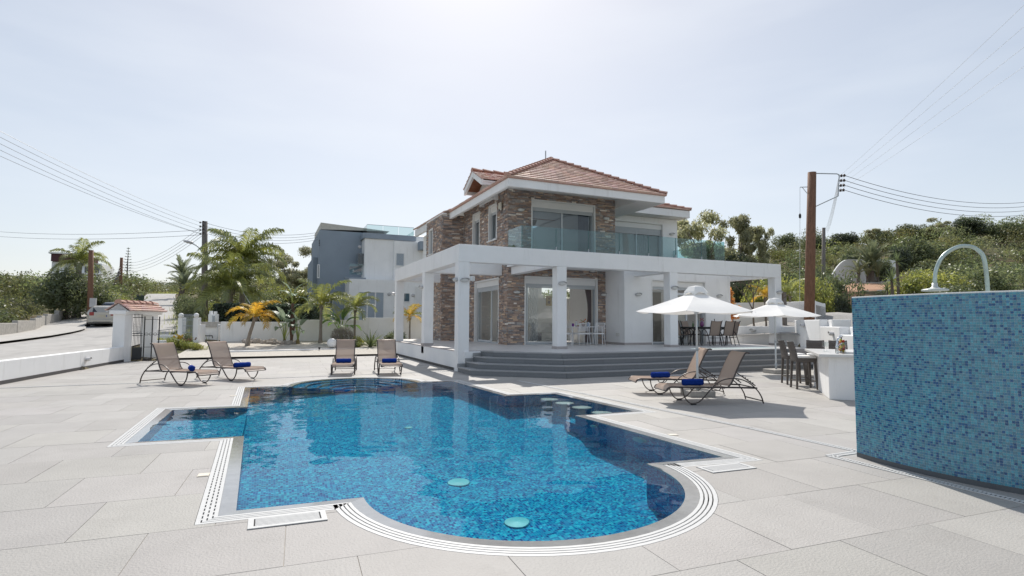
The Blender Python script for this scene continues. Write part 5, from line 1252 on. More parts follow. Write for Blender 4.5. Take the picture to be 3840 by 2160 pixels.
lamp(atx(2826.3, 1238.6, 18.998), -90, 'pale wall lamp on the terrace parapet'); lamp(aty(1952.4, 787.7, 19.735), 0, 'wall lamp on the upper stone wall left of the balcony door')
lamp(aty(2272, 820, 19.735), 0, 'wall lamp on the upper stone wall right of the balcony door')
fl = atx(1768, 1045, 5.72); t = thing('floodlight', 'small white floodlight on a bracket at the corner pillar', 'floodlight', tuple(fl), math.radians(25)); MB().box(-.07, -.09, -.07, .07, .02, .07).build('housing', WHITE2, t, bev=.01); MB().box(-.055, -.095, -.055, .055, -.09, .055).build('lens', LAMPD, t); MB().tube([(-.02, .02, 0), (-.1, .06, .02)], .012, 6).build('bracket', ALUG, t)
al = atx(1878, 775, 8.395); t = thing('alarm_box', 'cream alarm siren box on the upper left stone wall', 'alarm box', tuple(al)); MB().box(-.07, -.12, -.16, 0, .12, .16).build('box', mat('cream_plastic', (.62, .60, .52), .5), t, bev=.02); MB().box(-.075, -.05, -.17, -.02, .06, -.1).build('sounder', BLACK, t)
for k, (u, v) in enumerate(((2223.6, 1014), (2054, 1013))):
    p = atz(u, v, SH); t = thing('ceiling_lamp', 'round ceiling lamp under the balcony, ' + ('above the right half of the big slider' if k == 0 else 'partly behind the pillar'), 'ceiling lamp', (p[0], p[1], SH)); MB().lathe([(0, -.075), (.09, -.06), (.13, -.03), (.14, -.012)], 18).build('bowl', LAMPD, t, smooth=True); MB().lathe([(.145, -.015), (.145, 0)], 18).build('rim', LAMPG, t)
for k, u in enumerate((2315, 2329)):
    p = aty(u * 1.0 - 22, 1239, 18.9); t = thing('wall_socket', ('left' if k == 0 else 'right') + ' one of the two cream outdoor sockets low on the white cheek wall', 'socket', (12.958, 18.75 + .14 * (1 - k) + .05, 1.03)); MB().box(-.025, -.04, -.055, 0, .04, .055).build('box', mat('cream_plastic', (.62, .60, .52), .5), t, bev=.006); MB().box(-.03, -.03, -.045, -.024, .03, .045).build('cover', WHITE2, t)

# ================================================================== INDOORS, SEEN THROUGH THE GLASS
vbI = lambda name, m, boxes: vb(name, m, boxes, bev=0)
pa_, pb_ = aty(1985, 1128, 25.2), aty(2182, 1128, 25.2)
vbI('partition', WHITE2, [(pa_[0] - 1.2, 25.2, TZ, pb_[0] - .55, 25.32, 2.75)])  # kept low so sun from the opened-up back passes over it
vbI('partition', WHITE2, [(pb_[0] - .7, 26.3, TZ, 13.3, 26.42, 2.75), (13.5, 26.3, TZ, 17.9, 26.42, 2.75)])
pic = thing('wall_picture', 'small gold framed picture on the white wall behind the big window', 'picture', tuple(aty(2058, 1128, 25.18))); pic.scale = (1.25,) * 3; MB().box(-.13, -.015, -.2, .13, .015, .2).build('frame', mat('gold_frame', (.45, .30, .10), .4, metal=.3), pic, bev=.005); MB().box(-.1, -.02, -.17, .1, -.016, .17).build('panel', mat('gold_ground', (.42, .28, .09), .5, var=.2, scale=20), pic)
MB().lathe([(0, -.003), (.035, 0), (.03, .003)], 12, axis='y', at=(.0, -.022, .08)).lathe([(0, -.003), (.065, 0)], 12, axis='y', at=(0, -.0215, -.06)).build('dark_shape', mat('picture_dark', (.12, .06, .04), .6), pic)
fg = thing('fridge', 'tall steel fridge seen through the open sliding door', 'fridge', (aty(2152, 1200, 25.6)[0], 25.6, TZ))
for s in (-1, 1): MB().box(s * .235 - .23, -.34, .05, s * .235 + .23, .3, 1.78).build('door', STEEL, fg, bev=.012); MB().tube([(s * .04, -.38, .6), (s * .04, -.38, 1.5)], .012, 6).build('handle', STEEL, fg)
MB().box(-.48, -.3, 1.78, .48, .3, 1.84).build('top', BLACK, fg)
kc = thing('kitchen_cabinets', 'white kitchen cabinets along the back wall indoors', 'cabinet', (13.0, 25.85, TZ))
for k in range(5): MB().box(-2.6 + k * .55, -.02, .05, -2.07 + k * .55, .38, .88).build('door', WHITE2, kc, bev=.004); MB().box(-2.6 + k * .55, .0, 1.4, -2.07 + k * .55, .38, 2.3).build('door', WHITE2, kc, bev=.004)
MB().box(-2.65, -.04, .88, .2, .38, .92).build('worktop', GRANTOP, kc)
def curtain(name_label, x0, x1, y, z0, z1, m, tie=False):
    t = thing('curtain', name_label, 'curtain', (x0, y, z0)); mb = MB(); n = 46; vs = []
    for j in range(9):
        f = j / 8; z = z1 + (z0 - z1) * f; k = 1 - (.45 * math.sin(PI * min(1, f * 1.25)) if tie else 0)
        for i in range(n + 1): a = i / n; vs.append((x1 - (x1 - x0) * (1 - a) * k if tie else x0 + (x1 - x0) * a, y + .035 * math.sin(a * 2 * PI * 7), z))
    mb.add(vs, [(j * (n + 1) + i, j * (n + 1) + i + 1, (j + 1) * (n + 1) + i + 1, (j + 1) * (n + 1) + i) for j in range(8) for i in range(n)]); mb.build('cloth', m, t, smooth=True, world=True)
    MB().tube([(x0 - .05, y, z1 + .02), (x1 + .05, y, z1 + .02)], .012, 6).build('rod', ALUG, t, world=True)
CURT = mat('mauve_curtain', (.26, .22, .22), .8, var=.05, trans=.25); SHEER = sheer_mat('sheer_curtain', (.74, .74, .72), .45)
curtain('tied back mauve curtain at the right of the big sliding door', 12.20, 12.50, 20.15, TZ + .02, 2.9, CURT, True); curtain('sheer white curtain behind the left pane of the big window', 9.35, 10.0, 20.2, TZ + .02, 2.9, SHEER)
curtain('beige curtain behind the right-hand terrace window', 14.75, 15.2, 18.95, TZ + .02, 2.8, mat('beige_curtain', (.42, .38, .33), .85, trans=.3))
curtain('grey curtain behind the upper front balcony door', 11.9, 12.4, 20.2, BF, 6.1, mat('grey_curtain', (.34, .35, .38), .85, trans=.3)); curtain('pale curtain behind the upper right balcony door', 16.25, 17.2, 22.3, BF, 6.0, SHEER)
so_ = thing('sofa', 'grey sofa with mustard cushions behind the big window', 'sofa', (9.75, 21.6, TZ)); SOF = mat('grey_sofa', (.16, .155, .16), .9)
MB().box(-.5, -.4, .1, .95, .4, .42).build('seat', SOF, so_, bev=.05); MB().box(-.5, .2, .42, .95, .42, .85).build('backrest', SOF, so_, bev=.06)
for x in (-.2, .45): MB().obox((x, .1, .62), (1, 0, 0), (0, .9, .4), (0, -.4, .9), .2, .06, .17).build('cushion', mat('mustard', (.42, .25, .05), .9), so_, bev=.04)
ac = thing('armchair', 'dark brown armchair inside the left sliding door', 'armchair', (9.35, 21.75, TZ)); BRL = mat('brown_leather', (.045, .028, .026), .5)
MB().box(-.34, -.36, .12, .34, .36, .45).build('seat', BRL, ac, bev=.05); MB().box(-.36, -.4, .4, -.2, .4, .98).build('backrest', BRL, ac, bev=.06)
for s in (-1, 1): MB().box(-.3, s * .42 - .08, .1, .32, s * .42 + .08, .62).build('armrest', BRL, ac, bev=.04)
ORC = mat('orange_leather', (.42, .10, .035), .5)
oc = thing('orange_chair', 'orange dining chair indoors, left one behind the terrace window', 'chair', (14.62, 19.9, TZ), math.radians(-90)); MB().box(-.2, -.2, .42, .2, .2, .5).build('seat', ORC, oc, bev=.02); MB().box(-.2, -.2, .5, -.15, .2, 1.02).build('backrest', ORC, oc, bev=.02)
for sx in (-1, 1):
    for sy in (-1, 1): MB().box(sx * .17 - .02, sy * .17 - .02, 0, sx * .17 + .02, sy * .17 + .02, .42).build('leg', BRL, oc)
dup(oc, (15.15, 20.2, TZ), math.radians(-70), 'orange dining chair indoors, right one behind the terrace window')
pd_ = thing('pendant_lamp', 'white many-armed pendant lamp behind the terrace window', 'pendant lamp', (14.75, 19.9, 2.85)); MB().tube([(0, 0, .8), (0, 0, 0)], .008, 6).build('cord', ALUG, pd_)
for k in range(10): a = k * PI / 5; MB().tube(smoothpath([(0, 0, 0), (.12 * math.cos(a), .12 * math.sin(a), .05), (.24 * math.cos(a), .24 * math.sin(a), -.08), (.27 * math.cos(a), .27 * math.sin(a), -.3)], 3), .012, 6).build('arm', WHITE2, pd_)
wl_ = thing('cup_lamp', 'cup-shaped lamp in a warm lit tone hanging inside the upper front door', 'pendant lamp', (10.2, 21.0, 5.75)); MB().lathe([(0, -.14), (.05, -.12), (.1, -.02), (.12, .1)], 16).build('shade', mat('lit_toned_shade', (.75, .62, .42), .5, trans=.3), wl_, smooth=True); MB().tube([(0, 0, .05), (0, 0, .95)], .008, 6).build('cord', ALUG, wl_)  # warm pale colour of the shade stands in for its glow
# ================================================================== RIGHT-HAND GARDEN WALLS
WA, WB = Vector((19.02, 15.58, 0)), Vector((12.4, 8.04, 0)); wd = (WB - WA).normalized(); wn = Vector((wd.y, -wd.x, 0))
if wn.x > 0: wn = -wn
def wall_run(label, name, s0, s1, z0, z1, thick=.22, back=None):
    t = thing(name, label, 'wall', WA + wd * s0); a, b = WA + wd * s0, WA + wd * s1; o = -wn * thick
    q = [a, b, b + o, a + o]; MB().prism([(p.x, p.y) for p in q], z0, z1).build('wall_body', WHITE, t, world=True, bev=.02)
    return t
st = thing('stepped_wall', 'white stepped garden wall going down from the terrace behind the bar', 'wall', WA)
for k, (s0, s1, z1) in enumerate(((0.0, 4.38, 1.64), (4.38, 6.82, 1.42), (6.82, 10.0, 1.21))):
    a, b = WA + wd * s0, WA + wd * s1; o = -wn * .24; MB().prism([(p.x, p.y) for p in (a, b, b + o, a + o)], -.1, z1).build('wall_panel', WHITE, st, world=True, bev=.02)
    if k: q = a + wd * .0; MB().prism([(p.x, p.y) for p in (q + o, q + wd * .5 + o, q + wd * .5 + o * 3.2, q + o * 3.2)], -.1, z1 + .215).build('wall_pier', WHITE, st, world=True, bev=.02)
a = WB; MB().box(WB.x, -14, -.1, WB.x + .24, WB.y, 1.21).build('wall_panel', WHITE, st, world=True, bev=.02)
lampdeg = math.degrees(math.atan2(wn.y, wn.x)) + 90
lamp((17.71 + wn.x * .005, 14.11 + wn.y * .005, 1.43), lampdeg, 'wall lamp on the upper panel of the stepped garden wall'); lamp((15.01 + wn.x * .005, 11.01 + wn.y * .005, 1.22), lampdeg, 'wall lamp on the lower panel of the stepped garden wall, behind the bar')
def box_wall(label, u0, u1, d0, d1, vtop, vbot, name='garden_wall', th=.2):
    """a straight white wall between image columns u0,u1 at depths d0,d1"""
    p, q = Vector(atd(u0, vtop[0], d0)), Vector(atd(u1, vtop[1], d1)); t = thing(name, label, 'wall', (p.x, p.y, 0)); d = Vector((q.x - p.x, q.y - p.y, 0)).normalized(); e = Vector((-d.y, d.x, 0)) * th
    zb = min(atd(u0, vbot, d0)[2], atd(u1, vbot, d1)[2]) - .6; vs = []
    for P in (p, q): vs += [(P.x, P.y, zb), (P.x, P.y, P.z), (P.x + e.x, P.y + e.y, P.z), (P.x + e.x, P.y + e.y, zb)]
    MB().add(vs, [(0, 4, 5, 1), (1, 5, 6, 2), (2, 6, 7, 3), (0, 1, 2, 3), (7, 6, 5, 4)]).build('wall_body', WHITE, t, world=True); return t
box_wall('long low white wall behind the bare tree beyond the terrace', 2740, 3000, 31, 30, (1136, 1130), 1210)
pb = thing('planter_wall', 'white planter box wall by the foot of the brown utility pole', 'wall', (0, 0, 0)); P = [atd(2950, 1200, 27.5), atd(3048, 1200, 25.5), atd(3097, 1200, 30.5), atd(3000, 1200, 33)]
pb.location = (P[0][0], P[0][1], 0); pc = [(p[0], p[1]) for p in P]
for i in range(3):
    a_, b_ = Vector((*pc[i], 0)), Vector((*pc[(i + 1) % 4], 0)); d = (b_ - a_).normalized(); e = Vector((-d.y, d.x, 0)); c = (a_ + b_) / 2 + e * .09; MB().obox((c.x, c.y, 1.75), d, e, (0, 0, 1), (b_ - a_).length / 2 + .0, .09, .82 + .03 * i).build('wall_side', WHITE, pb, world=True, bev=.015)
MB().prism([pc[0], pc[1], pc[2], pc[3]], 1.2, 2.42).build('planter_soil', SOILW, pb, world=True)
cw = thing('curved_wall', 'curved white garden wall on the slope behind the date palms', 'wall', tuple(atd(3230, 1058, 66))); mb = MB(); cp = []
for k in range(25):
    u = 3110 + 260 * k / 24; f = (k / 24 - .38) / .62; dd = 66 + 3.0 * max(0, f) ** 2; p = atd(u, 1058, dd); hh = 2.75 * (1 - (max(0, .30 - k / 24) / .30) ** 2 * .95); cp.append((p[0], p[1], p[2] - .4, p[2] + max(.3, hh)))
for (x0, y0, b0, t0), (x1, y1, b1, t1) in zip(cp, cp[1:]):
    d = Vector((x1 - x0, y1 - y0, 0)).normalized(); e = Vector((-d.y, d.x, 0)) * .25
    mb.add([(x0, y0, b0), (x1, y1, b1), (x1, y1, t1), (x0, y0, t0), (x0 + e.x, y0 + e.y, b0), (x1 + e.x, y1 + e.y, b1), (x1 + e.x, y1 + e.y, t1), (x0 + e.x, y0 + e.y, t0)], [(0, 1, 2, 3), (3, 2, 6, 7), (5, 4, 7, 6), (0, 3, 7, 4), (1, 5, 6, 2)])
mb.build('wall_body', WHITE, cw, world=True)
kb = thing('stone_edging', 'low stone edging along the palm bed above the red soil', 'edging', tuple(atd(3240, 1066, 63.5)))
for k in range(14): p = atd(3165 + 13.5 * k, 1068, 63.2); MB().box(p[0] - .28, p[1] - .14, p[2] - .3, p[0] + .28, p[1] + .14, p[2] + .30 + rng.uniform(-.05, .05), a=-.25).build('edging_stone', CONC, kb, world=True, bev=.04)

# ================================================================== LEFT: LOW WALL, GATE, STREET SIDE
lw = thing('low_wall', 'low white boundary wall on the left edge of the pool deck', 'wall', (-5.2, 20.7, 0)); LWP = [(-8.6, -14), (-6.55, 9), (-5.2, 20.7), (-4.80, 24.2)]
def wall_path(par, pts, th, z0, z1, m, name, bev=.015, side=1):
    for (x0, y0), (x1, y1) in zip(pts, pts[1:]):
        d = Vector((x1 - x0, y1 - y0, 0)); n_ = d.length; d /= n_; e = Vector((-d.y, d.x, 0)) * side; c = Vector((x0 + x1, y0 + y1, 0)) / 2 + e * th / 2; MB().obox((c.x, c.y, (z0 + z1) / 2), d, e, (0, 0, 1), n_ / 2, th / 2, (z1 - z0) / 2).build(name, m, par, world=True, bev=bev)
wall_path(lw, LWP, .20, -.3, .55, WHITE, 'wall_body'); wall_path(lw, LWP, .008, 0, .09, mat('dark_plinth', (.09, .085, .085), .6), 'plinth', 0, -1)
d_ = Vector((.40, 3.5, 0)).normalized(); lamp((-5.14, 21.05, .30), 97 - 7, 'round wall lamp on the low white wall at the left edge'); 
# gate house with two piers and a little tiled roof
gh = thing('gate_house', 'white entrance gate piers carrying a small terracotta gable roof', 'gate house', (-4.93, 24.45, 0)); e1 = Vector((.40, .916, 0)).normalized(); e2 = Vector((e1.y, -e1.x, 0)); GA = Vector((-4.93, 24.45, 0))
def gpier(s, w, name='pier', z1=1.74):
    c = GA + e1 * s; MB().obox((c.x, c.y, z1 / 2 - .05), e1, e2, (0, 0, 1), w / 2, .22, z1 / 2 + .05).build(name, WHITE, gh, world=True, bev=.012)
gpier(0, .42); gpier(1.5, .36)
MB().obox(tuple(GA + e1 * .75 + Vector((0, 0, 1.80))), e1, e2, (0, 0, 1), 1.06, .30, .07).build('lintel', WHITE, gh, world=True, bev=.01)
gb = MB(); O0, O1 = GA - e1 * .30, GA + e1 * 1.85
for P_ in (O0 + e1 * .03, O1 - e1 * .03): gb = MB(); gb.add([tuple(P_ + e2 * .36 + Vector((0, 0, 1.87))), tuple(P_ - e2 * .36 + Vector((0, 0, 1.87))), tuple(P_ + Vector((0, 0, 2.12)))], [(0, 1, 2), (2, 1, 0)]); gb.build('gable', WHITE, gh, world=True)
_r0 = roof; roof = gh
for s in (-1, 1): slope_tiles('roof_tile', O0 + e2 * s * .46 + Vector((0, 0, 1.86)), O1 + e2 * s * .46 + Vector((0, 0, 1.86)), O0 + Vector((0, 0, 2.15)), O1 + Vector((0, 0, 2.15)), 4)
roof = _r0; ridge(O0 + Vector((0, 0, 2.17)), O1 + Vector((0, 0, 2.17)), 6, gh)
MB().obox(tuple((O0 + O1) / 2 + Vector((0, 0, 1.845))), e1, e2, (0, 0, 1), 1.07, .43, .012).build('soffit', WHITE2, gh, world=True)
ig = thing('iron_gate', 'narrow black wrought iron gate standing open beside the white gate pier', 'gate', (-4.62, 24.45, 0))
x0, x1, yy = -4.62, -4.30, 24.46
for k in range(7): x = x0 + .03 + (x1 - x0 - .06) * k / 6; MB().tube([(x, yy, .05), (x, yy, 1.70)], .009, 6).build('gate_bar', BLACK, ig, world=True); MB().lathe([(.013, 1.70), (.016, 1.715), (0, 1.76)], 6, at=(x, yy, 0)).build('spear_tip', BLACK, ig, world=True)
for z in (.10, .52, .95, 1.02, 1.62): MB().box(x0, yy - .012, z - .012, x1, yy + .012, z + .012).build('gate_rail', BLACK, ig, world=True)
MB().box(x0, yy - .006, .06, x1, yy + .006, .50).build('kick_plate', mat('gate_plate', (.035, .037, .04), .5), ig, world=True)
for x in (x1 + .05, x1 + .30, x1 + .52): MB().box(x - .018, yy - .018, 0, x + .018, yy + .018, 1.66).build('gate_post', BLACK, ig, world=True)
for z in (.12, .52, 1.0, 1.55): MB().tube([(x1 + .05, yy, z), (x1 + .52, yy, z)], .009, 6).build('side_rail', BLACK, ig, world=True)
for k in range(3): c = (x1 + .12 + .14 * k, yy, 1.0); MB().tube([(c[0] + .055 * math.cos(w * PI / 6), c[1], c[2] + .055 * math.sin(w * PI / 6)) for w in range(13)], .006, 5).build('scroll_ring', BLACK, ig, world=True)
# dark kerb and pale step between deck and gravel
kt = thing('garden_kerb', 'dark stone kerb between the pool deck and the gravel garden', 'kerb', (-3.5, 26.7, 0)); wall_path(kt, [(-4.15, 24.55), (-3.5, 26.75), (0, 27.25), (5.3, 28.05)], .14, -.1, .10, mat('dark_kerb', (.075, .07, .068), .6), 'kerb_stone', .006)
gs = thing('garden_step', 'pale low step behind the dark kerb of the gravel garden', 'step', (-2, 27.3, 0)); wall_path(gs, [(-1.75, 27.2), (0, 27.42), (4.4, 28.1)], .30, -.1, .20, WHITE, 'step_body', .01)
# white walls by the street
sw1 = thing('street_wall', 'low white wall with two ball-topped gate posts by the street', 'wall', tuple(atd(560, 1290, 26)))
def obx(par, name, u0, u1, d, v0, v1, m=WHITE, th=.3, bev=.012):
    p, q = Vector(atd(u0, v1, d)), Vector(atd(u1, v1, d)); zt = atd((u0 + u1) / 2, v0, d)[2]; dd = Vector((q.x - p.x, q.y - p.y, 0)); e = Vector((-dd.y, dd.x, 0)).normalized(); c = (p + q) / 2 + e * th / 2
    return MB().obox((c.x, c.y, (zt + p.z) / 2 - .1), dd.normalized(), e, (0, 0, 1), dd.length / 2, th / 2, (zt - p.z) / 2 + .1).build(name, m, par, world=True, bev=bev)
obx(sw1, 'wall_panel', 537, 616, 25.5, 1276, 1330, th=.18); obx(sw1, 'wall_panel', 594, 668, 27.8, 1256, 1290, th=.2)
for u in (674, 731):
    obx(sw1, 'gate_post', u - 10, u + 10, 28, 1191, 1276, th=.26); p = atd(u, 1183, 28); MB().lathe([(0, -.12)] + [(.125 * math.cos(a * PI / 10), .125 * math.sin(a * PI / 10)) for a in range(-4, 5)] + [(0, .125)], 14, at=(p[0] + .05, p[1] + .1, p[2])).build('ball_cap', WHITE2, sw1, smooth=True, world=True)
obx(sw1, 'wall_panel', 734, 748, 28.1, 1218, 1290, th=.5)
mg = thing('mesh_gate', 'grey metal mesh driveway gate between the ball-topped posts', 'gate', tuple(atd(706, 1270, 28)))
for k in range(9): p, q = atd(685 + 4.6 * k, 1180, 28), atd(685 + 4.6 * k, 1272, 28); MB().tube([tuple(p), tuple(q)], .011, 5).build('gate_bar', ALUG, mg, world=True)
for v in (1181, 1200, 1222, 1246, 1270): MB().tube([tuple(atd(684, v, 28)), tuple(atd(723, v, 28))], .013, 5).build('gate_rail', ALUG, mg, world=True)
uw = thing('utility_wall', 'boxy white utility wall with a stone coping and a black pipe', 'wall', tuple(atd(780, 1290, 29.5))); obx(uw, 'wall_body', 738, 816, 29.5, 1211, 1285, th=.6); obx(uw, 'coping', 735, 831, 29.45, 1207, 1212, m=CONC, th=.75, bev=.005)
obx(uw, 'wall_body', 819, 829, 29.9, 1212, 1285, th=.5)
MB().tube([tuple(atd(744, 1290, 29.2)), tuple(atd(744, 1259, 29.2)), tuple(atd(796, 1259, 29.2)), tuple(atd(797, 1268, 29.2))], .025, 7).build('pipe', BLACK, uw, world=True); p = atd(766, 1258, 29.2); MB().lathe([(0, -.06), (.05, -.04), (.05, .04), (0, .06)], 8, at=tuple(p)).build('valve', BLACK, uw, world=True)
lv = thing('louvre_gate', 'small white louvred gate at the right end of the utility wall', 'gate', tuple(atd(828, 1288, 29.3)))
for k in range(12): v = 1217 + 5.6 * k; MB().tube([tuple(atd(818, v, 29.2)), tuple(atd(835, v, 29.6))], .018, 4).build('louvre', WHM, lv, world=True)
for u, d in ((817, 29.15), (826, 29.4), (836, 29.65)): MB().tube([tuple(atd(u, 1214, d)), tuple(atd(u, 1286, d))], .025, 5).build('post', ALUG, lv, world=True)
bw = thing('boundary_wall', 'long white boundary wall behind the palms of the gravel garden', 'wall', (-2.2, 32.6, .3))
for (x0_, x1_, z1_) in ((-2.3, 1.4, 1.47), (1.4, 5.0, 1.60), (5.0, 14.0, 1.74)): MB().box(x0_, 32.6, -.2, x1_, 32.85, z1_).build('wall_panel', WHITE, bw, world=True, bev=.015)
MB().tube([(3.95, 32.56, 1.0), (4.1, 32.5, 1.13), (3.98, 32.5, 1.22), (3.9, 32.52, 1.1)], .03, 6).build('hose_holder', BLACK, bw, world=True)
gp = thing('gas_meters', 'small white wall pier with meter boxes by the utility pole', 'wall pier', tuple(atd(790, 1200, 31))); obx(gp, 'pier', 780, 806, 31, 1178, 1212, th=.4); obx(gp, 'cap', 784, 792, 31.02, 1166, 1179, th=.2); obx(gp, 'cap', 801, 808, 31.02, 1168, 1186, th=.2)
for k in range(2): obx(gp, 'meter_box', 795 + k * 6, 799 + k * 6, 30.97, 1184, 1200, m=ALUG, th=.05)
# globe lamp
p = atz(1225, 1300, .16); gl = thing('globe_lamp', 'white globe lamp on the ground in front of the grey round bush', 'lamp', (2.85, 28.45, .18)); MB().lathe([(.02, .05)] + [(.235 * math.cos(a * PI / 14), .275 + .235 * math.sin(a * PI / 14)) for a in range(-6, 7)] + [(0, .51)], 22).build('globe', mat('opal_globe', (.78, .78, .77), .3), gl, smooth=True); MB().lathe([(.09, 0), (.09, .05), (.07, .07)], 14).build('foot', BLACK, gl)
sg = thing('spot_light', 'tiny dark garden spotlight on the kerb near the globe lamp', 'spotlight', (2.2, 27.55, .1)); MB().tube([(0, 0, 0), (0, 0, .1)], .012, 6).build('stem', BLACK, sg); MB().lathe([(.03, .1), (.05, .14), (.05, .2), (0, .2)], 10).build('lamp_head', BLACK, sg)

pw_ = thing('pavement_wall', 'pale low stone wall along the far side of the pavement on the left', 'wall', (*pv_l[3], ground_z(*pv_l[3]))); PWP = smoothpath([(*p, 0) for p in off(pv_l, [-.1] * 7)], 4)
for k_, (a, b) in enumerate(zip(PWP, PWP[1:])):
    d = (b - a); n_ = d.length; d = d / n_; m_ = (a + b) / 2; zz = ground_z(m_.x, m_.y); MB().obox((m_.x, m_.y, zz + .25), d, Vector((-d.y, d.x, 0)), (0, 0, 1), n_ / 2 - .01, .14, .55 + .03 * (k_ % 2)).build('wall_block', CONC, pw_, world=True, bev=.03)
# ================================================================== NEIGHBOURING HOUSE
nb = thing('neighbour_house', 'modern two storey house with a grey-blue tower and white cubic wings', 'house', (8, 46, 0))
def nbx(name, m, *b, bev=.01):
    mb = MB(); mb.box(*b); return mb.build(name, m, nb, world=True, bev=bev)
GYF, UYF, LYF = 46.5, 45.0, 43.8
A_ = lambda u, v, Y: aty(u, v, Y)
gx0, gx1 = A_(1195, 1000, GYF)[0], A_(1360, 1000, GYF)[0]; gz = A_(1205, 862, GYF)[2]
nbx('wall', GREYBLUE, gx0, GYF, -.5, gx1 + 3, GYF + 9, gz); nbx('wall', GREYBLUE, gx0 - .35, GYF + 1.2, -.5, gx0 - .002, GYF + 8, gz - 2.1)
fl_ = MB(); zz = A_(1205, 858, GYF)[2]; z2_ = A_(1205, 832, GYF)[2]; z3_ = A_(1352, 858, GYF)[2]; fl_.add([(gx0 + .1, GYF + .3, zz), (gx0 + .1, GYF + .3, z2_), (gx0 + .1, GYF + 7, zz), (gx0 + .1, GYF + 7, z2_), (gx1 + 2.2, GYF + .3, z3_), (gx1 + 2.2, GYF + 7, z3_)], [(0, 4, 1), (1, 4, 5, 3), (0, 1, 3, 2)]); fl_.build('slanted_roof', mat('cream_roof', (.55, .53, .47), .6), nb, world=True)
ux0, ux1 = A_(1366, 1000, UYF)[0], A_(1700, 1000, UYF)[0]; uz = A_(1368, 893, UYF)[2]
nbx('wall', WHITE, ux0, UYF, 2.0, ux1, UYF + 7, uz); nbx('cornice', GREYBLUE, ux0 - .15, UYF - .15, uz, A_(1559, 900, UYF)[0], UYF + 7, uz + .42); nbx('wall', WHITE, A_(1474, 1000, UYF)[0], UYF - .35, 2.0, ux1, UYF - .002, uz - .12)
lx0, lx1 = A_(1309, 1100, LYF)[0], ux1; lz = A_(1312, 1045, LYF)[2]; nbx('wall', WHITE, lx0, LYF, -.5, lx1, UYF + 3, lz); nbx('wall', GREYBLUE, A_(1562, 930, UYF)[0], UYF - 1.2, A_(1562, 941, UYF)[2], ux1, UYF - .4, A_(1562, 911, UYF)[2])
# blue-grey coping of the balcony and its glass
nbx('balcony_edge', GREYBLUE, A_(1292, 1040, LYF)[0], LYF + .05, lz, A_(1358, 1040, LYF)[0] + .3, LYF + .3, lz + .12)
def ngl(u0, u1, v0, v1, Y, m=GLASSN):
    p, q = A_(u0, v1, Y), A_(u1, v0, Y); MB().box(p[0], Y, p[2], q[0], Y + .02, q[2]).build('glass_panel', m, nb, world=True)
ngl(1310, 1360, 990, 1029, LYF + .15, GLASSB)
Yr = UYF + .1; x0, x1 = A_(1376, 850, Yr)[0], A_(1553, 850, Yr)[0]; zb_, zt_ = uz + .42, A_(1376, 842, Yr)[2]
for i in range(3): MB().box(x0 + (x1 - x0) * i / 3 + .02, Yr, zb_, x0 + (x1 - x0) * (i + 1) / 3 - .02, Yr + .02, zt_).build('glass_panel', GLASSN, nb, world=True)
for i in range(2): MB().box(x0, Yr + .05 + i * 2.5, zb_, x0 + .02, Yr + 2.5 + i * 2.5, zt_).build('glass_panel', GLASSN, nb, world=True); MB().box(x1 - .02, Yr + .05 + i * 2.5, zb_, x1, Yr + 2.5 + i * 2.5, zt_ - .25).build('glass_panel', GLASSN, nb, world=True)
MB().box(x0, Yr - .01, zt_, x1, Yr + .03, zt_ + .03).build('hand_rail', ALUG, nb, world=True)
def nwin(u0, u1, v0, v1, Y, leaves=1, m=SHUT, slats=True):
    p, q = A_(u0, v1, Y), A_(u1, v0, Y); x0, z0, x1, z1 = p[0], p[2], q[0], q[2]; w = MB(); t = .07
    w.box(x0 - t, Y - .05, z0 - t, x1 + t, Y - .003, z0); w.box(x0 - t, Y - .05, z1, x1 + t, Y - .003, z1 + t); w.box(x0 - t, Y - .05, z0, x0, Y - .003, z1); w.box(x1, Y - .05, z0, x1 + t, Y - .003, z1)
    for i in range(1, leaves): xx = x0 + (x1 - x0) * i / leaves; w.box(xx - .05, Y - .055, z0, xx + .05, Y - .003, z1)
    fo = w.build('window', WHITE2, nb, world=True)
    if slats:
        n_ = int((z1 - z0) / .075)
        for i in range(leaves):
            a0, a1 = x0 + (x1 - x0) * i / leaves + (.06 if i else 0), x0 + (x1 - x0) * (i + 1) / leaves - (.06 if i < leaves - 1 else 0); s = MB()
            for k in range(n_): zc = z0 + (z1 - z0) * (k + .5) / n_; s.add([(a0, Y - .035, zc - .034), (a1, Y - .035, zc - .034), (a1, Y - .012, zc + .034), (a0, Y - .012, zc + .034)], [(0, 1, 2, 3)])
            tag(s.build('shutter_slat', m, fo, world=True), kind='stuff')
    else: MB().add([(x0, Y - .02, z0), (x1, Y - .02, z0), (x1, Y - .02, z1), (x0, Y - .02, z1)], [(0, 1, 2, 3)]).build('pane', GLASSD, fo, world=True)
SHB = mat('pale_blue_shutter', (.36, .42, .48), .5, var=.03)
nwin(1345, 1438, 1098, 1200, LYF, 3, SHB); nwin(1486, 1514, 952, 995, UYF - .35, 1, SHB); nwin(1515, 1535, 1101, 1130, LYF, 1, SHUT, False); nwin(1558, 1582, 1078, 1182, LYF, 1, WHITE2)
nwin(1222, 1246, 1128, 1156, GYF, 1, SHUT, False); nwin(1192, 1196, 995, 1040, GYF, 1, SHUT, False)
MB().box(A_(1345, 950, UYF)[0] - .0, UYF + .4, A_(1350, 990, UYF)[2], ux0 - .004, UYF + 1.4, A_(1350, 948, UYF)[2]).build('window', GLASSD, nb, world=True)
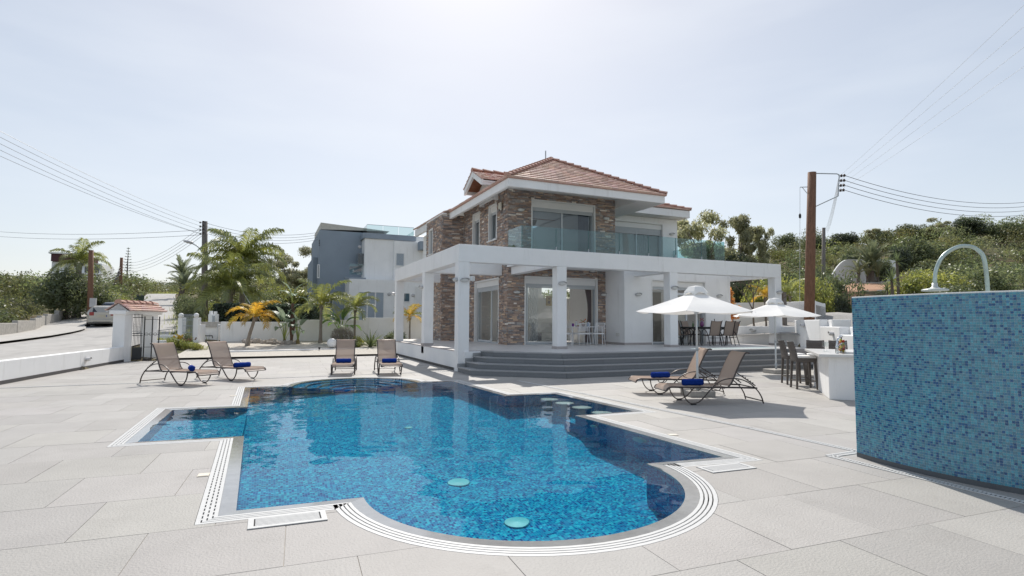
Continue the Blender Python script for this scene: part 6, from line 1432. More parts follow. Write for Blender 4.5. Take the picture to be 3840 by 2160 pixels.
for u, v, Y in ((1349, 926, UYF + .5), (1291, 1103, LYF), (1459, 1103.5, LYF), (1480, 1101, LYF), (1549, 1107.5, LYF)):
    p = A_(u, v, Y); MB().lathe([(0, -.12), (.1, -.1), (.14, -.02), (.14, 0)], 10, axis='y', at=tuple(p)).build('wall_light', LAMPG, nb, world=True)
for i in range(4): p = A_(1192, 902 + i * 6, GYF); MB().lathe([(0, -.06), (.05, 0), (0, .06)], 8, at=(p[0] + .1, p[1] - .12, p[2])).build('cable_insulator', BLACK, nb, world=True)
tk = thing('water_tank', 'white round-topped water tank on the roof of the neighbouring house', 'tank', tuple(A_(1575, 905, UYF + 2))); MB().lathe([(0, -.9), (.5, -.9), (.5, .9), (0, .9)], 16, axis='x').build('tank_body', WHITE2, tk, smooth=False)

# ================================================================== POLES, CABLES, STREET LAMP
def pole(label, u0, v0, u1, v1, d, r, m, name='utility_pole'):
    a, b = Vector(atd(u0, v0, d)), Vector(atd(u1, v1, d)); zb = ground_z(b.x, b.y) - .3; k = (zb - a.z) / (b.z - a.z); b = a + (b - a) * k
    t = thing(name, label, 'pole', b, group=None); MB().tube([b, a.lerp(b, .5), a], [r * 1.12, r, r * .86], 12).build('pole_shaft', m, t, smooth=True, world=True); return t, a, b
def insul(t, p, s=.07):
    MB().lathe([(0, -s), (s * .9, -s * .7), (s * .5, -.1 * s), (s * .9, .3 * s), (s * .4, s), (0, s)], 8, at=tuple(p)).build('insulator', mat('brown_porcelain', (.06, .035, .03), .3), t, smooth=True, world=True)
ORD = ['topmost', 'second', 'third', 'fourth', 'lowest']
def cable(label, pts, sag, r, group, m=WIRE):
    a, b = Vector(pts[0]), Vector(pts[1]); P = []
    for i in range(21): f = i / 20; p = a.lerp(b, f); P.append((p.x, p.y, p.z - sag * 4 * f * (1 - f)))
    t = thing('overhead_cable', label, 'cable', a, group=group); MB().tube([Vector(p) - a for p in P], r, 5).build('wire', m, t)
t1, top1, b1 = pole('tall weathered street pole with the lamp arm, rising behind the utility wall', 768, 830, 766.5, 1205, 41, .21, POLEGREY)
arms = []
for k in range(4):
    p = Vector(atd(768 - 6, 836 + 14 * k, 41)); arms.append(p); insul(t1, p + Vector((-.18, -.12, 0))); insul(t1, p + Vector((.05, -.35, .05))); MB().tube([p + Vector((-.25, -.1, 0)), p + Vector((.3, 0, 0))], .02, 5).build('spindle', ALUG, t1, world=True)
sl = thing('street_lamp', 'grey street lamp head on a curved arm fixed to the left pole', 'street lamp', tuple(atd(760, 965, 40.8)))
ap = [Vector(atd(u, v, 40.8)) for u, v in ((762, 985), (760, 955), (752, 936), (738, 922), (722, 913.5))]; MB().tube(smoothpath(ap, 4), .05, 8).build('lamp_arm', POLEW, sl, smooth=True, world=True)
hp0, hp1 = Vector(atd(724, 911.5, 40.8)), Vector(atd(689, 903, 40.8)); q = hp0.lerp(hp1, .5); MB().tube(smoothpath([hp0, hp0.lerp(hp1, .2), hp0.lerp(hp1, .6), hp1], 3), [.10, .12, .17, .20, .21, .21, .20, .17, .13, .08], 10, flat=.55).build('lamp_head', LAMPG, sl, smooth=True, world=True)
t2, top2, b2 = pole('thin dark pole with many cables at the left bend of the street', 456, 966, 449, 1140, 72, .20, POLEBROWN)
pole('leaning brace pole beside the thin dark street pole', 447, 1018, 415, 1118, 71, .17, POLEGREY)
t3, top3, b3 = pole('brown pole with a small grey box at the far left by the parked cars', 342, 938, 337, 1187, 43, .19, POLEBROWN)
MB().box(-.2, -.12, -.35, .2, .12, .35).build('meter_box', LAMPG, t3, world=False, loc=Vector(atd(349, 1135, 42.7)) - Vector(t3.location))
sl2 = thing('street_lamp', 'street lamp with a flat pale head by the far left houses', 'street lamp', tuple(atd(372, 1028, 60))); MB().tube(smoothpath([tuple(atd(352, 1160, 60)), tuple(atd(354, 1060, 60)), tuple(atd(362, 1032, 60)), tuple(atd(372, 1028, 60))], 3), .06, 6).build('lamp_arm', ALUG, sl2, world=True); MB().tube([tuple(atd(372, 1028, 60)), tuple(atd(392, 1028, 60))], [.22, .16], 8, flat=.4).build('lamp_head', WHITE2, sl2, world=True)
g1 = 'parallel cables from the left street pole'
for k, (v0, v1) in enumerate(((593, 838), (616, 852), (641, 866), (665, 880), (688, 894))): cable(ORD[k] + ' of five parallel cables sagging from the upper left to the street pole', (atd(300 - 320, v0 - 112, 24), atd(764, min(v1, 880), 41)), .25, .011, g1, WIREW)
for k in range(4): cable((ORD[k] if k < 3 else 'lowest') + ' of four cables between the two left street poles', (atd(762, 845 + 12 * k, 41), atd(456, 985 + 11 * k, 72)), .9, .016, 'cables between the left street poles', WIREW)
for k in range(4): cable((ORD[k] if k < 3 else 'lowest') + ' of four slack cables running left from the thin dark pole', (atd(455, 1000 + 9 * k, 72), atd(240, 1010 + 12 * k, 55)), 1.0, .018, 'slack cables left of the thin pole', WIREW)
for k, v in enumerate((866, 884)): cable(('upper' if k == 0 else 'lower') + ' of two nearly level cables crossing the far left sky', (atd(-40, v, 60), atd(764, 862 + 18 * k, 41)), .35, .014, 'level cables on the left', WIRE)
for k in range(4): cable((ORD[k] if k < 3 else 'lowest') + ' of four cables from the street pole to the grey tower', (atd(772, 836 + 13 * k, 41), tuple(A_(1192, 872 + 9 * k, GYF - .1))), .5, .012, 'cables to the grey tower', WIRE)
cable('thin guy wire slanting from the street pole down behind the palms', (atd(776, 872, 41), atd(1012, 1262, 31.5)), .0, .014, None, WIREW)
tR, topR, bR = pole('thick reddish brown utility pole on the right with a bracket of cables', 3045, 646, 3035, 1175, 22.6, .185, POLEBROWN)
br = [Vector(atd(u, v, 22.6)) for u, v in ((3052, 650), (3138, 652), (3146, 655), (3147, 662), (3143, 735), (3048, 779))]
MB().tube(br[:5], .022, 8).build('bracket', ALUG, tR, world=True); MB().tube(br[4:], .020, 8).build('bracket_strut', ALUG, tR, world=True)
MB().tube([Vector(atd(3000, 702, 22.6)), Vector(atd(3036, 701, 22.6))], .016, 6).build('side_arm', ALUG, tR, world=True); MB().tube([Vector(atd(3009, 703, 22.6)), Vector(atd(3033, 733, 22.6))], .012, 6).build('side_strut', ALUG, tR, world=True)
for k in range(4):
    v = 659 + 18.3 * k; insul(tR, atd(3155 - k, v, 22.6), .06); insul(tR, atd(3166 - k, v - 1, 22.6), .06); MB().tube([Vector(atd(3143, v, 22.6)), Vector(atd(3172 - k, v - 1, 22.6))], .011, 5).build('spindle', ALUG, tR, world=True)
    cable((ORD[k] if k < 3 else 'lowest') + ' of four black cables sagging from the brown pole off to the right', (atd(3170, 659 + 18.3 * k, 22.6), atd(3900, 752 + 15.5 * k, 30)), .55, .011, 'black cables right of the brown pole')
    cable((ORD[k] if k < 3 else 'lowest') + ' of four pale cables rising steeply from the brown pole to the upper right', (atd(3152, 657 + 18.3 * k, 22.6), atd(3900 - 30 + 25 * k, -10 + 62 * k, 12)), .06, .0035, 'steep pale cables', WIREW)
    cable((ORD[k] if k < 3 else 'lowest') + ' of four pale cables between the brown pole and the thinner pole uphill', (atd(3146 - k, 662 + 18 * k, 22.6), atd(3096 + 2 * k, 858 + 5 * k, 46)), .25, .008, 'pale cables uphill', WIREW)
rp = [Vector(atd(u, v, 22.4)) for u, v in ((3000, 702), (3000, 795), (2999, 1170))]; rw = thing('pulley_rope', 'thin rope with a dark pulley weight hanging left of the brown pole', 'rope', rp[0]); MB().tube(rp, .008, 5).build('rope', WIREW, rw, world=True)
p = atd(3000, 810, 22.4); MB().lathe([(0, -.11), (.045, -.07), (.05, .04), (.02, .1), (0, .12)], 10, at=tuple(p)).build('pulley', BLACK, rw, world=True)
pole('thinner dark pole standing among the shrubs uphill of the brown pole', 3089, 854, 3088, 1085, 46, .15, POLEGREY)

# ================================================================== PARKED CARS
GLC = mat('car_glass', (.02, .024, .028), .06, spec=.8, var=.02); TYRE = mat('tyre', (.02, .02, .02), .8); RIM = mat('alloy', (.40, .41, .42), .3, metal=.8); RED = mat('tail_red', (.30, .015, .012), .2, spec=.7); PLATE = mat('number_plate', (.50, .46, .36), .5)
def make_car(label, paint, loc, rz, L_=4.2, W=1.74):
    t = thing('parked_car', label, 'car', loc, rz); hw = W / 2
    # cross sections (x from rear 0 to nose): list of (x, [(y,z)...] half outline bottom to roof)
    S = [(0.0, .40, .50, .80, .86, .66, .98), (.06, .30, .55, .86, 1.00, .70, 1.02), (.22, .22, .58, .90, 1.06, .66, 1.36), (.50, .20, .60, .92, 1.04, .60, 1.45), (1.2, .20, .60, .92, 1.02, .60, 1.50), (2.0, .20, .60, .92, 1.00, .60, 1.48), (2.5, .20, .60, .90, .98, .61, 1.36), (3.05, .20, .60, .88, .95, .66, 1.02), (3.7, .22, .58, .82, .86, .66, .90), (4.05, .28, .52, .70, .74, .58, .76), (4.2, .36, .48, .58, .60, .50, .62)]
    mb = MB(); vs = []
    for x, zb, zl, zs, zw, yr, zr in S:
        e = 1.0 if .2 < x < 3.8 else (.90 if .05 < x < 4.1 else .84)
        half = [(0, zb), (hw * .86 * e, zb), (hw * .98 * e, zb + .1), (hw * e, zl), (hw * .99 * e, zs), (hw * .95 * e, zw), (yr * hw / .87, max(zr - .05, zw)), (yr * hw / .87 * .82, zr), (0, zr + .02)]
        for y, z in half: vs.append((x * L_ / 4.2, -y, z))
        for y, z in half[1:-1][::-1]: vs.append((x * L_ / 4.2, y, z))
    n = 16; fs = [(i * n + k, i * n + (k + 1) % n, (i + 1) * n + (k + 1) % n, (i + 1) * n + k) for i in range(len(S) - 1) for k in range(n)] + [tuple(range(n)), tuple(range((len(S) - 1) * n, len(S) * n))[::-1]]
    mb.add(vs, [f[::-1] for f in fs]); mb.build('body', paint, t, smooth=False, bev=.035)
    MB().add([(.055, -.56, 1.02), (.055, .56, 1.02), (.205, .52, 1.33), (.205, -.52, 1.33)], [(3, 2, 1, 0)]).build('rear_window', GLC, t)
    MB().add([(3.02, -.60, 1.04), (3.02, .60, 1.04), (2.53, .54, 1.36), (2.53, -.54, 1.36)], [(0, 1, 2, 3)]).build('windscreen', GLC, t)
    for s in (-1, 1):
        for x0_, x1_, a, b in ((.55, 1.30, .05, .02), (1.36, 2.15, .0, .0), (2.2, 2.85, .0, .42)):
            q = [(x0_, s * (hw * .965), 1.05), (x1_, s * (hw * .96), 1.04), (x1_ - b, s * (hw * .745), 1.41 if b < .3 else 1.36), (x0_ + a, s * (hw * .745), 1.40)]; MB().add(q, [(0, 1, 2, 3) if s < 0 else (3, 2, 1, 0)]).build('side_window', GLC, t)
        for x in (.78, 3.38):
            w = MB().lathe([(.20, -.1), (.30, -.1), (.315, -.05), (.315, .05), (.30, .1), (.20, .1)], 18, axis='y').build('wheel', TYRE, t); w.location = (x, s * (hw - .09), .315); MB().lathe([(0, -.085), (.08, -.095), (.20, -.08), (.21, .08), (.08, .095), (0, .085)], 14, axis='y').build('rim', RIM, w)
        MB().box(-.02, s * .56 - .10, .78, .14, s * .56 + .16 * (1 if s > 0 else 1) - (.06 if s < 0 else 0), 1.02).build('tail_light', RED, t, bev=.03)
        MB().box(2.55, s * (hw + .02) - .06, 1.0, 2.68, s * (hw + .02) + .1, 1.12).build('wing_mirror', paint, t, bev=.02)
        MB().box(1.45, s * hw * .985 - .012, .86, 1.62, s * hw * .985 + .012, .89).build('door_handle', paint, t)
    MB().box(-.055, -.78, .30, .08, .78, .56).build('rear_bumper', paint, t, bev=.05); MB().box(-.03, -.27, .70, .02, .27, .82).build('number_plate', PLATE, t); MB().box(-.034, -.27, .70, .018, -.22, .82).build('plate_band', mat('plate_blue', (.02, .06, .3), .5), t)
    MB().box(-.06, -.5, .345, -.03, .5, .37).build('bumper_trim', BLACK, t); return t
cp_ = atd(381, 1228, 38.2); hdg = math.atan2(gpt(560, 60)[1] - cp_[1], gpt(560, 60)[0] - cp_[0]) + math.radians(7)
SILVER = mat('silver_paint', (.44, .42, .38), .28, metal=.5, var=.02, coat=.6); make_car('silver hatchback parked with its back to us on the left of the street', SILVER, (cp_[0], cp_[1], ground_z(cp_[0], cp_[1]) + .065), hdg)
cq = atd(418, 1200, 44.5); make_car('dark blue car parked ahead of the silver hatchback', mat('dark_blue_paint', (.05, .07, .11), .25, metal=.4, coat=.6), (cq[0], cq[1], ground_z(cq[0], cq[1]) + .065), hdg)
wb = atd(640, 1130, 46); bn_ = thing('wheelie_bin', 'dark wheelie bin on the right verge of the street', 'bin', (*gpt(713, 36), ground_z(*gpt(713, 36)))); MB().add([(-.25, -.3, .06), (.25, -.3, .06), (.25, .3, .06), (-.25, .3, .06), (-.3, -.36, 1.0), (.3, -.36, 1.0), (.3, .36, 1.0), (-.3, .36, 1.0)], [(0, 3, 2, 1), (4, 5, 6, 7), (0, 1, 5, 4), (1, 2, 6, 5), (2, 3, 7, 6), (3, 0, 4, 7)]).build('bin_body', mat('bin_green', (.03, .05, .035), .5), bn_, bev=.02); MB().box(-.32, -.4, 1.0, .32, .38, 1.08).build('lid', mat('bin_lid', (.10, .10, .10), .5), bn_, bev=.02)
b2 = dup(bn_, (*gpt(518, 62), ground_z(*gpt(518, 62)) + .1), .4, 'dark street bin behind the gate house roof on the far left kerb'); b2.scale = (1.3, 1.3, 1.3)
# terrace wall and railing of the house across the street, a far house
rl = thing('street_railing', 'black railing on a white wall across the street behind the cars', 'railing', tuple(atd(400, 1160, 56)))
ra, rb = Vector(atd(372, 1165, 50)), Vector(atd(436, 1128, 60)); MB().add([tuple(ra - Vector((0, 0, .9))), tuple(rb - Vector((0, 0, .9))), tuple(rb), tuple(ra)] + [tuple(p_ + Vector((-.2, .2, 0))) for p_ in (ra - Vector((0, 0, .9)), rb - Vector((0, 0, .9)), rb, ra)], [(0, 1, 2, 3), (3, 2, 6, 7), (7, 6, 5, 4), (0, 3, 7, 4)]).build('wall_body', WHITE, rl, world=True)
for k in range(9): p = ra.lerp(rb, k / 8); MB().tube([p, p + Vector((0, 0, .95))], .03, 5).build('post', BLACK, rl, world=True)
for z in (.3, .62, .95): MB().tube([ra + Vector((0, 0, z)), rb + Vector((0, 0, z))], .025, 5).build('rail', BLACK, rl, world=True)
sl3 = thing('white_steps', 'white stair block beside the parked silver car', 'steps', tuple(atd(375, 1165, 47)))
for k in range(5): p = atd(378, 1172 - 5 * k, 47 + .3 * k); MB().box(p[0] - .7, p[1] - .15, p[2] - 1.2, p[0] + .7, p[1] + .15, p[2]).build('step', WHITE, sl3, world=True)
fh = thing('far_house', 'distant white house with a dark red band on the far left', 'house', tuple(atd(350, 1040, 95))); p0, p1 = atd(300, 1045, 95), atd(372, 1045, 95); X0, X1, Y0 = p0[0], p1[0], p0[1]; z = lambda v: atd(350, v, 95)[2]
MB().box(X0 - 4, Y0, z(1060) - 4, X1, Y0 + 8, z(985)).build('wall', WHITE, fh, world=True); MB().box(X0 - 4, Y0 - .5, z(984), X1 - 2.2, Y0 + 7, z(956)).build('wall', mat('dark_red_render', (.10, .045, .05), .8), fh, world=True); MB().box(X0 - 4.3, Y0 - .8, z(956), X1 - 1.9, Y0 + 7, z(951)).build('roof_slab', WHITE, fh, world=True); MB().box(X0 + .6, Y0 - .06, z(1022), X1 - .4, Y0 - .01, z(998)).build('window', GLC, fh, world=True)
MB().box(X0 - 4, Y0 - 1.2, z(1030), X1 + .1, Y0 - .02, z(1024)).build('balcony_slab', WHITE, fh, world=True)
# ================================================================== PLANTS
def fast_mesh(name, V, Q, C, m):
    """mesh from arrays: V (n,3), Q (k,4), C (k,3) face colours"""
    me = bpy.data.meshes.new(name); V = np.asarray(V, np.float32); Q = np.asarray(Q, np.int32)
    me.vertices.add(len(V)); me.vertices.foreach_set('co', V.ravel()); me.loops.add(Q.size); me.loops.foreach_set('vertex_index', Q.ravel())
    me.polygons.add(len(Q)); me.polygons.foreach_set('loop_start', np.arange(0, Q.size, 4, dtype=np.int32)); me.polygons.foreach_set('loop_total', np.full(len(Q), 4, np.int32)); me.update(calc_edges=True)
    if C is not None:
        at = me.color_attributes.new('Col', 'FLOAT_COLOR', 'CORNER'); cc = np.ones((len(Q), 4, 4), np.float32); cc[:, :, :3] = np.asarray(C, np.float32)[:, None, :]; at.data.foreach_set('color', cc.ravel())
    me.materials.append(m); return me
def mobj(name, me, parent=None, loc=None):
    o = bpy.data.objects.new(name, me); COL.objects.link(o)
    if parent is not None: o.parent = parent
    if loc is not None: o.location = loc
    return o
def leaf_cloud(lobes, n, size, seed, aspect=1.9, shell=.55, droop=0.0, up=.35, tone=(.72, 1.25)):
    """leaf-shaped quads through the volume of several ellipsoids, thicker near their skins"""
    r = np.random.default_rng(seed); L = np.array(lobes, float); w = (L[:, 3] * L[:, 4] * L[:, 5]) ** (2 / 3); k = r.choice(len(L), n, p=w / w.sum())
    d = r.normal(size=(n, 3)); d /= np.linalg.norm(d, axis=1)[:, None]; rad = shell + (1 - shell) * r.random(n) ** .7; rad *= 1 + .16 * np.sin(d[:, 0] * 5 + k) * np.cos(d[:, 1] * 4 + 2 * k) + r.normal(0, .05, n)
    P = L[k, :3] + d * rad[:, None] * L[k, 3:6]
    nrm = d * .8 + r.normal(size=(n, 3)) * .7 + np.array([0, 0, up]); nrm /= np.linalg.norm(nrm, axis=1)[:, None]
    t = np.cross(nrm, r.normal(size=(n, 3))); t[:, 2] -= droop; t -= nrm * (t * nrm).sum(1)[:, None]; t /= np.linalg.norm(t, axis=1)[:, None] + 1e-9; b = np.cross(nrm, t)
    s = size * r.uniform(.6, 1.35, n)[:, None]; A = P - t * s * aspect / 2; B = P + b * s * .42; Cc = P + t * s * aspect / 2; D = P - b * s * .42
    V = np.stack([A, B, Cc, D], 1).reshape(-1, 3); Q = np.arange(4 * n).reshape(-1, 4); tn = r.uniform(tone[0], tone[1], n); C = np.stack([tn, tn * r.uniform(.95, 1.05, n), tn * r.uniform(.85, 1.1, n)], 1)
    return V, Q, C
def lobes_for(h, w, seed, kind='round'):
    r = random.Random(seed); out = []
    if kind == 'round':
        for i in range(9): a = r.uniform(0, 6.28); q = r.uniform(0, .34) * w; z = r.uniform(.30, .80) * h; k = r.uniform(.20, .34); out.append((q * math.cos(a), q * math.sin(a), z, w * k, w * k, h * k * .72))
        out.append((0, 0, h * .45, w * .36, w * .36, h * .36))
    elif kind == 'bush':
        for i in range(9): a = r.uniform(0, 6.28); q = r.uniform(.05, .36) * w; z = r.uniform(.18, .66) * h; k = r.uniform(.20, .32); out.append((q * math.cos(a), q * math.sin(a), z, w * k, w * k, h * k * 1.0))
        out.append((0, 0, h * .36, w * .38, w * .38, h * .38))
    elif kind == 'euc':
        for i in range(27): a = r.uniform(0, 6.28); q = r.uniform(.05, .46) * w; z = r.uniform(.36, .93) * h; k = r.uniform(.07, .15); out.append((q * math.cos(a), q * math.sin(a), z, w * k, w * k, h * k * .62))
    elif kind == 'cone':
        for i in range(10): z = (.08 + .84 * i / 9) * h; k = max(.04, .5 * (1 - (z / h) ** 1.5)); a = r.uniform(0, 6.28); out.append((.06 * w * math.cos(a), .06 * w * math.sin(a), z, w * k, w * k, h * .13))
    return out
def trunk_mb(h, r0, lobes, seed, lean=.06, base_split=1):
    r = random.Random(seed); mb = MB()
    for s in range(base_split):
        x, y = r.uniform(-lean, lean) * h, r.uniform(-lean, lean) * h; top = Vector((x, y, h * .62)); mb.tube(smoothpath([(r.uniform(-.1, .1) * (base_split - 1), r.uniform(-.1, .1) * (base_split - 1), 0), (x * .3, y * .3 + .05, h * .25), tuple(top)], 3), [r0 * (1 - .09 * i) for i in range(7)], 8)
    for l in lobes[:9]:
        st_ = top * r.uniform(.35, .95); c = Vector(l[:3]); mb.tube(smoothpath([tuple(st_), tuple(st_.lerp(c, .5) + Vector((0, 0, .06 * h * r.uniform(-.3, 1)))), tuple(c)], 3), [r0 * .42 * (1 - .11 * i) for i in range(7)], 6)
    return mb
BARK = mat('bark', (.13, .105, .085), .9, var=.3, scale=6, stretch=(5, 5, .8)); BARKP = mat('pale_bark', (.27, .235, .20), .85, var=.3, scale=5, stretch=(4, 4, .8))
OLIVE = leaf_mat('olive_leaf', (0.162, 0.186, 0.085), (0.104, 0.133, 0.065)); GREENY = leaf_mat('yellow_green_leaf', (0.285, 0.294, 0.067), (0.162, 0.199, 0.061), trans=.5); DARKG = leaf_mat('dark_leaf', (0.042, 0.061, 0.034), (0.076, 0.095, 0.048), gloss=0.054); EUCG = leaf_mat('eucalyptus_leaf', (.36, .36, .22), (.24, .25, .15), trans=.55, gloss=.04)
HEDGEG = leaf_mat('hedge_leaf', (0.053, 0.085, 0.042), (0.034, 0.057, 0.030), trans=.3, gloss=0.072, rough=.42); GREYB = leaf_mat('grey_bush_leaf', (0.285, 0.266, 0.228), (0.209, 0.190, 0.162), trans=.2, gloss=0.013); PALMG = leaf_mat('palm_leaf', (.26, .28, .075), (.15, .185, .06), trans=.4, gloss=0.090, rough=.42)
PALMY = leaf_mat('yellowing_palm_leaf', (0.483, 0.299, 0.034), (0.276, 0.230, 0.034), trans=.5, gloss=0.045); DATEG = leaf_mat('date_palm_leaf', (0.190, 0.218, 0.142), (0.142, 0.171, 0.104), trans=.3, gloss=0.081); PADDLE = leaf_mat('paddle_leaf', (0.162, 0.266, 0.076), (0.104, 0.190, 0.057), trans=.45, gloss=0.081, rough=.42); PADDLED = leaf_mat('grey_paddle_leaf', (0.247, 0.314, 0.228), (0.190, 0.257, 0.171), trans=.3, gloss=0.054)
ALOE = leaf_mat('strap_leaf', (0.162, 0.199, 0.085), (0.114, 0.152, 0.067), trans=.25, gloss=0.054); ORANGE_L = leaf_mat('orange_leaf', (0.598, 0.310, 0.069), (0.483, 0.276, 0.092), trans=.5); YELLOW_L = leaf_mat('yellow_flower_leaf', (0.598, 0.460, 0.034), (0.299, 0.276, 0.034), trans=.5)
protos = {}
def proto(key, kind, h, w, n, size, m, bark=BARK, seed=1, trunk=.14, split=1, **kw):
    L = lobes_for(h, w, seed, kind); V, Q, C = leaf_cloud(L, n, size, seed, **kw); protos[key] = (fast_mesh(key + '_crown', V, Q, C, m), trunk_mb(h, trunk, L, seed, base_split=split).mesh(key + '_trunk', bark), h, w)
proto('olive_round', 'round', 5, 5.5, 5200, .17, OLIVE, seed=3); proto('olive_round2', 'round', 5, 6, 5200, .17, OLIVE, seed=8); proto('bright_bush', 'bush', 4, 5, 6000, .13, GREENY, seed=4, trunk=.09, split=3); proto('olive_bush', 'bush', 4, 5, 5600, .13, OLIVE, seed=5, trunk=.09, split=3)
proto('dark_round', 'round', 5, 4.6, 5200, .16, DARKG, seed=6); proto('eucalyptus', 'euc', 9, 8, 9000, .15, EUCG, BARKP, seed=12, trunk=.22, split=2, droop=1.2, aspect=2.6, shell=.3); proto('eucalyptus2', 'euc', 8, 6, 6500, .15, EUCG, BARKP, seed=21, trunk=.18, droop=1.2, aspect=2.6, shell=.3); proto('cypress', 'cone', 7, 2.2, 3000, .15, DARKG, seed=9); proto('small_shrub', 'bush', 1, 1.2, 1500, .055, OLIVE, seed=31, trunk=.02, split=3); proto('bright_shrub', 'bush', 1, 1.2, 1500, .055, GREENY, seed=32, trunk=.02, split=3)
def plant(key, u, d, vtop, label, cat='tree', name='tree', wpx=None, dz=0.0, group=None, rz=None):
    cr, tr, h, w = protos[key]; x, y = gpt(u, d); zb = ground_z(x, y) + dz; H = max(.3, atd(u, vtop, d)[2] - zb); sz = H / h; sx = (wpx * d / F_PX) / w if wpx else sz
    t = thing(name, label, cat, (x, y, zb - .05), rng.uniform(0, 6.28) if rz is None else rz, group); t.scale = (sx, sx, sz); mobj('crown', cr, t); mobj('trunk', tr, t); return t
SCRUBY = leaf_mat('scrub_leaf', (.17, .185, .07), (.12, .14, .06), trans=.35, gloss=.03)
# right of the house
plant('eucalyptus', 2640, 52, 770, 'big pale-leaved eucalyptus just right of the house roof', wpx=300); plant('eucalyptus2', 2790, 55, 800, 'slimmer eucalyptus with a leaning crown right of the big one', wpx=165); plant('eucalyptus2', 2850, 57, 842, 'smallest eucalyptus at the right end of the row', wpx=110)
plant('dark_round', 2720, 50, 925, 'dark dense tree under the eucalyptus crowns', wpx=200); plant('olive_round2', 2850, 58, 950, 'olive green tree at the foot of the eucalyptus row', wpx=200); plant('olive_bush', 2790, 46, 1040, 'dull green shrub seen through the right end of the pergola', 'shrub', 'shrub', wpx=150)
plant('olive_bush', 2700, 40, 1062, 'dull green shrub behind the orange-leaved plant', 'shrub', 'shrub', wpx=130); plant('bright_bush', 2910, 42, 985, 'bright yellow-green bush behind the right pergola pillar', 'bush', 'bush', wpx=230); plant('bright_bush', 3045, 40, 1010, 'yellow-green bush behind the brown utility pole', 'bush', 'bush', wpx=190); plant('olive_bush', 3120, 42, 975, 'tall feathery olive bush right of the brown pole', 'bush', 'bush', wpx=200)
plant('dark_round', 3165, 38, 1075, 'dark spiky shrub at the edge of the gravel drive', 'shrub', 'shrub', wpx=65); plant('bright_bush', 3430, 34, 985, 'large yellow-flowering bush behind the shower wall, left part', 'bush', 'bush', wpx=200); plant('bright_bush', 3520, 36, 990, 'large yellow-flowering bush behind the shower head', 'bush', 'bush', wpx=230); plant('olive_bush', 3680, 36, 960, 'olive bush beyond the bright bushes far right', 'bush', 'bush', wpx=280); plant('olive_bush', 3610, 30, 1040, 'olive bush close behind the shower wall on the far right', 'bush', 'bush', wpx=240)
plant('dark_round', 3385, 74, 898, 'almost black round tree left of the hillside slope trees', wpx=85); plant('olive_round', 3440, 78, 880, 'broad olive tree right of the almost black tree', wpx=190); plant('olive_round2', 3200, 72, 905, 'grey-green tree left of the date palm', wpx=110); plant('dark_round', 3235, 70, 960, 'dark shrub peeking over the curved wall left of the date palm', 'shrub', 'shrub', wpx=70); plant('olive_round', 3320, 66, 965, 'pale bush right of the date palm against the wall', 'bush', 'bush', wpx=90)
for u_, d_, v_, w_, k_, lab_ in ((2960, 118, 868, 95, 'olive_round', 'rounded tree on the ridge left of the thinner pole'), (3075, 116, 872, 80, 'olive_round2', 'low spreading tree on the ridge behind the thinner pole'), (3170, 112, 858, 110, 'dark_round', 'dark tree on the ridge above the curved wall'),
        (3300, 108, 852, 90, 'eucalyptus2', 'airy tree breaking the ridge above the date palm'), (3420, 112, 832, 130, 'olive_round', 'broad tree on the ridge above the shower wall'), (3530, 108, 815, 120, 'eucalyptus', 'reddish airy tree at the high right end of the ridge'), (3660, 110, 800, 150, 'dark_round', 'dark tree on the ridge beyond the shower head'), (3790, 106, 805, 140, 'olive_round2', 'spreading tree at the far right edge of the ridge')):
    plant(k_, u_, d_, v_, lab_, wpx=w_)
# left of the street and beyond
plant('olive_round2', 340, 47, 1040, 'leafy olive-green tree at the far left edge over the parked cars', wpx=170); plant('olive_round', 250, 44, 1000, 'large tree at the left picture edge by the pavement', wpx=220); plant('bright_bush', 405, 54, 1075, 'bright shrub behind the leaning brace pole', 'shrub', 'shrub', wpx=110); plant('bright_bush', 475, 56, 1112, 'small bright shrub above the gate house roof', 'shrub', 'shrub', wpx=60)
plant('cypress', 440, 100, 982, 'narrow dark cypress by the thin dark pole', wpx=20); plant('cypress', 411, 104, 1002, 'short dark cypress left of the taller one', wpx=13); plant('cypress', 402, 106, 1006, 'shortest dark cypress in the group by the far house', wpx=12)
plant('olive_bush', 715, 40, 1110, 'grey-green bush on the right verge of the street', 'bush', 'bush', wpx=110); plant('olive_bush', 690, 47, 1092, 'broad low bush on the verge farther up the street', 'bush', 'bush', wpx=90); plant('bright_bush', 735, 34, 1170, 'yellow-green weeds at the foot of the street pole', 'weeds', 'shrub', wpx=70); plant('eucalyptus', 1075, 60, 915, 'brownish eucalyptus behind the big palms, left of the grey tower', wpx=200); plant('bright_bush', 1060, 50, 1050, 'yellow-green bush between the palms and the grey tower', 'bush', 'bush', wpx=190); plant('bright_bush', 1160, 52, 1062, 'yellow-green bush touching the grey tower', 'bush', 'bush', wpx=150); plant('olive_round', 1165, 75, 1003, 'olive tree behind the grey tower edge', wpx=170); plant('olive_bush', 985, 44, 1075, 'dense shrub behind the hedge under the palms', 'bush', 'bush', wpx=170); plant('bright_bush', 800, 46, 1120, 'yellow shrub left of the big palms', 'bush', 'bush', wpx=140)
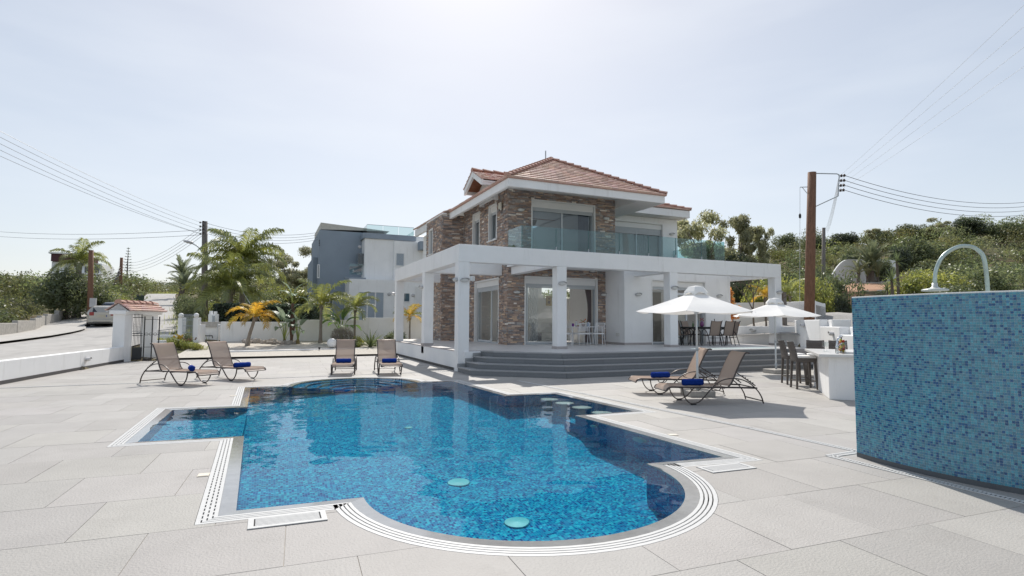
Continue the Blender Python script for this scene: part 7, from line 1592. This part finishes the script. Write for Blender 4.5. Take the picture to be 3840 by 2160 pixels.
# woodland and hillside scrub too dense to count
def scrub(name, pts, m, seed, n=460, size=.2):
    V, Q, C = [], [], []; r = random.Random(seed); o = 0
    for (x, y, h, w) in pts:
        zb = ground_z(x, y); L = [(x + r.uniform(-.28, .28) * w, y + r.uniform(-.28, .28) * w, zb + h * r.uniform(.25, .72), w * r.uniform(.2, .38), w * r.uniform(.2, .38), h * r.uniform(.22, .34)) for _ in range(5)]
        v, q, c = leaf_cloud(L, n, size, r.randint(0, 10 ** 6), shell=.5, tone=(.78, 1.18)); k = r.uniform(.6, 1.25); V.append(v); Q.append(q + o); C.append(c * np.array([k * r.uniform(.9, 1.15), k, k * r.uniform(.8, 1.1)])); o += len(v)
    return tag(mobj(name, fast_mesh(name, np.concatenate(V), np.concatenate(Q), np.concatenate(C), m)), kind='stuff')
r4 = random.Random(44); hill = []; hill2 = []
for i in range(300):
    d = r4.uniform(70, 150); u = r4.uniform(2660, 4300)
    if d < 82 and 3120 < u < 3420: continue
    x, y = gpt(u, d); (hill if r4.random() < .7 else hill2).append((x, y, r4.choice((1.4, 2.2, 2.8, 3.4, 4.4, 5.4)) * r4.uniform(.8, 1.1) * (1.0 if d < 125 else .85), r4.uniform(2.6, 7)))
scrub('hillside_scrub', hill, OLIVE, 1); scrub('hillside_bright_scrub', hill2, SCRUBY, 2)
low = []
for i in range(150):
    d = r4.uniform(44, 72); u = r4.uniform(2700, 4300)
    if 3100 < u < 3440: continue
    x, y = gpt(u, d); low.append((x, y, r4.uniform(.8, 2.4), r4.uniform(2, 4.5)))
scrub('slope_bushes', low, OLIVE, 3, 220, .2)
side = []
for i in range(90):
    d = r4.uniform(24, 56); x, y = gpt(r4.uniform(-900, 215), d)
    if x > np.interp(y, [p[1] for p in pv_l], [p[0] for p in pv_l]) - 1.6: continue
    side.append((x, y, r4.uniform(1.0, 2.6), r4.uniform(2, 4)))
scrub('pavement_bushes', side, OLIVE, 8, 420, .12)
wood = []; wood2 = []
for i in range(420):
    d = r4.uniform(56, 165); u = r4.uniform(-500, 1230)
    lo, hi = np.interp(d, [40, 55, 72, 96, 112, 130], [300, 405, 480, 525, 540, 600]), np.interp(d, [40, 55, 72, 94, 104, 116, 130], [700, 705, 705, 690, 720, 790, 600])
    if d < 122 and lo - 20 < u < hi + 20: continue
    x, y = gpt(u, d); h = r4.uniform(2.4, 4.6) if d < 90 else r4.uniform(3.2, 5.2)
    if u > 760 and d < 70: h *= .6
    (wood if r4.random() < .66 else wood2).append((x, y, h, r4.uniform(4, 7)))
scrub('woodland', wood, OLIVE, 5, 420, .2); scrub('bright_woodland', wood2, SCRUBY, 6, 420, .2)
far = [(gpt(r4.uniform(-600, 4400), dd := r4.uniform(170, 330)) + (r4.uniform(4, 6.5), r4.uniform(8, 14))) for _ in range(260)]
scrub('far_woodland', far, OLIVE, 7, 160, .6)
# roadside grass tufts
def grass_patch(name, pts, m, seed):
    r = np.random.default_rng(seed); V = []; Q = []; C = []; o = 0
    for (x, y, w, h, n) in pts:
        px_, py_ = x + r.normal(0, w, n), y + r.normal(0, w, n); zb = np.array([ground_z(a, b) for a, b in zip(px_, py_)]); a = r.uniform(0, 6.28, n); ll = h * r.uniform(.5, 1.2, n); t = r.uniform(.05, .55, n)
        for k in range(n):
            c, s = math.cos(a[k]), math.sin(a[k]); b = (px_[k], py_[k], zb[k]); tp_ = (b[0] + c * t[k] * ll[k], b[1] + s * t[k] * ll[k], b[2] + ll[k]); e = (-s * .02, c * .02); V += [(b[0] - e[0], b[1] - e[1], b[2]), (b[0] + e[0], b[1] + e[1], b[2]), (tp_[0] + e[0] * .3, tp_[1] + e[1] * .3, tp_[2]), (tp_[0] - e[0] * .3, tp_[1] - e[1] * .3, tp_[2])]; Q.append((o, o + 1, o + 2, o + 3)); o += 4; f = r.uniform(.6, 1.3); C.append((f, f, f))
    return tag(mobj(name, fast_mesh(name, V, Q, C, m)), kind='stuff')
gpts = [(*gpt(r4.uniform(690, 760), r4.uniform(30, 60)), .6, .45, 60) for _ in range(45)] + [(*gpt(r4.uniform(560, 700), r4.uniform(104, 118)), 1.2, .6, 50) for _ in range(20)] + [(*gpt(r4.uniform(600, 660), 27.5), .3, .25, 25) for _ in range(8)]
grass_patch('verge_grass', gpts, GREENY, 9)

# ---- clipped hedges
def hedge(label, u0, u1, d, vtop, wy):
    p, q = atd(u0, vtop, d), atd(u1, vtop, d); zb = ground_z(p[0], p[1]) - .1; L_ = math.dist(p[:2], q[:2]); h = p[2] - zb; r = np.random.default_rng(int(u0)); n = int(2600 * L_ * .5)
    t = thing('hedge', label, 'hedge', (p[0], p[1], zb), math.atan2(q[1] - p[1], q[0] - p[0])); f = r.integers(0, 5, n); X = r.uniform(0, L_, n); Y = r.uniform(0, wy, n); Z = r.uniform(0, h, n)
    Y = np.where(f < 2, r.normal(.04, .05, n), Y); Z = np.where(f == 2, h + r.normal(-.02, .05, n), Z); X = np.where(f == 3, r.normal(.03, .05, n), X); X = np.where(f == 4, L_ + r.normal(-.03, .05, n), X)
    ld = [(x, y, z, .001, .001, .001) for x, y, z in zip(X, Y, Z)]; P = np.stack([X, Y, Z], 1); nr = r.normal(size=(n, 3)); nr /= np.linalg.norm(nr, axis=1)[:, None]; tt = np.cross(nr, r.normal(size=(n, 3))); tt /= np.linalg.norm(tt, axis=1)[:, None]; bb = np.cross(nr, tt); s = r.uniform(.05, .10, n)[:, None]
    V = np.stack([P - tt * s, P + bb * s * .5, P + tt * s, P - bb * s * .5], 1).reshape(-1, 3); k = r.uniform(.6, 1.3, n); mobj('foliage', fast_mesh('hedge_leaves', V, np.arange(4 * n).reshape(-1, 4), np.stack([k, k, k], 1), HEDGEG), t)
    MB().box(.07, .1, 0, L_ - .07, wy - .1, h - .08).build('inner_block', mat('hedge_core', (.012, .016, .010), .9), t)  # near-black solid block behind the leaves
hedge('dark clipped hedge block behind the boundary wall, left one', 797, 905, 33.2, 1141, 1.0); hedge('dark clipped hedge block behind the boundary wall, right of the gap', 903, 1176, 32.95, 1144, 1.1)

# ---- feather palms
def frond_mesh(name, L_, up0, curl, leaf, n, m, seed, twist=.5, droop=.5, vee=.35, yellow=0.0):
    """one feather leaf: an arching midrib with two rows of narrow leaflets"""
    r = random.Random(seed); P = []; a = up0; p = Vector((0, 0, 0)); K = 16
    for i in range(K + 1): P.append(p.copy()); p = p + Vector((math.cos(a), 0, math.sin(a))) * (L_ / K); a -= curl / K * (1 + 1.2 * i / K) / 1.6
    V = []; Q = []; C = []
    def quad(a_, b_, c_, d_, col): o = len(V); V.extend([tuple(a_), tuple(b_), tuple(c_), tuple(d_)]); Q.append((o, o + 1, o + 2, o + 3)); C.append(col)
    for i in range(K):
        w0, w1 = .030 * L_ / 2.5 * (1 - i / K) + .005, .030 * L_ / 2.5 * (1 - (i + 1) / K) + .005; s = Vector((0, 1, 0)); quad(P[i] - s * w0, P[i] + s * w0, P[i + 1] + s * w1, P[i + 1] - s * w1, (1.25, 1.15, .6)); z = Vector((0, 0, 1)); quad(P[i] - z * w0, P[i] + z * w0, P[i + 1] + z * w1, P[i + 1] - z * w1, (1.25, 1.15, .6))
    for k in range(n):
        f = .12 + .88 * (k + .5) / n; i = min(K - 1, int(f * K)); q = P[i].lerp(P[i + 1], f * K - i); t = (P[i + 1] - P[i]).normalized(); nrm = Vector((-t.z, 0, t.x)); ll = leaf * (.55 + .9 * math.sin(PI * min(1, f * .93 + .05)) ** .8) * r.uniform(.85, 1.1)
        for s in (-1, 1):
            d = (Vector((0, s, 0)) * (1 - .25 * f) + t * (.45 + .55 * f) + nrm * (vee + r.uniform(-twist, twist) * .6)).normalized(); m1 = q + d * ll * .5; m2 = m1 + (d + Vector((0, 0, -droop * (1.2 + r.uniform(-.4, .5))))).normalized() * ll * .5; w = .027 * (L_ / 2.5) ** .5; e = t * w
            c = r.uniform(.7, 1.25); col = (c * (1 + yellow * r.random()), c * (1 + .5 * yellow * r.random()), c * .9); quad(q - e * .6, q + e * .6, m1 + e, m1 - e, col); quad(m1 - e, m1 + e, m2 + e * .15, m2 - e * .15, col)
    return fast_mesh(name, V, Q, C, m)
def palm(label, base, h, trunk_r, fronds, n, seed, m, L_, leaf, name='palm_tree', tmat=BARKP, lean=(0, 0), spread=(1.25, -.35), sc=1.0, cat='palm', trunk=True, az=None):
    r = random.Random(seed); t = thing(name, label, cat, base, 0); top = Vector((lean[0], lean[1], h))
    if trunk:
        pts = smoothpath([(0, 0, -.1), (lean[0] * .25, lean[1] * .25, h * .33), (lean[0] * .65, lean[1] * .65, h * .68), tuple(top)], 4); k = len(pts); mb = MB(); mb.tube(pts, [trunk_r * (1.5 - .5 * min(1, i / 3)) * (1 - .25 * i / k) * (1 + (.08 if i % 2 else 0)) for i in range(k)], 10); mb.build('trunk', tmat, t, smooth=True)
        for i in range(7): a = r.uniform(0, 6.28); b = top + Vector((math.cos(a) * trunk_r * .9, math.sin(a) * trunk_r * .9, -r.uniform(.05, .45) * min(1, h * .3))); MB().tube([b, b + Vector((math.cos(a) * .10, math.sin(a) * .10, .30)) * min(1.3, L_ * .4)], [trunk_r * .38, trunk_r * .12], 5).build('leaf_base', tmat, t)
    for k in range(n):
        f = k / max(1, n - 1); mi = min(len(fronds) - 1, int(f * len(fronds))); o = mobj('frond', fronds[mi], t, top + Vector((0, 0, .05))); a = (k * 2.39996 + r.uniform(-.2, .2)) if az is None else az[k % len(az)]; o.rotation_euler = (r.uniform(-.18, .18), r.uniform(-.10, .10), a); s_ = sc * r.uniform(.82, 1.1); o.scale = (s_, s_, s_)
    return t
QF = [frond_mesh('queen_frond', 2.9, a, c, .62, 54, PALMG, i, droop=1.1) for i, (a, c) in enumerate(((1.25, 1.3), (1.0, 1.6), (.7, 1.8), (.35, 1.9), (.0, 1.5)))]
SF = [frond_mesh('small_frond', 1.5, a, c, .36, 34, PALMG, 10 + i, droop=.7) for i, (a, c) in enumerate(((1.3, 1.2), (1.0, 1.8), (.6, 2.0), (.2, 1.7)))]
YF = [frond_mesh('yellow_frond', 1.4, a, c, .34, 32, PALMY, 20 + i, droop=.6) for i, (a, c) in enumerate(((1.2, 1.4), (.85, 1.9), (.4, 1.9)))]
DF = [frond_mesh('date_frond', 2.7, a, c, .34, 44, DATEG, 30 + i, droop=.1, vee=.6, twist=.3) for i, (a, c) in enumerate(((1.45, .5), (1.2, .8), (.95, 1.1), (.6, 1.4)))]
def gz(u, d, dz=0): x, y = gpt(u, d); return (x, y, ground_z(x, y) + dz)
def hgt(u, v, d): return atd(u, v, d)[2] - ground_z(*gpt(u, d))
palm('tallest queen palm with heavy drooping crown behind the hedge, rear one', gz(905, 39), hgt(905, 985, 39), .22, QF, 26, 1, PALMG, 2.9, .5, sc=1.16)
palm('queen palm with bright young crown in front of the tallest one', gz(858, 36), hgt(858, 1085, 36), .24, QF, 22, 2, PALMG, 2.9, .5, sc=1.04)
GP = .42
palm('leaning small palm with yellow fronds at the left of the garden', (-.95, 30.2, .32), 1.35, .09, YF, 11, 3, PALMY, 1.4, .3, lean=(.30, .0), sc=.95)
palm('slender young palm standing in front of the hedge, right of the tall banana', (2.55, 31.4, .38), 1.95, .085, SF, 13, 4, PALMG, 1.5, .36, sc=1.28)
palm('small palm in front of the pale blue shutters of the neighbouring house', (4.35, 31.6, .40), 1.75, .065, SF, 12, 5, PALMG, 1.5, .36, sc=.95); palm('thin yellowish palm beside the rear left pergola pillar', (7.55, 32.1, .4), 1.35, .05, [YF[0], SF[1], SF[2], YF[2]], 10, 6, PALMG, 1.5, .36, sc=.78)
palm('large date palm in front of the curved white wall', gz(3274, 63.5, .3), 1.7, .32, DF[:3], 34, 7, DATEG, 2.7, .34, tmat=BARK, sc=1.12); palm('small date palm left of the large one', gz(3222, 63, .3), .9, .17, DF, 12, 8, DATEG, 2.7, .3, tmat=BARK, lean=(.25, 0), sc=.72); palm('young date palm close by the left of the large trunk', gz(3258, 63.2, .3), .5, .12, DF[:2], 9, 9, DATEG, 2.7, .3, tmat=BARK, sc=.8); palm('young date palm close by the right of the large trunk', gz(3297, 63.2, .3), .5, .12, DF[:2], 9, 15, DATEG, 2.7, .3, tmat=BARK, sc=.9)
palm('shaggy date palm high on the right verge of the street', gz(675, 86), hgt(675, 1035, 86), .35, DF, 24, 10, DATEG, 2.7, .34, tmat=BARK, sc=1.15); palm('pale bushy date palm below it on the street verge', gz(683, 70), hgt(683, 1085, 70), .35, DF, 24, 11, DATEG, 2.7, .34, tmat=BARK, sc=1.0)
palm('brownish palm crown cut by the left picture edge', gz(285, 46), hgt(285, 985, 46), .25, QF, 16, 12, PALMG, 2.9, .5, sc=.85)
palm('small yellow-green palm right of the last pergola pillar', gz(2965, 28.5), hgt(2965, 1110, 28.5), .06, SF, 11, 13, PALMG, 1.5, .3, sc=.78); palm('yellowing palm between the bare tree and the last pillar', gz(2872, 30), hgt(2872, 1115, 30), .06, YF, 9, 14, PALMY, 1.4, .3, sc=.72)
# norfolk pine: tiers of level branches
npb = gz(468, 112); npn = thing('norfolk_pine', 'tall thin tiered pine rising above the trees by the thin pole', 'tree', npb); NH = hgt(468, 925, 112); MB().tube([(0, 0, 0), (0, 0, NH * .6), (0, 0, NH)], [.22, .12, .03], 6).build('trunk', BARK, npn); br_ = MB()
for k in range(9):
    z = NH * (.50 + .47 * k / 8); rr = NH * .115 * (1 - k / 9.5) + .15
    for j in range(7): a = j * .9 + k; e = Vector((math.cos(a), math.sin(a), .12)); s = Vector((-math.sin(a), math.cos(a), 0)); c = Vector((0, 0, z)); br_.add([c, c + e * rr * .6 + s * .18, c + e * rr + Vector((0, 0, .1)), c + e * rr * .6 - s * .18], [(0, 1, 2, 3)], (.9, 1, .9))
br_.build('branches', DARKG, npn)

# ---- paddle-leaved plants, agaves, succulents
def paddle_mesh(name, h, bl, bw, lean, m, seed):
    r = random.Random(seed); V = []; Q = []; C = []; P = [Vector((0, 0, 0)), Vector((lean * .25, 0, h * .45)), Vector((lean * .6, 0, h * .8)), Vector((lean, 0, h))]
    P = smoothpath(P, 3)
    def q4(a, b, c, d, col): o = len(V); V.extend(map(tuple, (a, b, c, d))); Q.append((o, o + 1, o + 2, o + 3)); C.append(col)
    for i in range(len(P) - 1): w = .020 - .008 * i / len(P); s = Vector((0, w, 0)); x = Vector((w, 0, 0)); q4(P[i] - s, P[i] + s, P[i + 1] + s, P[i + 1] - s, (1.3, 1.2, .5)); q4(P[i] - x, P[i] + x, P[i + 1] + x, P[i + 1] - x, (1.3, 1.2, .5))
    d = (P[-1] - P[-2]).normalized(); p = P[-1]; N = 8; row = []
    for i in range(N + 1):
        f = i / N; w = bw * math.sin(PI * min(1, .06 + .94 * f) ** .8) * .5 + .004; row.append((p.copy(), w)); d = (d + Vector((.05 + .14 * abs(lean), 0, -.10 - .22 * abs(lean)))).normalized(); p = p + d * (bl / N)
    for i in range(N):
        (a, wa_), (b, wb_) = row[i], row[i + 1]
        for s in (-1, 1): u = Vector((-.35 * 0, s, .35)); cc = r.uniform(.85, 1.15); q4(a, b, b + u * wb_, a + u * wa_, (cc, cc, cc))
    return fast_mesh(name, V, Q, C, m)
def paddle_plant(label, base, n, h, m, seed, bl=.75, bw=.30, trunk_h=0.0, name='bird_of_paradise', cat='plant', spread=1.0):
    r = random.Random(seed); t = thing(name, label, cat, base); ms = [paddle_mesh('paddle_leaf', h * k, bl * k, bw * k, l * spread, m, seed + i) for i, (k, l) in enumerate(((1.0, .10), (.95, .28), (.85, .50), (.7, .72)))]
    if trunk_h: MB().tube(smoothpath([(0, 0, 0), (.03, 0, trunk_h * .45), (.02, 0, trunk_h)], 4), [.075, .07, .085, .13, .15, .14, .11, .08, .07], 10).build('trunk', mat('fibrous_trunk', (.13, .075, .055), .9, var=.35, scale=9, stretch=(5, 5, .8)), t, smooth=True)
    else: MB().lathe([(.10, 0), (.09, .12), (.05, .26)], 10).build('stem_clump', mat('leaf_stalk', (.22, .17, .07), .7), t)
    for k in range(n): o = mobj('leaf', ms[k % 4], t, (0, 0, trunk_h * .97)); o.rotation_euler = (0, 0, k * 2.4 + r.uniform(-.4, .4)); s_ = r.uniform(.8, 1.1); o.scale = (s_, s_, s_)
    return t
paddle_plant('clump of broad paddle leaves in the middle of the garden, before the white wall', (3.55, 30.9, .38), 17, 1.2, PADDLE, 3, .95, .46); paddle_plant('clump of paddle leaves left of the tall brown banana stem', (.75, 30.9, .34), 11, 1.2, PADDLED, 5, .95, .48, spread=.7); paddle_plant('clump of paddle leaves right of the tall brown banana stem', (1.40, 30.9, .34), 10, 1.1, PADDLED, 9, .9, .44, spread=.8)
paddle_plant('tall banana-like plant with a brown fibrous stem and ragged grey leaves', (1.08, 30.95, .34), 5, .55, PADDLED, 7, 1.0, .42, trunk_h=2.1, spread=.5); paddle_plant('yellow-green paddle plant seen between the rear pergola pillars', (8.5, 29.5, .45), 12, 1.0, leaf_mat('yellow_paddle_leaf', (0.380, 0.418, 0.067), (0.247, 0.304, 0.057), trans=.5), 11, .8, .38)
def strap_plant(label, base, n, L_, w, m, seed, name='aloe', up=(.5, 1.35), cat='plant', curl=.6):
    r = random.Random(seed); t = thing(name, label, cat, base); ms = []
    for i in range(3):
        a = up[0] + (up[1] - up[0]) * (1 - i / 2); V = []; Q = []; p = Vector((.02, 0, 0)); K = 6; prev = None
        for k in range(K + 1):
            ww = w * (1 - (k / K) ** 1.6) * .5 + .002; s = Vector((0, ww, .25 * ww)); cur = (p - Vector((0, ww, -.3 * ww)), p.copy(), p + Vector((0, ww, .3 * ww)))
            if prev: o = len(V); V.extend(map(tuple, (*prev, *cur))); Q += [(o, o + 1, o + 4, o + 3), (o + 1, o + 2, o + 5, o + 4)]
            prev = cur; p = p + Vector((math.cos(a), 0, math.sin(a))) * L_ / K; a -= curl / K
        ms.append(fast_mesh('strap_leaf', V, Q, np.ones((len(Q), 3)) * r.uniform(.85, 1.15), m))
    for k in range(n): o = mobj('leaf', ms[int(k / n * 3) % 3], t); o.rotation_euler = (0, 0, k * 2.4 + r.uniform(-.3, .3)); s_ = r.uniform(.7, 1.1); o.scale = (s_, s_, s_)
    MB().lathe([(.05, -.05), (.06, .03), (.03, .08)], 8).build('crown_base', mat('leaf_stalk', (.22, .17, .07), .7), t); return t
strap_plant('spiky green strap-leaved plant in front of the garden shrubs', (4.75, 28.75, .20), 46, 1.05, .075, ALOE, 1); strap_plant('smaller bright strap plant left of the spiky one', (4.15, 28.7, .20), 18, .42, .07, GREENY, 2); strap_plant('dark strap plant right of the spiky one', (5.05, 29.3, .22), 22, .7, .06, ALOE, 3)
def yucca(label, u, d, v, n, L_, th): b = gz(u, d); h = max(.2, hgt(u, v, d)); t = strap_plant(label, (b[0], b[1], b[2] + h), n, L_, .06, ALOE, int(u), name='yucca', up=(-.3, 1.3), curl=.3, cat='yucca'); MB().tube([(0, 0, -h), (.03, 0, -h * .5), (0, 0, 0)], [th, th * .9, th * .8], 8).build('trunk', BARK, t); return t
yucca('tall yucca above the bright bushes behind the shower wall', 3372, 33.5, 980, 40, .75, .09); yucca('lower yucca in front of the bright bushes left of the shower head', 3350, 32, 1050, 40, .9, .09); yucca('spiky yucca leaning at the edge of the bright bush', 3330, 33, 1085, 30, .7, .08)
# grey round bush and small shrubs of the gravel bed
def ball_bush(label, base, r_, h, m, n, seed, size=.03, cat='bush'):
    t = thing('bush', label, cat, base); V, Q, C = leaf_cloud([(0, 0, h * .5, r_, r_, h * .5), (.2 * r_, 0, h * .45, r_ * .85, r_ * .8, h * .45), (-.25 * r_, .1 * r_, h * .42, r_ * .8, r_ * .8, h * .44)], n, size, seed, shell=.82); mobj('foliage', fast_mesh('ball_leaves', V, Q, C, m), t); MB().tube([(0, 0, -.05), (0, 0, h * .5)], .03, 6).build('stem', BARK, t); return t
ball_bush('round grey clipped bush behind the white globe lamp', (3.45, 29.35, .24), .52, 1.02, GREYB, 6500, 1)
def shrub(label, x, y, h, key='small_shrub', z=None, w=None): cr, tr, hh, ww = protos[key]; t = thing('shrub', label, 'shrub', (x, y, ground_z(x, y) if z is None else z), rng.uniform(0, 6)); s = h / hh; sx = w / ww if w else s; t.scale = (sx, sx, s); mobj('crown', cr, t); mobj('trunk', tr, t); return t
wf = shrub('low white-flowering shrub at the right of the grey bush', 3.85, 28.85, .42, 'small_shrub', .2, .9); fw_ = MB()
for k in range(70): a = rng.uniform(0, 6.28); e = rng.uniform(.1, 1.4); c = Vector((.58 * math.cos(a) * math.cos(e), .58 * math.sin(a) * math.cos(e), .42 + .55 * math.sin(e))); fw_.add([c + Vector((-.03, 0, 0)), c + Vector((0, -.03, .02)), c + Vector((.03, 0, 0)), c + Vector((0, .03, -.02))], [(0, 1, 2, 3)])
tag(fw_.build('flowers', mat('white_petal', (.7, .68, .6), .7), wf), kind='stuff')
shrub('yellow-green shrub between the grey bush and the spiky plant', 4.3, 29.6, .62, 'bright_shrub', .22); shrub('dark green shrub by the thin yellowish palm', 6.6, 31.2, .95, 'small_shrub', .35); shrub('leafy shrub beside the rear left pergola pillar', 5.9, 29.5, .8, 'small_shrub', .25); shrub('small yellow shrub by the terrace wall corner', 5.55, 28.6, .38, 'bright_shrub', .2)
def euphorbia(label, x, y, h, w, seed, top):
    t = shrub(label, x, y, h, 'bright_shrub', ground_z(x, y), w); r = random.Random(seed); mb = MB()
    for k in range(16): a = r.uniform(0, 6.28); q = r.uniform(0, .42); c = Vector((q * math.cos(a), q * math.sin(a), .75 + .28 * r.random())); mb.lathe([(0, -.06), (.06, -.02), (.045, .04), (0, .10)], 7, at=tuple(c))
    tag(mb.build('flower_heads', top, t, smooth=True), kind='stuff')
YB = mat('yellow_bloom', (.55, .36, .05), .7, var=.3, scale=30); euphorbia('yellow-flowered succulent shrub behind the kerb by the iron gate', *gpt(672, 25.3), .62, .95, 1, YB); euphorbia('mixed yellow and brown succulent clump right of the flowered shrub', *gpt(712, 25.2), .50, .8, 2, mat('brown_bloom', (.20, .12, .07), .8, var=.3)); shrub('bright green low succulent in front of the utility wall', *gpt(742, 24.9), .42, 'bright_shrub', None, .75); shrub('dry brownish twiggy shrub in front of the mesh gate', *gpt(700, 26.4), .75, 'small_shrub', None, .8)
# orange-leaved young tree and bare trees beyond the terrace
ot = thing('orange_shrub', 'orange-yellow leaved young tree beyond the terrace parapet', 'tree', gz(2748, 26.5, -.1)); OH = hgt(2748, 1068, 26.5)
V, Q, C = leaf_cloud([(-.12, 0, OH * .86, .14, .14, OH * .14), (-.08, 0, OH * .70, .22, .2, OH * .10), (.18, 0, OH * .5, .36, .3, OH * .12), (.0, 0, OH * .42, .38, .3, OH * .1), (-.1, 0, OH * .18, .4, .3, OH * .10)], 900, .085, 3, shell=.2); mobj('crown', fast_mesh('orange_leaves', V, Q, C, ORANGE_L), ot); MB().tube([(0, 0, 0), (.02, 0, OH * .5), (-.1, 0, OH * .9)], [.03, .022, .008], 6).build('trunk', BARK, ot)
def bare_tree(label, base, h, seed):
    r = random.Random(seed); t = thing('bare_tree', label, 'tree', base); mb = MB()
    def grow(p, d, L_, rad, lev):
        q = p + d * L_; mb.tube([p, p.lerp(q, .5) + Vector((r.uniform(-1, 1), r.uniform(-1, 1), 0)) * L_ * .05, q], [rad, rad * .85, rad * .65], 5)
        if lev:
            for _ in range(3 if lev > 1 else 4): e = (d + Vector((r.uniform(-1, 1), r.uniform(-1, 1), r.uniform(-.1, .7))) * .75).normalized(); grow(q, e, L_ * r.uniform(.55, .8), rad * .58, lev - 1)
    grow(Vector((0, 0, 0)), Vector((r.uniform(-.15, .15), 0, 1)).normalized(), h * .34, .05, 3); mb.build('branches', BARK, t)
bare_tree('bare branching tree in the gravel beyond the parapet', gz(2830, 24.5), 3.0, 4); bare_tree('thin bare sapling between the bare tree and the last pillar', gz(2872, 24), 2.2, 9); MB
# dark stake beside the last pillar
sk2 = thing('timber_stake', 'dark weathered timber stake right of the last pergola pillar', 'stake', gz(2941, 26)); MB().box(-.09, -.09, 0, .09, .09, hgt(2941, 1097, 26)).build('stake', POLEGREY, sk2, bev=.01); MB().box(-.1, -.1, hgt(2941, 1097, 26), .1, .1, hgt(2941, 1097, 26) + .02).build('stake_cap', POLEGREY, sk2)
# pale rocks under the yellow palm
ROCK = mat('pale_rock', (.40, .365, .33), .9, var=.3, scale=6, bump=.8, bscale=12); rp_ = []
for k in range(26):
    r5 = random.Random(k + 70); u = 918 + 196 * k / 25; d = 28.6 + r5.uniform(-.3, .6); x, y = gpt(u, d); s = r5.uniform(.09, .20); mb = MB(); vs = []; J, K = 5, 8
    for j in range(J + 1):
        for i in range(K): f = PI * j / J; q = s * r5.uniform(.75, 1.2); vs.append((q * 1.2 * math.sin(f) * math.cos(2 * PI * i / K), q * math.sin(f) * math.sin(2 * PI * i / K), q * .8 * math.cos(f) + s * .5))
    mb.add(vs, [(j * K + i, (j + 1) * K + i, (j + 1) * K + (i + 1) % K, j * K + (i + 1) % K) for j in range(J) for i in range(K)]); o = mb.build('rock', ROCK, loc=(x, y, ground_z(x, y) + .02)); tag(o, 'rough pale rock in the low pile below the garden palms', 'rock', 'rocks under the garden palms')
# a wisp of dry palm leaf entering at the upper left corner
